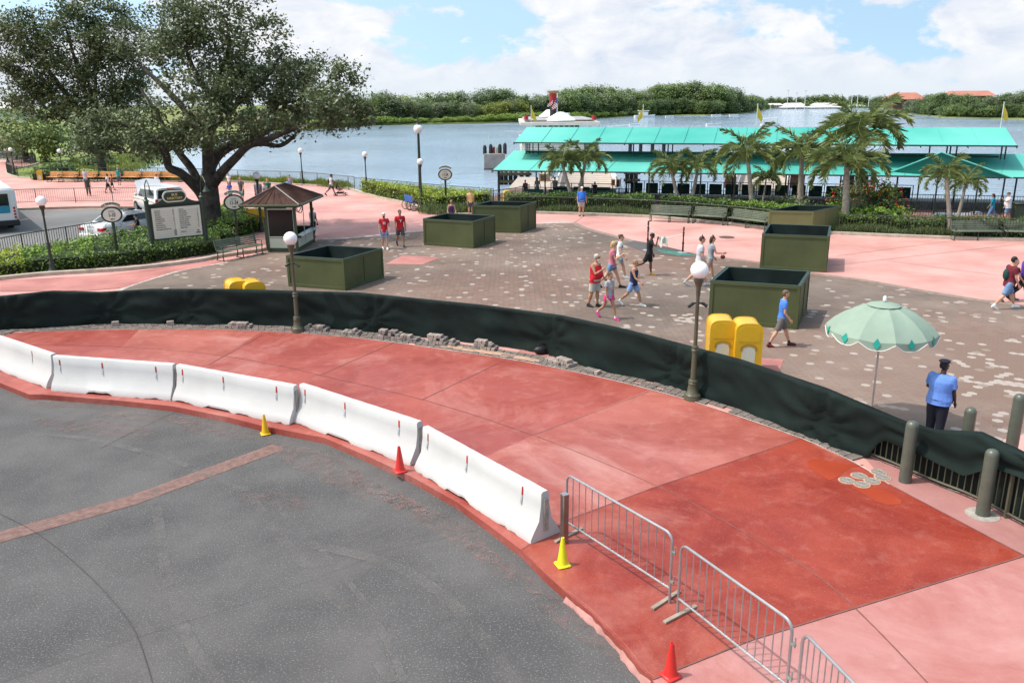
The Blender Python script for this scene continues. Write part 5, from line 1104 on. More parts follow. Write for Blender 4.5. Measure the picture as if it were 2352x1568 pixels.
railing('olive railing in front of the hedge behind the man in the blue polo', curbpts(1150, 1760, .32, 16), 1.0, m_rail, step=.13); railing('olive railing on the kerb right of the pale olive box', curbpts(1925, 2500, .32, 14), 1.0, m_rail, step=.13)
# ------------------------------------------------------------------ kiosk
m_kg = mat('kiosk_green', (.05, .065, .032), .5, .08, 3); m_kc = mat('kiosk_cream', (.50, .52, .42), .5, .04, 2); m_kd = mat('kiosk_dark_pane', (.008, .008, .009), .15, .1); m_kr = mat('kiosk_metal_roof', (.045, .022, .017), .8, .25, 1.2, .2, 8, spec=.15, col2=(.075, .038, .030)); m_kr2 = mat('roof_edge', (.09, .07, .07), .4)
def kiosk():
    A, B, C = G(616, 579), G(685, 579), G(717, 556); rz = math.atan2((B-A).y, (B-A).x); Lx = (B-A).length; ux = (B-A).normalized(); uy = Vector((-ux.y, ux.x, 0)); Dp = max(1.9, (C-B).dot(uy)); H = AT(616, 468, A.y).z
    t = thing('kiosk', A, rz, 'small vending kiosk with brown hipped metal roof beside the green bench', 'kiosk')
    p = .09
    for (x, y) in ((0, 0), (Lx, 0), (Lx, Dp), (0, Dp)): MB().box((x+(p/2 if x == 0 else -p/2), y+(p/2 if y == 0 else -p/2), H/2), (p*1.3, p*1.3, H), bev=.008).build('corner_post', m_kg, t)
    MB().box((Lx/2, .05, .09), (Lx-.1, .07, .18)).build('plinth', m_kg, t); MB().box((Lx/2, .05, H-.1), (Lx-.1, .07, .2)).build('lintel', m_kg, t)
    w = MB().box((Lx/2, .03, H*.60), (Lx-.16, .04, H*.60)); f = w.build('window', m_kc, t); MB().box((Lx/2, .008, H*.60), (Lx-.26, .012, H*.545)).build('pane', m_kd, f)
    f = MB().box((Lx/2, .03, H*.185), (Lx-.16, .03, H*.20)).build('lower_panel', m_kc, t); MB().box((Lx/2, .045, H*.29), (Lx-.1, .05, .05)).build('sill', m_kg, f)
    for s, x in ((1, Lx-.04),):
        for k in range(2): y0 = .12+k*(Dp-.2)/2; MB().box((x, y0+(Dp-.24)/4, H*.185), (.04, (Dp-.24)/2-.05, H*.21)).build('lower_panel', m_kc, t)
        MB().box((x, Dp/2, .09), (.07, Dp-.2, .18)).build('plinth', m_kg, t); MB().box((x, Dp/2, H-.12), (.07, Dp-.2, .24)).build('lintel', m_kg, t)
        MB().box((x-.01, Dp/2, H*.6), (.03, .035, H*.62)).build('mullion', m_kc, t); MB().box((x+.14, Dp/2, H*.335), (.36, Dp*.92, .03)).build('counter', mat('counter_grey', (.35, .37, .37), .35), t)
        for k in range(3): MB().box((x+.09, .25+k*(Dp-.5)/2, H*.30), (.16, .03, .09)).build('counter_bracket', m_kg, t)
    MB().box((Lx/2, Dp-.04, H*.19), (Lx-.16, .05, H*.36)).build('rear_wall', m_kg, t); MB().box((.04, Dp/2, H*.5), (.05, Dp-.2, H*.95)).build('side_wall', m_kg, t)
    MB().box((Lx/2, Dp/2, .03), (Lx-.1, Dp-.1, .05)).build('floor', m_benchd, t)
    ol, orr, of, ob = 1.0, .34, .40, .75
    e = [(-ol, -of), (Lx+orr, -of), (Lx+orr, Dp+ob), (-ol, Dp+ob)]; zt = H+.72; cx = (e[0][0]+e[1][0])/2; r0, r1 = (cx, Dp*.22), (cx, Dp*.75)
    z = H-.02; v = [(x, y, z) for x, y in e]+[(r0[0], r0[1], zt), (r1[0], r1[1], zt)]+[(x, y, z-.05) for x, y in e]
    rf = MB().add(v, [(0, 1, 4), (1, 2, 5, 4), (2, 3, 5), (3, 0, 4, 5), (9, 8, 7, 6), (0, 6, 7, 1), (1, 7, 8, 2), (2, 8, 9, 3), (3, 9, 6, 0)]).build('roof', m_kr, t)
    sm = MB()
    def seams(a, b, c, d, n):    # along the eave a-b, up to the ridge c-d
        for k in range(1, n):
            f_ = k/n; p0 = Vector(a).lerp(Vector(b), f_); q0 = Vector(c).lerp(Vector(d), f_); sm.tube([p0+Vector((0, 0, .015)), q0+Vector((0, 0, .015))], .016, 4)
    seams(v[1], v[2], v[4], v[5], 11); seams(v[0], v[1], v[4], v[4], 7); seams(v[3], v[0], v[5], v[4], 9); sm.build('roof_seams', m_kr, rf)
    rd = MB()
    for a, b in ((1, 4), (0, 4), (2, 5), (3, 5), (4, 5)): rd.tube([Vector(v[a])+Vector((0, 0, .02)), Vector(v[b])+Vector((0, 0, .02))], .035, 6)
    rd.build('ridge_cap', m_kr2, rf)
    g = MB()
    for i in range(4): a, b = v[i], v[(i+1) % 4]; g.tube([(a[0], a[1], z-.03), (b[0], b[1], z-.03)], .06, 8)
    g.build('gutter', m_kg, rf); MB().tube([(-ol+.1, -of+.05, z-.08), (-ol+.1, -of+.05, z-.3), (-.05, .0, z-.62), (-.04, .02, .1)], .035, 8).build('downpipe', m_kg, t)
    MB().tube([(Lx-.2+.16*math.cos(a), Dp*.45+.25*math.sin(a), H-.42+.16*math.sin(a*2)) for a in [k*.52 for k in range(13)]], .02, 5).build('hose_coil', m_black, t)
kiosk()
# ------------------------------------------------------------------ gate signs
m_sg = mat('sign_green', (.03, .045, .03), .45, .1, 3); m_sc = mat('sign_cream', (.66, .63, .52), .5, .03, 2); m_st = mat('sign_lettering', (.03, .04, .03), .6); m_gl = mat('gilt_lettering', (.60, .42, .14), .4)
XZ = Matrix.Rotation(math.pi/2, 4, 'X')
def face(loc): return Matrix.Translation(loc) @ XZ
def gate_sign(label, num, arrow, base, oc, rx, top, tw=0.0):
    p = G(*base); c = AT(oc[0], oc[1], p.y); s = p.y/FPX*1.03; a = rx*s; b = a*.80; zc = c.z; t = thing('gate_sign', p, math.atan2(p.y, p.x)-math.pi/2+tw, label, 'sign', 'oval gate signs on posts')
    MB().lathe([(.13, 0), (.13, .25), (.16, .28), (.12, .34), (.07, .4), (.06, zc-b-.5), (.09, zc-b-.46), (.06, zc-b-.4), (.07, zc-b)], n=12).build('post', m_sg, t)
    N_ = 36; el = lambda k, f: [(k*a*f*math.cos(2*math.pi*i/N_), zc+k*b*f*math.sin(2*math.pi*i/N_)) for i in range(N_)]
    MB().profile(el(1, 1), -.07, .07, axis='y').build('oval_board', m_sg, t); pn = MB().profile(el(1, .82), -.085, -.072, axis='y').build('face_panel', m_sc, t); MB().profile(el(1, .82), .072, .085, axis='y').build('face_panel', m_sc, t)
    ar = [((a*1.02)*math.sin(w), zc+b*.0+(b*1.03)*math.cos(w)+.05) for w in np.linspace(-.75, .75, 12)]; ar2 = [((a*1.02+.15)*math.sin(w), zc+(b*1.03+.15)*math.cos(w)+.05) for w in np.linspace(.75, -.75, 12)]
    band = MB().profile([(x, z) for x, z in ar]+[(x, z) for x, z in ar2], -.04, .04, axis='y').build('arched_band', m_sc, t)
    obs = []
    for i, ch in enumerate('BUS TRANSPORTATION'):
        w = (i-8.5)*.082; R = 1; x, z = (a*1.02+.075)*math.sin(w), zc+(b*1.03+.075)*math.cos(w)+.05
        if ch != ' ': obs.append(text(ch, .11, m_st, t, face((x, -.045, z)) @ Matrix.Rotation(-w, 4, 'Z'), bold=.002))
    merge(obs, 'lettering', band)
    o1 = text('GATES', b*.27, m_st, t, face((0, -.09, zc+b*.45)), sx=.85); o2 = text(num, b*.72, m_st, t, face((0, -.09, zc-.01)), sx=.62, bold=.006)
    d = -1 if arrow == 'L' else 1; am = MB().profile([(d*x*b, zc-b*.55+z*b) for x, z in [(-.28, -.05), (.02, -.05), (.02, -.12), (.28, 0), (.02, .12), (.02, .05), (-.28, .05)]], -.093, -.088, axis='y').build('arrow', m_st, pn)
    merge([o1, o2], 'lettering', pn)
    for q in (-1, 1): MB().tube([(q*.02, 0, zc-b-.25), (q*.28, 0, zc-b-.2), (q*.33, 0, zc-b-.08), (q*.22, 0, zc-b-.05)], .012, 5).build('scroll_bracket', m_sg, t)
gate_sign('oval gate sign reading 1-10 with a left arrow, in the near hedge', '1-10', 'L', (273, 606), (263, 493), 22, 471); gate_sign('oval gate sign reading 11-34 with a right arrow, between oak and kiosk', '11-34', 'R', (547, 562), (539, 465), 22, 445)
gate_sign('distant oval gate sign reading 11-34 in the lakeside hedge', '11-34', 'L', (1025, 484), (1022, 401), 15.5, 387)
# ------------------------------------------------------------------ bus directory
def directory():
    A = G(357, 594); zb = AT(357, 550, A.y).z; B = G(468, 538, zb); B.z = 0; L = (B-A).length; rz = math.atan2((B-A).y, (B-A).x); zt = AT(349, 477, A.y).z
    t = thing('bus_directory', A, rz, 'large cream bus directory board between two dark posts under the oak', 'sign board')
    for x in (-.08, L+.08):
        MB().lathe([(.17, 0), (.17, .35), (.2, .4), (.2, .44), (.13, .5), (.10, .6), (.10, zt+.28), (.14, zt+.3), (.06, zt+.38), (.07, zt+.43), (.02, zt+.5)], c=(x, 0, 0), n=12).build('post', m_sg, t)
        MB().tube([(x, 0, zt+.2), (x, -.1, zt+1.0), (x, -.45, zt+1.25), (x, -.75, zt+1.0), (x, -.75, zt+.85)], .022, 6).lathe([(.04, 0), (.05, -.06), (.17, -.25), (.0, -.25)][::-1], c=(x, -.75, zt+.85), n=12).build('lamp_arm', m_sg, t)
    MB().box((L/2, 0, (zb+zt)/2), (L, .10, zt-zb+.12)).build('board', m_sg, t); pn = MB().box((L/2, -.055, (zb+zt)/2-.02), (L-.14, .02, zt-zb-.06)).build('directory_panel', m_sc, t)
    hd = [(0, zt), (L, zt), (L, zt+.13)]+[(L*.5+L*.5*f, zt+.13+.42*(.5+.5*math.cos(math.pi*min(1, f*1.15)))) for f in np.linspace(1, -1, 17)]+[(0, zt+.13)]; hd = [(0, zt), (L, zt), (L, zt+.13)]+[(L*.5+L*.5*f, zt+.13+.40*(.5+.5*math.cos(math.pi*min(1, abs(f)*1.1)))) for f in np.linspace(.98, -.98, 19)]+[(0, zt+.13)]
    MB().profile(hd, -.05, .05, axis='y').build('pediment', m_sg, t); N_ = 30; r = .23; w = .27; zc = zt+.42
    stad = lambda k: [(L/2+(w if math.cos(q) > 0 else -w)+r*k*math.cos(q), zc+r*k*math.sin(q)) for q in [2*math.pi*(i+.5)/N_ for i in range(N_)]]
    MB().profile(stad(1.12), -.09, -.051, axis='y').build('title_rim', m_sc, t); tb = MB().profile(stad(.86), -.10, -.091, axis='y').build('title_plate', m_sg, t)
    obs = [text('BUS', .15, m_gl, t, face((L/2, -.104, zc+.075)), bold=.004), text('DIRECTORY', .135, m_gl, t, face((L/2, -.104, zc-.085)), sx=.92, bold=.004)]; merge(obs, 'lettering', tb)
    Lr = ['All Star Movies', 'All Star Music', 'All Star Sports', 'Animal Kingdom', 'Animal Kingdom Lodge', 'Art of Animation Resort', 'Boardwalk Resort', 'Caribbean Beach Resort', 'Coronado Springs Resort', 'Disney Springs (weekends after 4 p.m.)']
    Rr = ['Golden Oak', 'Hollywood Studios', 'Old Key West Resort', 'Pop Century Resort', 'Port Orleans - French Quarter', 'Port Orleans - Riverside', 'Saratoga Springs Resort', 'Swan and Dolphin Hotels', "Yacht & Beach Club Resorts", 'Wilderness Lodge', '', 'Minnie Van']
    Rr[-1] = 'Monorail Taxi'; nl = ['28', '29', '27', '4', '30', '12', '9', '8', '7', '3']; nr = ['1', '5', '2', '26', '13', '14', '10', '6', '31', '11', '', '']
    rh = (zt-zb-.22)/13; obs = []; ln = MB(); y0 = zt-.13
    for i in range(13):
        z = y0-i*rh-rh/2
        for x0, x1, rows, nums in ((.14, L/2-.08, Lr, nl), (L/2+.06, L-.14, Rr, nr)):
            ln.box(((x0+x1)/2, -.068, z-rh/2), (x1-x0, .004, .006))
            if i < len(rows) and rows[i]: obs.append(text(rows[i], rh*.62, m_st, t, face((x0+.05, -.068, z)), align='LEFT', sx=.72, bold=.002))
            if i < len(nums) and nums[i]: obs.append(text(nums[i], rh*.7, m_st, t, face((x1-.03, -.068, z)), align='RIGHT', sx=.8, bold=.003))
    for i in (10, 11, 12): ln.box((L/2-.13, -.067, y0-i*rh-rh/2), (.11, .004, rh*.7))
    for i, q in ((10, .1), (11, .2)): ln.box((L-.24, -.067, y0-(i+1)*rh-rh/2+.0), (q, .004, rh*.7))
    merge(obs, 'lettering', pn); ln.build('ruled_lines', mat('sign_lines', (.16, .17, .13), .6), pn)
directory()
# ------------------------------------------------------------------ dock canopies
m_tl = mat('teal_canvas', (.035, .33, .275), .7, .05, .05, .05, 3, col2=(.13, .48, .41)); m_under = mat('canvas_frame', (.02, .03, .026), .6)
def canopy(name, label, fl, fr, tr, tl, back, thick=.06, posts=()):
    c = (fl+fr)/2; o = Vector((c.x, c.y, 0)); t = thing(name, o, 0, label, 'canopy'); q = [p-o for p in (fl, fr, tr, tl)]
    bl, br = [Vector((p.x+dv.x*back, p.y+dv.y*back, f.z)) for p, f in ((q[3], q[0]), (q[2], q[1]))]
    bl = bl+(q[0]-q[3]).dot(du)*du*.9; br = br+(q[1]-q[2]).dot(du)*du*.9
    mb = MB(); n = 24; vs = []
    for i in range(n+1):
        f = i/n; a = q[0].lerp(q[1], f); b = q[3].lerp(q[2], f)
        for k in range(7): g = k/6; p = a.lerp(b, g); vs.append((p.x, p.y, p.z-.035*math.sin(math.pi*g)*(1 if i % 2 else .3)))
    mb.add(vs, [(i*7+k, (i+1)*7+k, (i+1)*7+k+1, i*7+k+1) for i in range(n) for k in range(6)], 0, True)
    mb.add([q[3], q[2], br, bl, q[0], q[1]], [(0, 1, 2, 3), (4, 0, 3), (5, 2, 1)]); mb.build('canvas_roof', m_tl, t)
    se = MB()
    for i in range(1, 16): f = i/16; se.tube([q[0].lerp(q[1], f)+Vector((0, 0, .012)), q[3].lerp(q[2], f)+Vector((0, 0, .012))], .018, 4)
    se.build('canvas_seams', m_tl, t)
    g = MB(); g.tube([q[0], q[1]], .06, 6).tube([q[1], br], .05, 6).tube([q[0], bl], .05, 6).tube([bl, br], .06, 6)
    for i in range(0, 13):
        f = i/12; a, b, c_ = q[0].lerp(q[1], f), q[3].lerp(q[2], f), bl.lerp(br, f); dz = Vector((0, 0, -.12)); g.tube([a+dz, b+dz], .04, 5).tube([b+dz, c_+dz], .04, 5)
    g.build('roof_frame', m_under, t); return t, o, q, bl, br
EF1x = EF0+du*(DL*1.28); EF1x.z = EZ; U0, U1 = G(1180, 346, 2.7), G(2352, 354, 2.7); U1x = U0+(U1-U0)*1.3
t, o, q, bl, br = canopy('lower_canopy', 'long lower teal canvas canopy over the dock queue', EF0, EF1x, U1x, U0, 4.0)
for px in (1144, 1251, 1457, 1491, 1610, 1689, 1813, 1983, 2010, 2114, 2156, 2250, 2310, 2420):
    pe = G(px, 392+(px-1130)*.0139, EZ); u = (pe-Vector((EF0.x, EF0.y, 0))).dot(du); p = D(u, .15)-o
    MB().tube([(p.x, p.y, DFZ), (p.x, p.y, EZ-.05)], .055 if px > 1150 else .09, 8).build('post', m_railb, t)
for k in range(12): p = D(2+k*(DL*1.2)/11, 6.2)-o; MB().tube([(p.x, p.y, DFZ), (p.x, p.y, 2.4)], .06, 6).build('post', m_railb, t)
ga = [G(2039, 398, EZ), G(2327, 408, EZ), G(2162, 356, 2.55)]; gb = ga[2]+dv*3.5; o_g = Vector((ga[0].x, ga[0].y, 0)); tg = thing('entry_canopy', o_g, 0, 'shade-darkened teal triangular entry gable on the front of the lower canopy', 'canopy')
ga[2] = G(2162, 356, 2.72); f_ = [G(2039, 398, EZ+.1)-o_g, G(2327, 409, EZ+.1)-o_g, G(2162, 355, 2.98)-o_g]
MB().add([f_[0]+Vector((0, 0, .02)), f_[1]+Vector((0, 0, .02)), f_[2]+Vector((0, 0, .12)), f_[2]+dv*.1+Vector((0, 0, -.3)), f_[0]+dv*.3, f_[1]+dv*.3], [(0, 1, 2), (0, 2, 4), (1, 5, 2)]).build('gable_canvas', mat('shaded_teal_canvas', (.006, .135, .112), .6, .05, .3), tg)  # shade on the gable front is put into this darker canvas colour
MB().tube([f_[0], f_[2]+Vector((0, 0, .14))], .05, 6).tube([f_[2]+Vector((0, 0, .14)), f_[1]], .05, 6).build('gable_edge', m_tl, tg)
t2, o2, q2, bl2, br2 = canopy('upper_canopy', 'raised upper teal canvas canopy above the dock', G(1180, 328, 3.46), G(2337, 336, 3.46), G(2310, 293, 4.54), G(1210, 292, 4.54), 4.2)
a0, a1 = G(1180, 328, 3.46), G(2337, 336, 3.46)
for px in (1204, 1209, 1214, 1223, 1238, 1362, 1374, 1488, 1575, 1586, 1740, 1900, 2000, 2170, 2206, 2213, 2226, 2337-20, 2325):
    f = (px-1180)/(2337-1180); p = a0.lerp(a1, f)+dv*1.1; f2 = p-o2; MB().tube([(f2.x, f2.y, 2.5), (f2.x, f2.y, 3.7)], .05, 6).build('strut', m_under, t2)
MB().tube([(a0.lerp(a1, .02)+dv*1.2-o2)-Vector((0, 0, .78)), (a0.lerp(a1, .98)+dv*1.2-o2)-Vector((0, 0, .78))], .07, 6).build('ridge_beam', m_under, t2)
m_fl = mat('flag_yellow', (.70, .42, .06), .6, trans=.3); m_pole = mat('white_pole', (.6, .6, .58), .4)
for px, w, l in [(1220, 1, 'yellow pennant at the left end of the upper canopy'), (1476, -1, 'second yellow pennant on the upper canopy'), (1737, 1, 'yellow pennant on the canopy above the feathery palm'), (2298, 1, 'yellow pennant at the right end of the upper canopy')]:
    p = G(px, 292, 4.54); t = thing('pennant', p, 0, l, 'flag', 'yellow pennants on the canopy ridge'); MB().tube([(0, 0, -.1), (0, 0, 1.75)], .03, 6).build('flag_pole', m_pole, t)
    MB().add([(.02, 0, 1.55), (.02, 0, .75), (.14*w, .04, .62), (.38*w, .1, .35), (.46*w, .0, .62), (.3*w, -.05, 1.0)], [(0, 1, 2, 3, 4, 5)]).build('flag_cloth', m_fl, t)
# queue railings with green panels
m_pg = mat('queue_panel_green', (.006, .055, .045), .6, .1, 1)
def queue(label, u0, u1, v, n, ph=.82, z0=.12):
    o = D(u0, v, DFZ); t = thing('queue_fence', o, dang, label, 'fence', 'queue fences with green panels'); L = u1-u0; s = L/n
    MB().tube([(0, 0, 1.08), (L, 0, 1.08)], .03, 6).build('top_rail', m_railb, t); MB().tube([(0, 0, .1), (L, 0, .1)], .025, 6).build('bottom_rail', m_railb, t)
    for k in range(n): MB().box((s*(k+.5), 0, z0+ph/2), (s*.78, .03, ph), bev=.01).build('green_panel', m_pg, t)
    for k in range(n+1): MB().box((s*k, 0, .55), (.06, .06, 1.1)).build('post', m_railb, t)
queue('queue fence of four dark green panels at the left end of the dock', 2.0, 9.6, 1.6, 4); queue('long queue fence of green panels along the water side of the dock', 9.5, DL*.86, 8.2, 17); queue('short queue fence behind the waiting people at the ramp foot', 3.5, 8.6, 5.2, 3, .7)
for v, l, u0, u1 in ((1.9, 'dark picket railing in front of the dock queue', 9.6, DL*1.1), (-2.4, 'low dark railing at the hedge side of the dock', 14, DL*1.05)):
    railing(l, [D(u0, v), D((u0+u1)/2, v), D(u1, v)], 1.05, m_railb, bay=2.2, step=.16, z=DFZ)
railing('slanting railing from the hedge corner down to the dock', [D(-1.0, -4.2), D(1.5, 1.0), D(2.0, 3.8)], 1.05, m_railb, z=DFZ, bay=1.5); railing('grey railing with handrail left of the first palms', [G(1112, 478), G(1160, 482), G(1235, 480)], 1.0, m_railg, bay=1.6)
# ramps, sheds and pilings on the water side
m_plank = mat('ramp_planks', (.40, .33, .28), .8, .1, 1.5, .2, 6); m_shed = mat('redwood_boards', (.16, .05, .035), .7, .15, 3); m_pile = mat('black_piling', (.012, .014, .016), .6); m_tim = mat('wet_timber', (.05, .045, .025), .8, .3, 2)
def ramp(label, quad, z):
    P = GP(quad, z); o = P[0].copy(); t = thing('boarding_ramp', o, 0, label, 'ramp', 'wooden boarding ramps'); mb = MB(); mb.prism([(p.x-o.x, p.y-o.y) for p in P], -.25, 0); mb.build('deck', m_plank, t)
    sl_ = MB()
    for k in range(1, 9): a, b = P[0].lerp(P[3], k/9)-o, P[1].lerp(P[2], k/9)-o; sl_.tube([a+Vector((0, 0, .02)), b+Vector((0, 0, .02))], .035, 4)
    sl_.build('cleats', mat('cleat', (.55, .50, .44), .8), t)
    for i, j in ((0, 3), (1, 2)):
        a, b = P[i]-o, P[j]-o; MB().tube([a+Vector((0, 0, 1.0)), b+Vector((0, 0, 1.0))], .07, 6).build('handrail', m_white, t); MB().add([a+Vector((0, 0, .15)), b+Vector((0, 0, .15)), b+Vector((0, 0, .9)), a+Vector((0, 0, .9))], [(0, 1, 2, 3)]).build('side_screen', m_white, t)
ramp('left boarding ramp behind the first palm pair', [(1282, 433), (1415, 433), (1398, 392), (1292, 392)], -.85); ramp('right boarding ramp behind the feathery palm', [(1690, 432), (1812, 434), (1806, 399), (1702, 398)], -.85)
mb = MB(); mb.prism([(p.x, p.y) for p in GP([(1168, 432), (1290, 436), (1288, 408), (1190, 407)], -.95)], -1.6, -.93); struct('boarding_landing', mb, m_plank)
def shed(label, px, py, w, ptop, m, z=DFZ):
    p = G(px, py, z); h = AT(px, ptop, p.y).z-z; W_ = w*p.y/FPX; t = thing('dock_booth', p, dang, label, 'booth', 'wooden booths on the dock'); MB().box((0, 0, h/2), (W_, 1.2, h), bev=.02).build('booth_body', m, t); MB().box((0, 0, h+.04), (W_*1.1, 1.4, .09), bev=.02).build('booth_top', m_plank, t); MB().box((0, -.62, h*.5), (W_*.6, .03, h*.6)).build('booth_door', m_tim, t)
shed('tan booth near the left end of the canopy', 1251, 416, 20, 399, mat('tan_boards', (.24, .17, .10), .7)); shed('redwood booth left of the right ramp', 1677, 431, 26, 402, m_shed); shed('redwood booth right of the right ramp', 1830, 431, 30, 402, m_shed); shed('small cream topped booth right of the left ramp', 1415, 428, 18, 412, m_shed)
def pile_row(label, pxs, py, ptop, r=.22, wale=True):
    ps = [G(x, py, -1.8) for x in pxs]; o = ps[0]; t = thing('piling_row', o, 0, label, 'pilings', 'dark pilings in the lake')
    for x, p in zip(pxs, ps): h = AT(x, ptop, p.y).z; MB().lathe([(r, -.6), (r, h+1.8-.25), (r*1.15, h+1.8-.2), (r*.3, h+1.8)], c=(p.x-o.x, p.y-o.y, 0), n=10).build('piling', m_pile, t)
    if wale:
        a, b = ps[0]-o, ps[-1]-o; c = (a+b)/2; d = (b-a)
        for z in (.35, 1.1): MB().box((c.x, c.y-.3, z), (d.length+.8, .3, .28), rot=math.atan2(d.y, d.x)).build('timber_wale', m_tim, t)
pile_row('dark timber pilings under the left end of the canopy', [1152, 1162, 1173, 1184, 1198, 1212], 424, 392); pile_row('dark pilings by the water right of the left ramp', [1440, 1450, 1460], 421, 396); pile_row('dark pilings behind the two tallest palms', [1940, 1955, 1970, 1988, 2005], 424, 398)
pile_row('black capped pilings standing between the two canopies', [1447, 1471, 1498, 1524], 352, 322, .3, False); pile_row('pilings with red marker between the canopies further right', [1808, 1826, 1840], 352, 322, .3, False)
p = G(1136, 390, -1.8); t = thing('mooring_dolphin', p, 0, 'concrete mooring platform with black posts and a red wedge left of the canopy', 'mooring'); s = p.y/FPX*1.03
MB().box((0, 1.2, .9), (46*s, 2.6, 2.2), bev=.06).build('platform', mat('platform_concrete', (.25, .23, .22), .8, .2, 1), t); MB().box((0, 1.2, -.1), (46.5*s, 2.7, .5)).build('fender', m_tim, t)
for dx, h in ((-21, 48), (-8, 50), (12, 50), (23, 52)): MB().lathe([(.24, 1.9), (.24, h*s), (.1, h*s+.25)], c=(dx*s, .6, 0), n=10).build('mooring_post', m_pile, t)
MB().add([(-13*s, 1, 2.0), (1*s, 1, 2.0), (1*s, 1, 48*s), (-2*s, 1, 48*s), (-13*s, 1.5, 2.0), (1*s, 1.5, 2.0), (1*s, 1.5, 48*s), (-2*s, 1.5, 48*s)], [(0, 1, 2, 3), (7, 6, 5, 4), (0, 3, 7, 4), (1, 5, 6, 2), (3, 2, 6, 7)]).build('red_wedge', mat('faded_red_steel', (.25, .03, .025), .6), t); MB().box((6*s, 1.2, 34*s), (7*s, .5, 26*s)).build('white_board', m_kc, t); MB().tube([(-12*s, 2, 2), (-12*s, 2, 75*s)], .05, 6).build('marker_pole', m_pole, t)
# ------------------------------------------------------------------ ferry
YF = 104
def f_(x, y, dy=0): return AT(x, y, YF+dy)
m_fw = mat('ferry_cream', (.62, .58, .50), .5, .05, 1); m_fww = mat('ferry_white', (.75, .75, .73), .4, .03, 1); m_fd = mat('ferry_dark', (.03, .03, .03), .6); m_fg = mat('ferry_grey_deck', (.35, .33, .33), .6); m_frd = mat('ferry_red', (.32, .02, .025), .5)
c = f_(1290, 350); o = Vector((c.x, YF, -1.8)); t = thing('ferry_boat', o, 0, 'white double decked ferry with black and red funnel behind the canopy', 'ferry')
def fbox(name, x0, y0, x1, y1, d0, d1, m, par=None, bev=.05):
    a, b = f_(x0, y0, 0), f_(x1, y1, 0); cx = (a.x+b.x)/2-o.x; w = abs(b.x-a.x); z0, z1 = sorted((a.z+1.8, b.z+1.8)); return MB().box((cx, (d0+d1)/2, (z0+z1)/2), (w, d1-d0, z1-z0), bev=bev).build(name, m, par or t)
fbox('hull', 1200, 372, 1378, 352, -1, 22, m_fw); fbox('lower_deck_house', 1198, 353, 1376, 326, 0, 21, m_fw)
for k in range(4): a, b = f_(1200, 331+k*5.5), f_(1376, 331+k*5.5); MB().box((0, -.08, a.z+1.8), (b.x-a.x, .16, .10)).build('rubbing_strake', m_fww, t)
fbox('upper_deck_floor', 1196, 327, 1378, 324, -.4, 22, m_fw); fbox('upper_roof', 1195, 289, 1378, 279.5, -.6, 22, m_fw, bev=.02); rf = fbox('roof_deck', 1205, 279, 1370, 274, 1, 20, m_fg)
for x in (1199, 1376, 1355, 1332, 1222, 1245): a, b = f_(x, 325), f_(x, 289); MB().box((a.x-o.x, 0, (a.z+b.z)/2+1.8), (.13, .13, b.z-a.z)).build('deck_post', m_fw, t)
fbox('dark_cabin', 1240, 324, 1335, 290, 3, 18, m_fd); fbox('deck_rail_screen', 1200, 325, 1374, 312, 0, .1, m_fw, bev=.01)
# pilothouse
a = f_(1290, 289); s = YF/FPX*1.02; pc = (a.x-o.x+.0, 2.0); z0 = f_(1290, 300).z+1.8
MB().rings([(pc[0], pc[1], z0-1.2, 32*s, 1.6), (pc[0], pc[1], z0+.75, 32*s, 1.6)], 16).build('pilothouse', m_fw, t)
for k in range(5): x = (-23+11.5*k)*s; MB().box((pc[0]+x, pc[1]-1.62+abs(k-2)*.10, z0+.2), (7.5*s, .06, 1.0)).build('pilothouse_window', m_kd, t)
zr_ = f_(1290, 277).z+1.8; MB().rings([(pc[0], pc[1], zr_-.08, 35*s, 2.3), (pc[0], pc[1], zr_+.05, 35*s, 2.3), (pc[0], pc[1], zr_+.42, 24*s, 1.6), (pc[0], pc[1], zr_+.75, 13*s, .9), (pc[0], pc[1], zr_+.95, 7*s, .4), (pc[0], pc[1], zr_+1.0, .5*s, .03)], 26).build('domed_roof', m_fww, t)
MB().rings([(pc[0]-16*s, 14, zr_+.25, 26*s, 2), (pc[0]-16*s, 14, zr_+.65, 17*s, 1.4), (pc[0]-16*s, 14, zr_+1.1, 7*s, .5), (pc[0]-16*s, 14, zr_+1.15, .5*s, .03)], 22).build('rear_domed_roof', m_fww, t)
x = f_(1277, 260).x-o.x; Z = lambda y: f_(1277, y).z+1.8
fn = MB().lathe([(.42, Z(276)), (.42, Z(238)), (.46, Z(237))], c=(x, 7, 0), n=18).build('funnel', m_fd, t); MB().lathe([(.46, Z(237)), (.50, Z(214)), (.50, Z(213.8))], c=(x, 7, 0), n=18).build('funnel_band', m_frd, fn); MB().lathe([(.50, Z(213.8)), (.78, Z(209)), (.78, Z(207)), (.7, Z(207))], c=(x, 7, 0), n=18).build('funnel_crown', mat('funnel_ochre', (.38, .22, .10), .6), fn)
x = f_(1285, 260).x-o.x; MB().tube([(x, 5, Z(280)), (x, 5, Z(214))], .07, 6).build('flag_mast', m_pole, t)
m_us = mat('striped_flag', (.5, .1, .1), .6); nt, N, L, p_ = nodes(m_us); tc = N('ShaderNodeTexCoord'); sp = N('ShaderNodeSeparateXYZ'); L(tc.outputs['Object'], sp.inputs[0]); ad = N('ShaderNodeMath'); ad.operation = 'MULTIPLY_ADD'; L(sp.outputs[0], ad.inputs[0]); ad.inputs[1].default_value = .9; L(sp.outputs[2], ad.inputs[2])
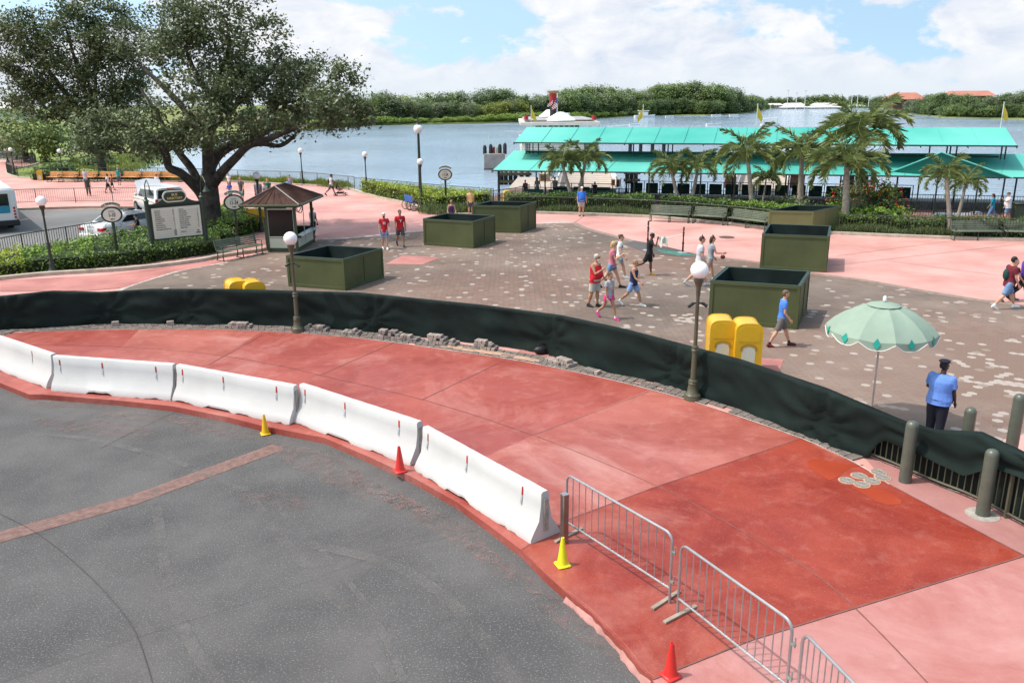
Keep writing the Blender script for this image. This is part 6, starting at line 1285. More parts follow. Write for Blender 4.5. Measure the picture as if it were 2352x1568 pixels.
m2_ = N('ShaderNodeMath'); m2_.operation = 'MULTIPLY'; L(ad.outputs[0], m2_.inputs[0]); m2_.inputs[1].default_value = 3.4; fr = N('ShaderNodeMath'); fr.operation = 'FRACT'; L(m2_.outputs[0], fr.inputs[0]); gt = N('ShaderNodeMath'); gt.operation = 'GREATER_THAN'; L(fr.outputs[0], gt.inputs[0]); gt.inputs[1].default_value = .5
q_ = N('ShaderNodeMix'); q_.data_type = 'RGBA'; L(gt.outputs[0], q_.inputs[0]); q_.inputs[6].default_value = (.45, .03, .04, 1); q_.inputs[7].default_value = (.75, .72, .70, 1); L(q_.outputs[2], p_.inputs['Base Color'])
for dx, z0_, z1_, yy in ((0, 224, 254, 4.9), (-9, 230, 247, 6.0)):
    fl = MB().add([(x+dx*s, yy, Z(z0_)), (x+dx*s-2*s, yy+.2, Z(z0_+3)), (x+(dx-13)*s, yy-.2, Z(z1_-6)), (x+(dx-12)*s, yy, Z(z1_)), (x+(dx-5)*s, yy-.1, Z(z1_-3)), (x+dx*s, yy, Z(z1_-9))], [(0, 1, 2, 3, 4, 5)]).build('striped_flag', m_us, t)
    if dx == 0: MB().add([(x+.02, yy-.03, Z(224)), (x-2.2*s, yy+.15, Z(227)), (x-5*s, yy-.1, Z(237)), (x+.02, yy-.03, Z(239))], [(0, 1, 2, 3)]).build('blue_canton', mat('flag_blue', (.03, .03, .16), .6), fl)
for xx, m__ in ((1209, m_frd), (1366, m_frd)): a = f_(xx, 277); MB().tube([(a.x-o.x, 1, a.z+1.9), (a.x-o.x, 1, a.z+2.4)], .28, 10).build('life_drum', m__, t)
for xx in (1300, 1308): a = f_(xx, 277); MB().lathe([(.2, 0), (.2, .6), (.3, .62), (.3, .85)], c=(a.x-o.x, 3.5, a.z+1.8), n=10).build('ventilator', m_fww, t)
# ------------------------------------------------------------------ far buildings and boats
m_rr = mat('red_tile_roof', (.42, .17, .12), .8, .1, .2); m_far = mat('far_wall', (.10, .05, .04), .8); m_wr = mat('white_roof', (.62, .60, .58), .7, .05, .2)
def hall(label, x0, x1, yb, ye, yt, Y, mr, mw, name='far_building', inset=.15, dep=14):
    a, b = AT(x0, yb, Y), AT(x1, yb, Y); w = b.x-a.x; o = Vector(((a.x+b.x)/2, Y, a.z)); ze, zt = AT(x0, ye, Y).z-a.z, AT(x0, yt, Y).z-a.z; t = thing(name, o, 0, label, 'building')
    MB().box((0, dep/2, ze/2-1), (w*.86, dep*.8, ze+2)).build('wall', mw, t); h = w/2; i = w*inset
    MB().add([(-h, 0, ze), (h, 0, ze), (h, dep, ze), (-h, dep, ze), (-h+i, dep*.4, zt), (h-i, dep*.4, zt), (h-i, dep*.6, zt), (-h+i, dep*.6, zt)], [(0, 1, 5, 4), (1, 2, 6, 5), (2, 3, 7, 6), (3, 0, 4, 7), (4, 5, 6, 7), (3, 2, 1, 0)]).build('roof', mr, t)
    for k in range(4): MB().box((w*.8*(k-1.5)/4, dep*.1-.03, ze*.45), (w*.1, .1, ze*.5)).build('window', m_kd, t)
hall('red roofed lodge with steep gable on the right shore', 2048, 2130, 243, 229, 213, 470, m_rr, m_far, inset=.22); hall('long red tiled roof half hidden in the right shore trees', 2185, 2290, 226, 221, 209, 480, m_rr, m_far, inset=.1)
for x0, x1, yb, yt, l in [(1770, 1800, 246, 238, 'low white roofed boathouse nearest the wooded point'), (1806, 1850, 247, 237, 'white roofed boathouse left of the marina middle'), (1800, 1858, 252, 243, 'wide open sided boat shelter at the marina water edge'), (1872, 1930, 246, 237, 'white roofed marina hall with twin gables'), (1862, 1935, 252, 243, 'cream boat shelter right of the marina middle'), (1960, 1990, 249, 241, 'small pale boathouse behind the palm crown')]:
    hall(l, x0, x1, yb, (yb+yt)/2, yt, 690 if yb < 250 else 672, m_wr, mat('far_pale_wall', (.35, .33, .30), .8), inset=.12)
for x, y0, y1 in [(1808, 208, 244), (1828, 214, 246), (1848, 209, 246), (1955, 222, 246), (1968, 218, 248), (1994, 219, 250), (2028, 217, 246), (2040, 222, 248)]:
    p = AT(x, y1, 668); t = thing('flood_mast', p, 0, 'thin grey mast standing over the distant marina', 'mast', 'masts at the distant marina'); MB().tube([(0, 0, -2), (0, 0, AT(x, y0, 668).z-p.z)], .28, 5).build('mast', m_pole, t); MB().box((0, 0, AT(x, y0, 668).z-p.z), (2.2, .3, .4)).build('lamp_bar', m_pole, t)
hall('white pavilion roof beyond the oak at the left edge', -60, 44, 266, 250, 236, 300, m_wr, m_wr, inset=.25)
hall('white hut at the far end of the left path', -10, 16, 380, 352, 346, 118, m_wr, m_wr, dep=4)
m_bt = mat('boat_white', (.72, .72, .70), .4, .03); m_bl = mat('boat_blue', (.05, .12, .25), .4)
def boat(label, px, py, wpx, kind='open', name='motor_boat', hd=0):
    p = G(px, py, -1.8); s = p.y/FPX*1.03; L = wpx*s; t = thing(name, p, hd, label, 'boat', 'small boats on the lake'); W_ = L*.32
    prof = [(-.5, .1, .7), (-.45, 1, .75), (.1, 1, .8), (.35, .7, .9), (.5, .08, 1.05)]; vs = []
    for f, w, h in prof: vs += [(f*L, -W_/2*w*.6, -.15), (f*L, -W_/2*w, h*L*.13), (f*L, W_/2*w, h*L*.13), (f*L, W_/2*w*.6, -.15)]
    MB().add(vs, [(i*4+k, (i+1)*4+k, (i+1)*4+(k+1) % 4, i*4+(k+1) % 4) for i in range(4) for k in range(4)]+[(0, 1, 2, 3), (16, 17, 18, 19)]).build('hull', m_bt, t)
    if kind == 'canopy':
        MB().box((0, 0, L*.36), (L*.8, W_*.9, L*.035), bev=.03).build('canopy', m_bt, t)
        for sx in (-.36, .36): MB().tube([(sx*L, 0, L*.1), (sx*L, 0, L*.35)], L*.012, 5).build('canopy_post', m_pole, t)
        MB().box((0, 0, L*.14), (L*.5, W_*.5, L*.1)).build('seats', m_fd, t)
    elif kind == 'cabin': MB().box((-.05*L, 0, L*.18), (L*.4, W_*.7, L*.14), bev=.05).build('cabin', m_bt, t); MB().box((-.05*L, 0, L*.30), (L*.5, W_*.8, L*.03)).build('hard_top', m_bt, t)
    else: MB().add([(.08*L, -W_*.4, L*.1), (.08*L, W_*.4, L*.1), (0, W_*.35, L*.2), (0, -W_*.35, L*.2)], [(0, 1, 2, 3)]).build('windscreen', m_kd, t)
    return t
boat('cabin cruiser moored below the second pennant', 1480, 270, 46, 'cabin', hd=.05); boat('speed boat with a white wake left of the second pennant', 1538, 268.5, 20, hd=.1); boat('white runabout near the wooded point shore', 1645, 266, 22, hd=.1); boat('white runabout closest to the wooded point tip', 1685, 265.5, 20)
boat('low jet boat just above the upper canopy edge', 1457, 287.5, 24, name='jet_boat'); t = boat('open boat carrying two seated people', 1638, 288, 32, name='open_boat'); boat('pontoon boat with a tan canopy above the canopy edge', 1768, 290, 44, 'canopy', name='pontoon_boat', hd=.1)
m_wake = mat('wake_foam', (.75, .77, .78), .6); mb = MB()
for a, b, w in (((1395, 291), (1445, 287), .9), ((1555, 269), (1590, 269), 1.3), ((1600, 289), (1630, 289), .5), ((1160, 301), (1210, 303), .4)): mb.strip(GP([a, b], -1.8), w, -1.78)
struct('boat_wakes', mb, m_wake)
# ------------------------------------------------------------------ vehicles
m_cw = mat('police_white', (.72, .73, .74), .18, .02, 1, coat=.8); m_glass = mat('car_glass', (.015, .02, .025), .06, .1, spec=.8); m_tyre = mat('tyre_rubber', (.015, .015, .015), .8); m_rim = mat('wheel_rim', (.35, .35, .36), .3, metal=.8); m_tail = mat('tail_lamp_red', (.42, .01, .012), .25, coat=.5); m_hl = mat('head_lamp', (.6, .62, .65), .15)
def wheel(t, x, y, r, w=.22):
    a = MB().profile([(y+r*math.cos(q), r+r*math.sin(q)) for q in [2*math.pi*i/22 for i in range(22)]], x-w/2, x+w/2).build('wheel', m_tyre, t); s = 1 if x > 0 else -1
    b = MB().profile([(y+r*.62*math.cos(q), r+r*.62*math.sin(q)) for q in [2*math.pi*i/18 for i in range(18)]], x+s*(w/2+.001), x+s*(w/2+.015)).build('rim', m_rim, a)
def loft_car(stations):       # (y, [(halfwidth, z)...]) sections from tail to nose
    mb = MB(); n = len(stations[0][1]); vs = []
    for y, pr in stations:
        for w, z in pr: vs.append((w, y, z))
        for w, z in pr[::-1]: vs.append((-w, y, z))
    k = 2*n; fs = [(i*k+j, i*k+(j+1) % k, (i+1)*k+(j+1) % k, (i+1)*k+j) for i in range(len(stations)-1) for j in range(k)]+[tuple(range(k)), tuple((len(stations)-1)*k+j for j in range(k))[::-1]]
    return mb.add(vs, fs, 0, True)
def sedan():
    r = G(214, 563, -.13); az = R_(24); t = thing('police_car', r, -az, 'white police sedan with red tail lamps parked beyond the hedge railing', 'car')
    S = lambda y, w, zb, zs, zd: (y, [(w*.92, zb), (w, zb+.16), (w, zs*.82), (w*.97, zs), (w*.86, zd), (w*.3, zd+.02)])
    body = loft_car([S(0, .72, .38, .78, .86), S(.08, .86, .30, .86, .97), S(.4, .93, .26, .92, 1.03), S(1.2, .95, .24, .95, 1.05), S(2.2, .96, .24, .96, 1.02), S(3.6, .95, .24, .94, .98), S(4.4, .93, .26, .86, .92), S(5.1, .88, .3, .74, .80), S(5.35, .74, .36, .66, .70)]); body.build('body', m_cw, t)
    gh = loft_car([(.75, [(.86, .98), (.84, 1.0), (.80, 1.02)]), (1.45, [(.87, 1.0), (.74, 1.30), (.60, 1.42)]), (1.75, [(.88, 1.0), (.70, 1.36), (.58, 1.47)]), (2.7, [(.88, 1.0), (.70, 1.37), (.58, 1.48)]), (3.1, [(.87, .99), (.74, 1.28), (.60, 1.40)]), (3.85, [(.84, .95), (.82, .97), (.78, .98)])]); gh.build('cabin', m_cw, t)
    MB().add([(-.70, .86, 1.06), (.70, .86, 1.06), (.56, 1.52, 1.41), (-.56, 1.52, 1.41)], [(0, 1, 2, 3)]).xf(Matrix.Translation((0, -.03, .02))).build('rear_window', m_glass, t); MB().add([(-.7, 3.7, 1.03), (.7, 3.7, 1.03), (.56, 3.02, 1.39), (-.56, 3.02, 1.39)], [(0, 1, 2, 3)]).xf(Matrix.Translation((0, .03, .02))).build('windscreen', m_glass, t)
    for s in (-1, 1):
        for y0, y1, y2, y3 in ((1.15, 2.05, 2.05, 1.62), (2.15, 3.45, 3.0, 2.15)): MB().add([(s*.885, y0, 1.05), (s*.885, y1, 1.05), (s*.755, y2, 1.33), (s*.755, y3, 1.33)], [(0, 1, 2, 3)]).build('side_window', m_glass, t)
        lm = MB(); lm.box((s*.66, -.0, .80), (.36, .10, .17), bev=.03); lm.box((s*.82, .12, .82), (.10, .26, .15), bev=.03); lm.build('tail_lamp', m_tail, t); MB().box((s*1.0, 3.3, 1.08), (.18, .10, .13), bev=.03).build('wing_mirror', m_cw, t)
        for y in (1.05, 4.25): wheel(t, s*.86, y, .34)
        MB().box((s*.945, 2.7, .62), (.012, 2.4, .10)).build('side_stripe', mat('police_green', (.02, .09, .05), .4), t)
    MB().box((0, -.02, .46), (1.66, .16, .22), bev=.05).build('rear_bumper', m_cw, t); MB().box((0, -.06, .72), (.34, .02, .16)).build('number_plate', m_kc, t)
    bx = MB().box((0, 2.25, 1.56), (1.15, .28, .10), bev=.03).build('light_bar', m_glass, t); MB().box((0, 2.0, 1.50), (.5, .3, .03)).build('roof_mount', m_cw, t)
    text('SHERIFF', .15, mat('decal_grey', (.3, .3, .28), .5), t, Matrix.Translation((0, -.02, .93)) @ XZ, bold=.003)
    dr = MB().box((1.35, 3.0, .72), (.06, 1.05, .62), rot=Matrix.Rotation(R_(-58), 3, 'Z'), bev=.02).build('open_door', m_cw, t); MB().add([(1.05, 2.75, 1.05), (1.85, 3.22, 1.05), (1.75, 3.15, 1.36), (1.15, 2.82, 1.36)], [(0, 1, 2, 3)]).build('door_window', m_glass, dr)
sedan()
def suv():
    r = G(399, 500, -.13); az = R_(-40); t = thing('police_suv', r, -az, 'white police utility vehicle with raised bonnet behind the bus directory', 'car')
    S = lambda y, w, zb, zs: (y, [(w*.9, zb), (w, zb+.2), (w, zs*.9), (w*.94, zs)])
    loft_car([S(0, .86, .5, 1.02), S(.1, .97, .4, 1.12), S(1.0, 1.0, .38, 1.12), S(3.2, 1.0, .38, 1.1), S(4.4, .98, .42, 1.06), S(4.9, .9, .5, .98)]).build('body', m_cw, t)
    loft_car([(.02, [(.93, 1.1), (.88, 1.14), (.8, 1.16)]), (.18, [(.93, 1.1), (.80, 1.72), (.66, 1.80)]), (.6, [(.94, 1.1), (.82, 1.78), (.66, 1.87)]), (2.9, [(.94, 1.1), (.82, 1.78), (.66, 1.87)]), (3.2, [(.93, 1.1), (.78, 1.7), (.62, 1.8)]), (3.9, [(.9, 1.07), (.86, 1.1), (.8, 1.12)])]).build('cabin', m_cw, t)
    MB().add([(-.8, -.02, 1.2), (.8, -.02, 1.2), (.7, .14, 1.70), (-.7, .14, 1.70)], [(0, 1, 2, 3)]).build('rear_window', m_glass, t); MB().box((0, .12, 1.83), (1.2, .25, .05), bev=.02).build('spoiler', m_cw, t); MB().box((0, -.01, 1.79), (.4, .03, .04)).build('brake_lamp', m_tail, t)
    for s in (-1, 1):
        MB().add([(s*.948, .45, 1.2), (s*.948, 3.5, 1.18), (s*.83, 3.0, 1.70), (s*.83, .55, 1.72)], [(0, 1, 2, 3)]).build('side_window', m_glass, t); MB().box((s*.90, .0, 1.02), (.16, .12, .36), bev=.03).build('tail_lamp', m_tail, t)
        MB().box((s*1.004, 2.4, 1.0), (.012, 4.4, .05)).build('gold_stripe', mat('gold_stripe', (.55, .38, .08), .4), t); MB().box((s*1.08, 3.4, 1.25), (.18, .12, .18), bev=.03).build('wing_mirror', m_cw, t)
        for y in (.95, 3.95): wheel(t, s*.90, y, .40, .26)
    MB().add([(-.8, 3.85, 1.12), (.8, 3.85, 1.12), (.78, 4.35, 1.98), (0, 4.5, 2.1), (-.78, 4.35, 1.98), (-.8, 3.8, 1.16), (.8, 3.8, 1.16), (.78, 4.3, 2.02), (0, 4.45, 2.14), (-.78, 4.3, 2.02)], [(0, 1, 2, 3, 4), (9, 8, 7, 6, 5), (0, 4, 9, 5), (1, 6, 7, 2), (2, 7, 8, 3), (3, 8, 9, 4), (0, 5, 6, 1)]).build('raised_bonnet', m_cw, t)
    MB().box((0, -.05, .55), (1.8, .2, .28), bev=.06).build('rear_bumper', m_black, t); MB().box((0, -.04, .95), (.36, .02, .17)).build('number_plate', m_kc, t)
    text('353', .16, mat('decal_gold', (.5, .33, .05), .5), t, Matrix.Translation((0, .02, 1.62)) @ XZ, bold=.004)
suv()
def busv():
    r = G(50, 531, -.13); H = AT(38, 431, r.y).z+.13; az = R_(-36); t = thing('city_bus', r, -az, 'rear corner of a white and teal bus cut by the left edge', 'bus'); W_ = 2.55
    MB().box((-W_/2, 6, H/2+.2), (W_, 12, H-.4), bev=.14).build('body', mat('bus_white', (.66, .66, .64), .3, .02, 1, coat=.4), t); MB().box((-W_/2, 0, .5), (W_*1.0, .3, .32), bev=.06).build('bumper', m_black, t)
    MB().box((-W_/2-.1, -.01, H*.74), (W_*.78, .04, H*.27), bev=.015).build('rear_window', m_glass, t); MB().box((-W_/2-.1, -.012, H*.52), (W_*.78, .035, H*.16), bev=.01).build('teal_panel', mat('bus_teal', (.02, .22, .32), .4), t)
    for k in range(4): MB().profile([(-.17+.065*math.cos(q), .80+k*.17+.065*math.sin(q)) for q in [2*math.pi*i/14 for i in range(14)]], -.02, .02, axis='y').build('tail_lamp', m_tail, t)
    for x in (-.3, -W_+.3):
        for y in (2.2, 9.2): wheel(t, x, y, .48, .3)
    MB().box((.01, 6, H*.7), (.03, 10, H*.26)).build('side_windows', m_glass, t); MB().box((-W_/2-.6, -.015, H*.36), (.5, .02, .06)).build('grille', m_black, t); MB().box((-W_/2-.6, -.015, H*.29), (.4, .02, .05)).build('grille', m_black, t); MB().box((-W_*.4, -.02, H*.2), (.3, .02, .14)).build('number_plate', mat('plate_mint', (.2, .5, .42), .5), t)
busv()
# ------------------------------------------------------------------ wheelchairs and stroller
def ring(c, r, w, n=20, ax='x'): return [(c[0], c[1]+r*math.cos(2*math.pi*i/n), c[2]+r*math.sin(2*math.pi*i/n)) for i in range(n+1)]
m_bs = mat('blue_seat', (.03, .12, .42), .6)
def wheelchair(label, px, py, rz):
    p = G(px, py); t = thing('wheelchair', p, rz, label, 'wheelchair', 'wheelchairs parked at the hedge kerb')
    for s in (-1, 1):
        w = MB().tube(ring((s*.28, 0, .30), .29, 0), .022, 6).build('wheel', m_tyre, t); sp = MB()
        for k in range(8): a = k*math.pi/4; sp.tube([(s*.28, 0, .30), (s*.28, .28*math.cos(a), .30+.28*math.sin(a))], .008, 4)
        sp.build('spokes', m_chrome, w); MB().tube(ring((s*.24, .42, .10), .08, 0, 12), .016, 5).build('caster', m_tyre, t)
        MB().tube([(s*.24, -.1, .95), (s*.24, -.06, .3), (s*.24, .42, .2)], .014, 6).tube([(s*.24, -.06, .68), (s*.24, .3, .68), (s*.24, .36, .2)], .013, 6).build('side_frame', m_chrome, t)
        MB().box((s*.13, .58, .1), (.16, .18, .02)).build('footrest', m_black, t)
    MB().box((0, .12, .49), (.44, .42, .03)).build('seat', m_black, t); MB().box((0, -.10, .74), (.44, .03, .42)).build('backrest', m_bs, t)
wheelchair('front wheelchair with blue back parked by the lakeside hedge', 947, 484, 2.2-math.pi); wheelchair('rear wheelchair half behind the other at the hedge kerb', 938, 481, 2.3-math.pi)
p = G(782, 449); t = thing('stroller', p, -math.pi/2, 'pushchair with dark red and blue seat pushed beside the lake kerb', 'stroller')
for s in (-1, 1):
    MB().tube([(s*.24, -.42, .98), (s*.24, -.1, .5), (s*.24, .38, .12)], .016, 6).tube([(s*.24, -.35, .12), (s*.24, .1, .5)], .014, 6).build('frame_tube', m_black, t)
    for y in (-.35, .38): MB().tube(ring((s*.26, y, .10), .09, 0, 12), .02, 5).build('wheel', m_tyre, t)
MB().tube([(-.24, -.42, .98), (.24, -.42, .98)], .018, 6).build('handle', m_black, t); MB().box((0, -.02, .45), (.42, .4, .05), bev=.02).build('seat', mat('stroller_red', (.30, .03, .04), .7), t); MB().box((0, -.2, .68), (.42, .06, .45), rot=Matrix.Rotation(R_(-20), 3, 'X'), bev=.02).build('seat_back', m_black, t)
MB().add([(-.24, -.3, .95), (.24, -.3, .95), (.24, .12, 1.02), (-.24, .12, 1.02), (-.24, .25, .85), (.24, .25, .85)], [(0, 1, 2, 3), (3, 2, 5, 4)]).build('canopy', mat('stroller_navy', (.02, .03, .08), .7), t); MB().box((0, 0, .2), (.36, .5, .12), bev=.03).build('basket', m_black, t)
# ------------------------------------------------------------------ stanchions and rope
st = []
m_stc = mat('stanchion_bronze', (.05, .025, .02), .35, metal=.4)
for px, py, pt, l in ((1487, 575, 507, 'dark turned stanchion behind the man in black'), (1568, 580, 521, 'dark turned stanchion at the right end of the white ropes')):
    p = G(px, py, .004); H = AT(px, pt, p.y).z; st.append((p, H)); t = thing('stanchion', p, 0, l, 'stanchion', 'rope stanchions around the wet repair')
    MB().lathe([(.24, 0), (.24, .015), (.20, .03), (.05, .05)], n=20).build('base_plate', mat('stanchion_base', (.4, .4, .4), .4, metal=.5), t)
    MB().lathe([(.045, .04), (.04, H*.25), (.05, H*.26), (.035, H*.3), (.055, H*.36), (.035, H*.42), (.03, H*.62), (.05, H*.66), (.03, H*.7), (.055, H*.76), (.03, H*.8), (.03, H*.86), (.055, H*.9), (.03, H*.93), (.05, H*.965), (.02, H)], n=12).build('turned_post', m_stc, t)
A, B = st[0][0]+Vector((0, 0, st[0][1]*.72)), st[1][0]+Vector((0, 0, st[1][1]*.74)); M_ = A.lerp(B, .45)-Vector((0, 0, .30)); t = thing('white_rope', A, 0, 'two sagging white ropes strung between the dark stanchions', 'rope')
for dz in (0, .06): MB().tube(smooth_line([Vector((0, 0, dz)), (M_-A)*.5-Vector((0, 0, .06+dz*.3)), M_-A, (M_-A).lerp(B-A, .5)+Vector((0, 0, -.03)), B-A-Vector((0, 0, dz))], 5), .012, 5).build('rope', m_white, t)
t = thing('white_cloth', M_, 0, 'white cloth hanging from the ropes between the stanchions', 'cloth'); vs = []
for i in range(7):
    for k in range(5): vs.append((-.20+i*.067+.02*math.sin(k*2+i), .06*math.sin(i*1.7+k*.5), .04-k*.10*(1+.25*math.sin(i*1.3))))
MB().add(vs, [(i*5+k, (i+1)*5+k, (i+1)*5+k+1, i*5+k+1) for i in range(6) for k in range(4)], 0, True).build('hanging_cloth', mat('off_white_cloth', (.62, .60, .54), .8), t)
# ------------------------------------------------------------------ people
PEND = []
def soft(mb, name, m, parent, vox, it=3):
    o = link(name, mb.mesh(name, m, False), parent); r = o.modifiers.new('r', 'REMESH'); r.mode = 'VOXEL'; r.voxel_size = vox; r.use_smooth_shade = True
    s = o.modifiers.new('s', 'SMOOTH'); s.iterations = it; s.factor = .5; PEND.append(o); return o
SK = {'fair': (.52, .28, .19), 'tan': (.42, .21, .13), 'olive': (.33, .16, .09), 'brown': (.13, .058, .032), 'dark': (.065, .03, .02)}
def skin(k): return mat('skin_'+k, SK[k], .5, .05, 8)
def cloth(n, c, c2=None, var=.10): return mat('cloth_'+n, c, .85, var, 6, .15, 30, col2=c2)
def hairm(n, c): return mat('hair_'+n, c, .55, .2, 30)
H_BR = hairm('brown', (.06, .032, .018)); H_BK = hairm('black', (.008, .007, .007)); H_BL = hairm('blond', (.48, .33, .14)); H_GR = hairm('grey', (.40, .39, .37)); H_SA = hairm('sandy', (.22, .13, .06))
def person(label, feet, top, heading, skin_='fair', w=1.0, legs=((12, 5), (-14, 22)), arms=((14, 8, 18), (-14, 8, 12)), shirt=None, sleeve=.5, pants=None, plen=.5, skirt=None, hair=H_BR, hairlen=0, cap=None, capback=False, belly=0, shoe=None, sock=None, detail=1, z=0, lean=3, headturn=0, group='people walking on the plaza', extra=None, sit=False, beard=None, shades=False, collar=False, nod=0, hmax=None):
    p = G(feet[0], feet[1], z); h = AT(feet[0], top, p.y).z-z
    if hmax: h = min(h, hmax)
    t = thing('person', p, 0, label, 'person', group); vox = .0105*h/1.7 if detail else .022; S = skin(skin_)
    M = Matrix.Rotation(R_(heading), 4, 'Z') @ Matrix.Diagonal((h, h, h, 1))      # local: +Y forward, +X right; unit height
    d2 = .235; d3 = .235; hw = .052*(.8+.2*w)
    def leg(s, a, b):
        a, b = R_(a), R_(b); hip = Vector((s*hw, 0, 0)); k = hip+Vector((s*.004, math.sin(a)*d2, -math.cos(a)*d2)); n = k+Vector((0, math.sin(a-b)*d3, -math.cos(a-b)*d3)); return hip, k, n, a-b
    LG = [leg(-1, *legs[0]), leg(1, *legs[1])]; low = min(l[2].z-(.04*math.sin(max(0, -l[3]))) for l in LG); pz = .047-low
    off = Vector((0, 0, pz)); LG = [(a+off, b+off, c+off, e) for a, b, c, e in LG]
    ls = math.sin(R_(lean)); up = lambda zz, y=0.0: y+(zz-pz)*ls
    T = pz-.52     # shift of everything above the hips
    def ring_(zf, a, b, y=0): return (0, up(zf+T, y), zf+T, a, b)
    wb = w; by = belly
    torso = [ring_(.455, .052*wb, .05*wb), ring_(.49, .088*wb, .062*wb), ring_(.53, .093*wb, .066*wb, by*.2), ring_(.58, .082*wb+by*.25, .058*wb+by*.75, by*.6), ring_(.63, .078*wb+by*.25, .056*wb+by*.85, by*.7), ring_(.70, .090*wb, .062*wb+by*.4, by*.3), ring_(.755, .098*wb, .062*wb), ring_(.795, .094*wb, .05*wb), ring_(.820, .066*wb, .04*wb), ring_(.838, .034, .036)]
    neck = [ring_(.825, .036, .038), ring_(.85, .031, .033, .004), ring_(.885, .031, .034, .010)]
    hc = Vector((0, up(.93+T, .016), .932+T)); SH = .812+T
    def arm(s, f, o, e, inn=.25):
        f, o, e = R_(f), R_(o), R_(e); sh = Vector((s*.097*(.55+.45*wb), up(SH, 0), SH-.012)); dU = Vector((s*math.sin(o), math.sin(f)*math.cos(o), -math.cos(f)*math.cos(o))).normalized(); el = sh+dU*.168
        q = f+e; dF = Vector((s*math.sin(o)*.5-s*inn*math.sin(e), math.sin(q), -math.cos(q))).normalized(); wr = el+dF*.142; return sh, el, wr, dF
    AR = [arm(-1, *arms[0]), arm(1, *arms[1])]
    B = MB()
    B.rings(torso, 18); B.rings(neck, 12)
    tn = math.radians(headturn); Rz = Matrix.Rotation(-tn, 3, 'Z') @ Matrix.Rotation(-R_(nod), 3, 'X')
    def hd(v): return hc+Rz@Vector(v)
    B.ball(hd((0, -.003, .012)), (.043, .054, .052), 14); B.ball(hd((0, .014, -.020)), (.034, .038, .042), 12)      # skull, jaw
    B.ball(hd((0, .030, -.040)), (.016, .018, .016), 8); B.tube([hd((0, .050, .006)), hd((0, .064, -.013))], [.005, .009], 6)
    for s in (-1, 1): B.ball(hd((s*.044, -.004, -.004)), (.006, .012, .016), 8)
    for (sh, el, wr, dF) in AR:
        B.ball(sh, (.030*(.7+.3*wb), .031, .031), 10); B.tube([sh, sh.lerp(el, .5), el, el.lerp(wr, .35), wr], [.029*(.75+.25*wb), .026*(.75+.25*wb), .020, .0215, .0135], 10)
        sx = Vector((0, 1, 0)) if abs(dF.y) < .8 else Vector((0, 0, 1)); a = (sx-dF*sx.dot(dF)).normalized(); pc = wr+dF*.028
        B.tube([wr, pc, wr+dF*.05], [.013, .021, .017], 8, flat=.9)
        if detail:
            for k, L in enumerate((.036, .043, .040, .031)): b0 = wr+dF*.046+a*(.0165-.011*k); B.tube([b0, b0+dF*L*.55, b0+dF*L+Vector((0, .006, 0))], [.0068, .0062, .005], 6)
            B.tube([wr+dF*.015+a*.014, wr+dF*.035+a*.030, wr+dF*.055+a*.032], [.008, .0072, .0055], 6)
        else: B.tube([wr+dF*.045, wr+dF*.09], [.015, .008], 6)
    for (hip, k, n, e) in LG:
        B.tube([hip+Vector((0, 0, .02)), hip.lerp(k, .35), k.lerp(hip, .1), k.lerp(n, .08), k.lerp(n, .35)+Vector((0, -.006, 0)), n.lerp(k, .1), n], [.050*(.6+.4*wb), .049*(.6+.4*wb), .032*(.7+.3*wb), .031*(.7+.3*wb), .0345*(.7+.3*wb), .0175, .0175], 12)
        fd = Vector((0, math.cos(e*.75), math.sin(e*.75) if e < 0 else 0)).normalized(); hl = n+Vector((0, 0, -.022))
        B.tube([hl-fd*.028, hl+fd*.02, hl+fd*.075+Vector((0, 0, -.010)), hl+fd*.108+Vector((0, 0, -.014))], [.020, .024, .0215, .012], 10)
    B.xf(M); soft(B, 'body', S, t, vox, 2)
    def part(name, mb, m, v=None, it=3): mb.xf(M); return soft(mb, name, m, t, v or vox*1.15, it)
    def raw(name, mb, m): mb.xf(M); return mb.build(name, m, t)
    g = .0085
    if shirt is not None:
        C = MB(); lo = .47 if not skirt == 'dress' else .40; rr = [(x, y, z_, a+g, b+g) for (x, y, z_, a, b) in torso[1:9]+([torso[9]] if sleeve > 0 else [])]; z0 = rr[0]
        rr = [(0, z0[1], lo+T, z0[3]+.008, z0[4]+.010)]+rr
        if sleeve <= 0: rr = rr[:-2]+[(0, rr[-2][1], rr[-2][2], rr[-2][3]*.80, rr[-2][4])]
        C.rings(rr, 18)
        if sleeve > 0:
            for (sh, el, wr, dF) in AR:
                f = min(1, sleeve*1.0); pts = [sh-Vector((0, 0, 0))*.0, sh.lerp(el, f*.6), sh.lerp(el, f)] if sleeve <= 1 else [sh, el, el.lerp(wr, sleeve-1)]
                C.ball(sh, (.038*(.75+.25*wb),)*3, 10); C.tube(pts, [.040*(.75+.25*wb), .039*(.75+.25*wb), .037*(.75+.25*wb) if sleeve <= 1 else .024], 10)
        part('shirt', C, shirt)
    if pants is not None:
        C = MB(); C.rings([(x, y, z_, a+g*.6, b+g*.6) for (x, y, z_, a, b) in [ring_(.455, .07*wb, .055*wb), ring_(.49, .09*wb, .063*wb), ring_(.545, .092*wb+by*.1, .066*wb+by*.3, by*.3)]], 18)
        for (hip, k, n, e) in LG:
            if plen <= .5: q = hip.lerp(k, plen*2); C.tube([hip+Vector((0, 0, .02)), hip.lerp(q, .5), q], [.059*(.6+.4*wb), .058*(.6+.4*wb), .054*(.6+.4*wb)], 12)
            else:
                q = k.lerp(n, (plen-.5)*2); C.tube([hip+Vector((0, 0, .02)), hip.lerp(k, .5), k, k.lerp(q, .5), q], [.059*(.6+.4*wb), .057*(.55+.45*wb), .048*(.6+.4*wb), .042*(.6+.4*wb), .036*(.7+.3*wb)], 12)
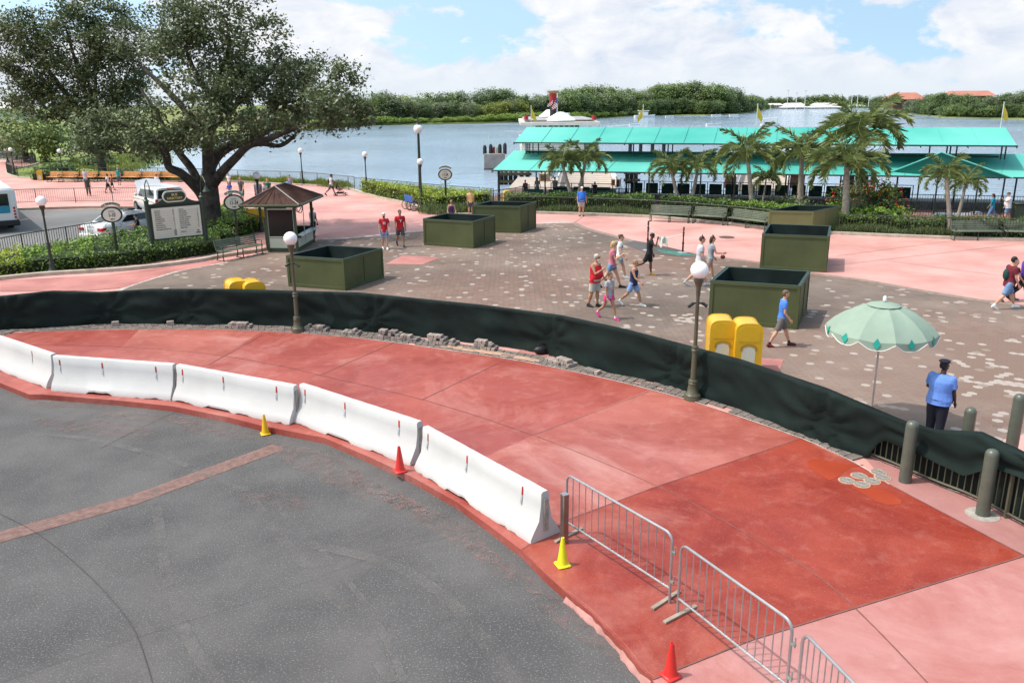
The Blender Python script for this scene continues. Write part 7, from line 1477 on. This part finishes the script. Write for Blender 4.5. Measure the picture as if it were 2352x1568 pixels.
        part('shorts' if plen <= .72 else 'trousers', C, pants)
    if skirt and skirt != 'dress': C = MB(); C.rings([ring_(.37, .115*wb, .098*wb), ring_(.46, .10*wb, .08*wb), ring_(.54, .085*wb, .066*wb)], 20); part('skirt', C, skirt)
    for i, (hip, k, n, e) in enumerate(LG):
        fd = Vector((0, math.cos(e*.75), math.sin(e*.75) if e < 0 else 0)).normalized(); hl = n+Vector((0, 0, -.022)); up_ = Vector((0, -fd.z, fd.y))
        if shoe is not None:
            C = MB(); C.tube([hl-fd*.034+up_*.002, hl+fd*.02, hl+fd*.075-up_*.006, hl+fd*.116-up_*.012], [.025, .0285, .026, .015], 10); C.tube([n+(k-n)*.0, n+(k-n)*.09], [.024, .023], 8) if sock is None else None; C.tube([hl-fd*.036-up_*.02, hl+fd*.113-up_*.024], [.014, .014], 8); part('shoe', C, shoe)
        if sock is not None: raw('sock', MB().tube([n+Vector((0, 0, -.01)), n.lerp(k, .16)], [.0215, .0225], 10), sock)
    if hair is not None and cap is None:
        C = MB(); C.ball(hd((0, -.010, .024)), (.0475, .055, .046), 14); C.ball(hd((0, -.026, .004)), (.045, .040, .042), 12)
        if hairlen > 0: C.tube([hd((0, -.032, .01)), hd((0, -.044, -.04)), Vector((0, hc.y-.045, hc.z-.06-hairlen*.16))], [.042, .036, .018], 10)
        if hairlen == -1: C.ball(hd((0, -.058, .04)), (.022, .022, .022), 8)
        part('hair', C, hair)
    if cap is not None:
        C = MB(); s = -1 if capback else 1; C.ball(hd((0, -.006, .026)), (.0485, .058, .042), 14); C.tube([hd((0, s*.03, .022)), hd((0, s*.085, .012))], [.034, .026], 10, flat=1) if False else None
        C.add([hd((-.036, s*.045, .020)), hd((.036, s*.045, .020)), hd((.028, s*.090, .010)), hd((-.028, s*.090, .010)), hd((-.036, s*.045, .030)), hd((.036, s*.045, .030)), hd((.028, s*.090, .016)), hd((-.028, s*.090, .016))], [(0, 3, 2, 1), (4, 5, 6, 7), (0, 1, 5, 4), (1, 2, 6, 5), (2, 3, 7, 6), (3, 0, 4, 7)])
        part('cap', C, cap)
        if hair is not None: C = MB(); C.ball(hd((0, -.028, -.004)), (.044, .034, .036), 10); part('hair', C, hair)
    if beard is not None: C = MB(); C.ball(hd((0, .030, -.040)), (.030, .028, .030), 10); C.ball(hd((0, .034, -.062)), (.020, .018, .026), 8); part('beard', C, beard)
    if shades: C = MB(); [C.ball(hd((s*.017, .052, .004)), (.0155, .006, .011), 8) for s in (-1, 1)]; C.box(tuple(hd((0, .052, .008))), (.03, .006, .004)); raw('sunglasses', C, m_black) if not detail else raw('sunglasses', C, m_black)
    elif detail:
        C = MB(); [C.ball(hd((s*.017, .0475, .004)), (.006, .005, .0045), 8) for s in (-1, 1)]; raw('eyes', C, H_BK)
    if extra: extra(t, M, dict(hc=hc, T=T, hd=hd, AR=AR, LG=LG, up=up, pz=pz), raw, part)
    return t
WHT = cloth('white', (.70, .70, .70)); BLK = cloth('black', (.012, .012, .014)); RED = cloth('red', (.48, .012, .022)); SHW = cloth('shoe_white', (.66, .66, .65)); SHB = cloth('shoe_black', (.02, .02, .022)); DEN = cloth('denim', (.10, .18, .33), (.15, .25, .42), .2); NAV = cloth('navy', (.018, .022, .075)); KHA = cloth('khaki', (.42, .35, .27)); GRY = cloth('grey', (.33, .33, .35)); DGR = cloth('dark_grey', (.07, .072, .08)); TEA = cloth('teal', (.02, .28, .30)); LGR = cloth('light_grey', (.42, .42, .45))
def ears(c2=None):
    def f(t, M, K, raw, part):
        C = MB(); [C.ball(K['hd']((s*.036, -.004, .074)), (.019, .007, .020), 10) for s in (-1, 1)]; C.tube([K['hd']((-.046, -.004, .02)), K['hd']((-.03, -.004, .056)), K['hd']((.03, -.004, .056)), K['hd']((.046, -.004, .02))], .005, 6); raw('round_ears', C, BLK)
        if c2: C = MB(); [C.ball(K['hd']((s*.016, .008, .068)), (.016, .008, .013), 8) for s in (-1, 1)]; raw('bow', C, c2)
    return f
def backpack(m, ln=.19):
    def f(t, M, K, raw, part):
        z = .70+K['T']; C = MB(); C.ball((0, K['up'](z)-.092, z-.02), (.062, .048, ln*.55), 12); part('backpack', C, m); C = MB()
        for s in (-1, 1): C.tube([(s*.055, K['up'](z)-.06, z+.10), (s*.058, K['up'](z)+.02, z+.115), (s*.058, K['up'](z)+.070, z+.04), (s*.066, K['up'](z)-.04, z-.07)], .008, 6)
        raw('straps', C, m)
    return f
def both(*fs):
    def f(*a): [x(*a) for x in fs]
    return f
def letter(ch, m=None, s=.09):
    def f(t, M, K, raw, part):
        z = .715+K['T']; Mx = M @ Matrix.Translation((0, K['up'](z)+.082, z)) @ Matrix.Rotation(math.pi, 4, 'Z') @ XZ @ Matrix.Diagonal((1, 1, 1, 1)); text(ch, s, m or m_white, t, Mx, depth=.001, bold=.004)
    return f
def bag(m, s=1, dy=.0):
    def f(t, M, K, raw, part):
        w = K['AR'][1 if s > 0 else 0][2]; C = MB(); C.ball((w.x+s*.0, w.y+.01, w.z-.085), (.028, .055, .045), 12); part('handbag', C, m); raw('bag_strap', MB().tube([(w.x, w.y-.03, w.z-.05), (w.x, w.y, w.z+.01), (w.x, w.y+.04, w.z-.05)], .005, 5), m)
    return f
def smiley(t, M, K, raw, part):
    z = .70+K['T']; C = MB(); y = K['up'](z)+.074; ringp = [(.040*math.cos(a), y-.010*abs(math.cos(a))+.004, z+.040*math.sin(a)) for a in [k*math.pi/8 for k in range(17)]]; C.tube(ringp, .0035, 5)
    C.tube([(.022*math.cos(a), y+.004, z+.022*math.sin(a)) for a in [math.pi+k*math.pi/6 for k in range(7)]], .003, 5); C.box((-.012, y+.005, z+.012), (.006, .004, .016)); C.box((.012, y+.005, z+.012), (.006, .004, .016)); raw('smiling_face_print', C, cloth('neon_print', (.70, .62, .25), (.75, .35, .35)))
# facing: 0 = away from the camera, -90 = to the right, 180 = towards the camera
person('bearded man in a red sleeveless shirt and light cargo shorts', (1365, 705), 582, -128, 'tan', 1.32, ((6, 4), (-6, 10)), ((2, 14, 40), (30, 10, 95)), RED, 0, cloth('stone', (.46, .44, .40)), .46, hair=H_GR, belly=.045, shoe=SHB, beard=hairm('white_beard', (.62, .60, .57)), shades=True)
person('girl in a grey smiley t-shirt, pink shorts and magenta shoes', (1397, 733), 622, -140, 'tan', .86, ((22, 8), (-18, 34)), ((-4, 8, 12), (4, 8, 10)), cloth('marl_grey', (.36, .36, .40)), .5, cloth('hot_pink', (.75, .04, .30)), .22, hair=H_BR, hairlen=-1, shoe=cloth('magenta', (.55, .03, .22)), sock=WHT, extra=smiley)
person('woman in a navy tank top and pale blue shorts swinging her arms', (1453, 703), 592, -118, 'tan', 1.12, ((24, 8), (-22, 26)), ((-22, 14, 14), (24, 10, 30)), NAV, 0, cloth('pale_blue', (.24, .36, .62)), .40, hair=hairm('short_sandy', (.26, .17, .09)), shoe=SHW, sock=WHT)
person('blonde woman in a pink t-shirt and denim shorts, sunglasses on', (1404, 661), 549, -105, 'fair', 1.05, ((26, 8), (-24, 22)), ((-10, 10, 20), (26, 8, 100)), cloth('dusty_pink', (.48, .16, .20)), .5, DEN, .26, hair=H_BL, hairlen=.55, shoe=SHB, shades=True)
person('woman in a white top and patterned grey skirt behind the blonde woman', (1421, 640), 535, -108, 'fair', .92, ((20, 6), (-22, 26)), ((-12, 10, 20), (16, 8, 20)), WHT, .4, None, skirt=cloth('patterned', (.06, .12, .12), (.40, .40, .40), .3), hair=H_BR, hairlen=-1, shoe=WHT, shades=True, extra=lambda t, M, K, raw, part: (raw('straps', MB().tube([(.05, K['up'](.78+K['T'])-.05, .80+K['T']), (.052, K['up'](.8+K['T'])+.01, .832+K['T']), (.052, K['up'](.75+K['T'])+.066, .74+K['T']), (.06, 0, .62+K['T'])], .007, 6), BLK)))
person('man all in black holding a hand to his bowed face', (1489, 633), 534, -112, 'brown', 1.0, ((8, 4), (-26, 40)), ((-4, 8, 22), (62, 6, 110)), BLK, .55, BLK, .42, hair=H_BK, nod=30, shoe=cloth('ochre_shoe', (.50, .27, .06)), lean=6)
person('man in a pale t-shirt and yellow shorts wearing black round ears', (1603, 657), 538, -95, 'fair', 1.05, ((24, 8), (-20, 26)), ((-6, 9, 14), (8, 8, 20)), cloth('lilac_white', (.52, .50, .56)), .5, cloth('pale_yellow', (.62, .52, .16)), .38, hair=H_BR, shoe=LGR, extra=ears())
person('woman in a grey t-shirt with ears, red bow and brown handbag', (1628, 646), 540, -88, 'fair', .98, ((16, 5), (-14, 18)), ((8, 8, 26), (26, 12, 62)), cloth('heather', (.28, .30, .34)), .5, cloth('taupe', (.30, .27, .24)), .24, hair=H_BR, hairlen=.6, shoe=SHW, shades=True, extra=both(ears(cloth('bow_red', (.5, .02, .02))), bag(cloth('leather_brown', (.14, .035, .025)), 1)))
person('boy in a blue t-shirt and grey shorts walking past the largest green box', (1790, 796), 662, -92, 'fair', .92, ((24, 4), (-20, 8)), ((4, 6, 34), (-2, 8, 40)), cloth('bright_blue', (.06, .19, .62)), .55, cloth('charcoal_shorts', (.13, .115, .115)), .44, hair=hairm('boy_brown', (.14, .075, .045)), shoe=cloth('red_black', (.30, .02, .03), (.04, .02, .02), .1), sock=BLK)
def guard_kit(t, M, K, raw, part):
    C = MB(); hd = K['hd']; C.rings([], 3) if False else None
    C.ball(hd((0, -.012, .062)), (.066, .070, .020), 16); C.ball(hd((0, -.002, .046)), (.050, .058, .022), 14); part('peaked_cap', C, cloth('uniform_navy', (.010, .012, .026)))
    raw('cap_peak', MB().add([hd((-.036, .045, .034)), hd((.036, .045, .034)), hd((.024, .082, .020)), hd((-.024, .082, .020)), hd((-.036, .045, .040)), hd((.036, .045, .040)), hd((.024, .082, .026)), hd((-.024, .082, .026))], [(0, 3, 2, 1), (4, 5, 6, 7), (0, 1, 5, 4), (1, 2, 6, 5), (2, 3, 7, 6), (3, 0, 4, 7)]), m_black)
    raw('cap_band', MB().tube([hd((.050*math.sin(a), .056*math.cos(a)-.002, .044)) for a in np.linspace(-.9, .9, 9)], .0035, 5), mat('gold_braid', (.6, .42, .08), .35))
    sh, el, wr, dF = K['AR'][1]; q = sh.lerp(el, .45)+Vector((.040, .0, 0)); raw('arm_patch', MB().ball(q, (.006, .014, .017), 10), cloth('patch_red', (.45, .03, .08)))
    z = .53+K['T']; C = MB(); C.box((.125, K['up'](z)+.065, z-.01), (.018, .03, .06), bev=.004); raw('radio', C, m_black)
person('security guard in a light blue shirt, navy trousers and peaked cap', (2143, 1010), 829, -50, 'dark', 1.5, ((3, 2), (-2, 3)), ((10, 16, 60), (6, 10, 16)), cloth('uniform_blue', (.13, .25, .66)), .72, cloth('uniform_navy', (.010, .012, .026)), .97, hair=H_BK, hairlen=-1, shoe=SHB, belly=.022, extra=guard_kit, headturn=22)
person('man in a maroon shirt and jean shorts with a dark green backpack', (2308, 709), 583, -88, 'fair', 1.15, ((28, 6), (-24, 18)), ((4, 8, 14), (6, 8, 22)), cloth('maroon', (.14, .012, .025)), .6, DEN, .46, hair=H_BK, shoe=SHW, sock=WHT, shades=True, extra=backpack(cloth('pack_green', (.01, .05, .045))))
person('light haired woman in black walking beyond the man in maroon', (2318, 692), 592, -80, 'fair', 1.0, ((26, 6), (-24, 24)), ((-10, 8, 20), (14, 8, 30)), BLK, .5, BLK, .45, hair=hairm('pale_blond', (.55, .44, .30)), hairlen=.3, shoe=cloth('grey_shoe', (.18, .16, .14)))
person('person in a purple t-shirt and black trousers at the right edge', (2343, 690), 578, -96, 'fair', 1.1, ((24, 6), (-26, 20)), ((-4, 8, 18), (8, 10, 40)), cloth('purple', (.10, .03, .34)), .55, BLK, .95, hair=None, cap=cloth('purple_cap', (.12, .04, .3)), shoe=SHB)
person('bearded man in a red t-shirt with a backwards white cap', (885, 573), 487, 192, 'fair', .95, ((8, 4), (-6, 10)), ((6, 12, 40), (-4, 10, 16)), RED, .55, cloth('patterned_blue', (.08, .11, .28), (.35, .38, .5), .2), .42, hair=H_BR, cap=WHT, capback=True, shoe=SHW, beard=H_BK, extra=letter('H'))
person('man in a red t-shirt and grey shorts with a strap across his chest', (921, 567), 480, 200, 'olive', 1.02, ((16, 6), (-18, 26)), ((-6, 12, 18), (8, 16, 24)), RED, .55, DGR, .42, hair=H_BK, shoe=SHB, shades=False, extra=both(letter('Y'), lambda t, M, K, raw, part: raw('cross_strap', MB().tube([(-.05, K['up'](.8+K['T'])+.035, .82+K['T']), (0, K['up'](.74+K['T'])+.078, .755+K['T']), (.05, K['up'](.7+K['T'])+.07, .68+K['T'])], .007, 5), BLK)))
D0 = dict(detail=0)
person('woman in a purple vest with a pink bow behind the front pair box', (1038, 526), 458, 190, 'fair', .95, ((3, 2), (-3, 4)), ((8, 14, 40), (8, 14, 40)), cloth('plum', (.09, .025, .13)), 0, BLK, .4, hair=H_BK, shades=True, extra=lambda t, M, K, raw, part: raw('bow', MB().ball(K['hd']((-.02, .02, .062)), (.022, .012, .016), 8).ball(K['hd']((.02, .02, .062)), (.022, .012, .016), 8), cloth('bow_pink', (.6, .15, .35))), **D0)
person('man in a pale yellow t-shirt standing by the clipped hedge', (1081, 494), 433, 195, 'fair', 1.05, ((2, 1), (-2, 2)), ((2, 9, 12), (2, 9, 12)), cloth('peach', (.68, .46, .20)), .55, DGR, .44, hair=H_BK, shades=True, shoe=BLK, **D0)
person('child in a coral top by the railing behind the rear planter', (1101, 506), 467, 150, 'fair', .8, ((2, 1), (-2, 2)), shirt=cloth('coral', (.65, .10, .10)), pants=NAV, hair=H_BR, shoe=WHT, **D0); person('small child in navy beside the child in coral', (1112, 503), 465, 170, 'fair', .8, ((2, 1), (-2, 2)), shirt=NAV, pants=NAV, hair=H_SA, shoe=WHT, **D0)
person('heavy man in a blue polo shirt and khaki shorts, ankles crossed', (1335, 496), 428, 190, 'fair', 1.3, ((3, 2), (2, 3)), ((0, 14, 20), (0, 14, 22)), cloth('polo_blue', (.03, .16, .62)), .6, KHA, .44, hair=H_BR, cap=WHT, shoe=NAV, sock=WHT, belly=.03, shades=True, **D0)
person('man in a white t-shirt with a black backpack pushing the pushchair', (762, 450), 398, -88, 'brown', 1.0, ((22, 5), (-26, 22)), ((34, 6, 30), (34, 6, 30)), WHT, .55, DGR, .44, hair=H_BK, cap=BLK, shoe=BLK, extra=backpack(BLK), **D0)
person('boy in a royal blue t-shirt above the second gate sign', (531, 466), 417, 175, 'fair', .85, ((6, 2), (-6, 6)), ((20, 6, 90), (20, 6, 90)), cloth('royal', (.04, .10, .45)), .6, DGR, .44, hair=H_SA, shoe=BLK, **D0)
person('teenager in a black t-shirt and green shorts', (558, 468), 406, 165, 'fair', .9, ((10, 4), (-10, 14)), ((20, 12, 10), (-24, 14, 10)), DGR, .55, cloth('sport_green', (.02, .16, .12)), .46, hair=H_SA, shoe=NAV, **D0)
person('child in a white t-shirt by the lake kerb left of the lamp', (528, 438), 397, 180, 'olive', .85, ((4, 2), (-4, 2)), shirt=WHT, pants=NAV, hair=H_BK, shoe=BLK, **D0)
person('tall man in a dark grey polo behind the kiosk lamp', (597, 478), 411, 180, 'dark', 1.1, ((4, 2), (-4, 4)), shirt=cloth('slate', (.15, .15, .17)), pants=BLK, hair=H_BK, shoe=BLK, **D0); person('woman in a white and black top beside the tall man in grey', (611, 472), 416, 178, 'fair', .95, ((4, 2), (-4, 4)), shirt=LGR, pants=BLK, hair=H_SA, shoe=WHT, **D0)
person('man in a dark green sports shirt behind the kiosk', (619, 466), 410, 182, 'fair', 1.0, ((4, 2), (-4, 4)), shirt=cloth('bottle_green', (.01, .10, .06)), pants=DGR, hair=H_SA, shoe=BLK, **D0); person('person in a grey cap and white shirt just over the kiosk roof', (611, 488), 432, 180, 'tan', .95, ((4, 2), (-4, 4)), shirt=WHT, pants=DGR, hair=None, cap=DGR, shoe=WHT, **D0)
person('person in a blue shirt and sunglasses behind the kiosk ridge', (664, 458), 409, 180, 'tan', .9, ((4, 2), (-4, 4)), shirt=cloth('sky', (.18, .35, .65)), pants=DEN, hair=H_SA, shades=True, shoe=WHT, **D0); person('man in a grey t-shirt and cap behind the kiosk ridge', (669, 452), 401, 182, 'fair', 1.0, ((4, 2), (-4, 4)), shirt=cloth('mauve_grey', (.28, .27, .32)), pants=DGR, hair=None, cap=cloth('cap_green', (.05, .08, .06)), shoe=BLK, **D0)
person('person in a grey shirt and black trousers with a red bag behind the kiosk', (721, 544), 476, -20, 'brown', 1.05, ((6, 2), (-6, 6)), ((4, 6, 10), (4, 8, 12)), LGR, .5, BLK, .95, hair=H_BK, shoe=BLK, extra=bag(cloth('bag_red', (.28, .02, .03)), 1), **D0)
LP = dict(group='people on the far left promenade', detail=0)
person('man in dark shirt and olive trousers walking by the thin railing', (205, 450), 404, -150, 'fair', 1.15, ((14, 4), (-14, 10)), shirt=cloth('forest', (.045, .06, .055)), pants=cloth('olive_drab', (.09, .08, .05)), plen=.95, hair=H_BR, shoe=SHB, **LP)
person('woman in pale clothes and a cap raising her phone by the benches', (199, 430), 388, 10, 'fair', 1.1, ((4, 2), (-4, 4)), ((4, 8, 20), (80, 6, 40)), LGR, .5, DEN, .9, hair=H_BR, cap=GRY, shoe=WHT, **LP)
person('person in a white t-shirt and black shorts crossing the promenade', (250, 443), 398, -75, 'brown', 1.05, ((14, 4), (-14, 10)), shirt=WHT, pants=BLK, plen=.46, hair=H_BK, shoe=BLK, **LP)
person('person half hidden behind the white t-shirt walker', (259, 437), 399, -60, 'brown', .9, ((14, 4), (-14, 10)), shirt=cloth('rust', (.30, .10, .06)), pants=BLK, plen=.46, hair=H_BK, shoe=BLK, **LP)
person('older woman in teal with a sun hat beside the benches', (275, 425), 385, -165, 'fair', 1.1, ((8, 4), (-8, 6)), shirt=TEA, pants=DGR, plen=.7, hair=H_GR, cap=KHA, shoe=SHB, **LP)
person('dark haired person in a white top by the rightmost benches', (363, 438), 400, 20, 'olive', 1.0, ((2, 1), (-2, 2)), shirt=WHT, pants=DEN, plen=.9, hair=H_BK, shoe=WHT, **LP)
person('police officer in dark uniform leaning at the white police car', (322, 560), 492, -60+180, 'fair', 1.15, ((3, 1), (-3, 2)), ((30, 8, 60), (30, 8, 50)), cloth('officer', (.012, .016, .014)), .6, cloth('officer_trousers', (.012, .02, .016)), .95, hair=None, cap=BLK, shoe=SHB, z=-.13, group='people by the bus road', extra=lambda t, M, K, raw, part: raw('shoulder_patch', MB().ball(K['AR'][0][0].lerp(K['AR'][0][1], .35)+Vector((-.036, 0, 0)), (.006, .014, .016), 8), m_cream), detail=0)
DK = dict(group='people waiting on the dock', detail=0, z=DFZ)
person('person with a pink backpack at the left of the dock queue', (1207, 457), 413, 20, 'tan', 1.0, ((4, 2), (-4, 4)), shirt=DGR, pants=BLK, plen=.9, hair=H_BR, shoe=BLK, extra=backpack(cloth('pack_pink', (.45, .05, .12))), **DK)
person('person in a white shirt and bucket hat in the dock queue', (1234, 455), 407, 200, 'tan', 1.0, ((4, 2), (-4, 4)), shirt=LGR, pants=DEN, plen=.9, hair=None, cap=GRY, shoe=BLK, **DK); person('man in a grey polo and cap standing at the ramp foot', (1275, 455), 406, 160, 'brown', 1.1, ((4, 2), (-4, 4)), shirt=GRY, pants=NAV, plen=.9, hair=None, cap=DGR, shoe=BLK, **DK)
person('person in black behind the head of the man in the blue polo', (1330, 460), 422, 30, 'dark', 1.1, ((4, 2), (-4, 4)), shirt=BLK, pants=BLK, plen=.9, hair=H_BK, shoe=BLK, **DK); person('person in navy with long dark hair right of the ramp', (1366, 459), 417, 150, 'tan', 1.25, ((4, 2), (-4, 4)), shirt=NAV, pants=BLK, plen=.9, hair=H_BK, hairlen=.6, shoe=BLK, **DK)
person('woman in a teal top and jeans walking on the dock', (2275, 506), 443, 60, 'olive', 1.1, ((18, 4), (-18, 14)), shirt=cloth('turquoise', (.01, .22, .34)), sleeve=.9, pants=DEN, plen=.95, hair=H_BK, hairlen=.8, shoe=WHT, **DK)
person('large man in a white shirt and jean shorts waving on the dock', (2310, 509), 441, 70, 'fair', 1.4, ((12, 4), (-12, 10)), ((40, 30, 90), (6, 10, 16)), WHT, .6, DEN, .46, hair=None, cap=BLK, shoe=BLK, belly=.03, **DK)
t = thing('dark_bin_cabinet', G(2345, 508, DFZ), dang, 'dark green cabinet cut by the right edge of the dock', 'cabinet'); MB().box((0, 0, .55), (1.2, .9, 1.1), bev=.03).build('cabinet_body', m_sg, t); MB().box((0, 0, 1.14), (1.3, 1.0, .08), bev=.03).build('cabinet_top', m_railb, t)
# ferry passengers: a few dark seated heads behind the upper rail are too small to tell apart; bake the soft meshes
deps = bpy.context.evaluated_depsgraph_get()
baked = [(o, bpy.data.meshes.new_from_object(o.evaluated_get(deps))) for o in PEND]
for o, me in baked: o.modifiers.clear(); o.data = me
for o, me in baked: me.polygons.foreach_set('use_smooth', [True]*len(me.polygons)); me.update()
# kerb drain and a few marks
t = thing('kerb_drain', G(268, 919.4, -.03), math.atan2((e_red[6]-e_red[5]).y, (e_red[6]-e_red[5]).x), 'short grey drain slot in the red kerb face below the second barrier', 'drain')
MB().box((0, 0, -.03), (.55, .03, .085), bev=.004).build('drain_frame', m_conc, t); MB().box((0, -.018, -.03), (.48, .01, .05)).build('drain_slot', m_steel, t)
# look-alikes that share a label are told apart by their order from left to right
ORD = ['leftmost', 'second from left', 'third from left', 'fourth from left', 'fifth from left', 'sixth from left', 'seventh from left', 'eighth from left']
bpy.context.view_layer.update(); grp = {}
for o in sc.objects:
    if o.parent is None and o.get('label') and o.get('kind') is None: grp.setdefault(o['label'], []).append(o)
for l, obs in grp.items():
    if len(obs) < 2 or len(obs) > 9: continue
    obs.sort(key=lambda o: o.location.x/max(1, o.location.y))
    for i, o in enumerate(obs): o['label'] = l+', '+('rightmost' if i == len(obs)-1 else ORD[i])
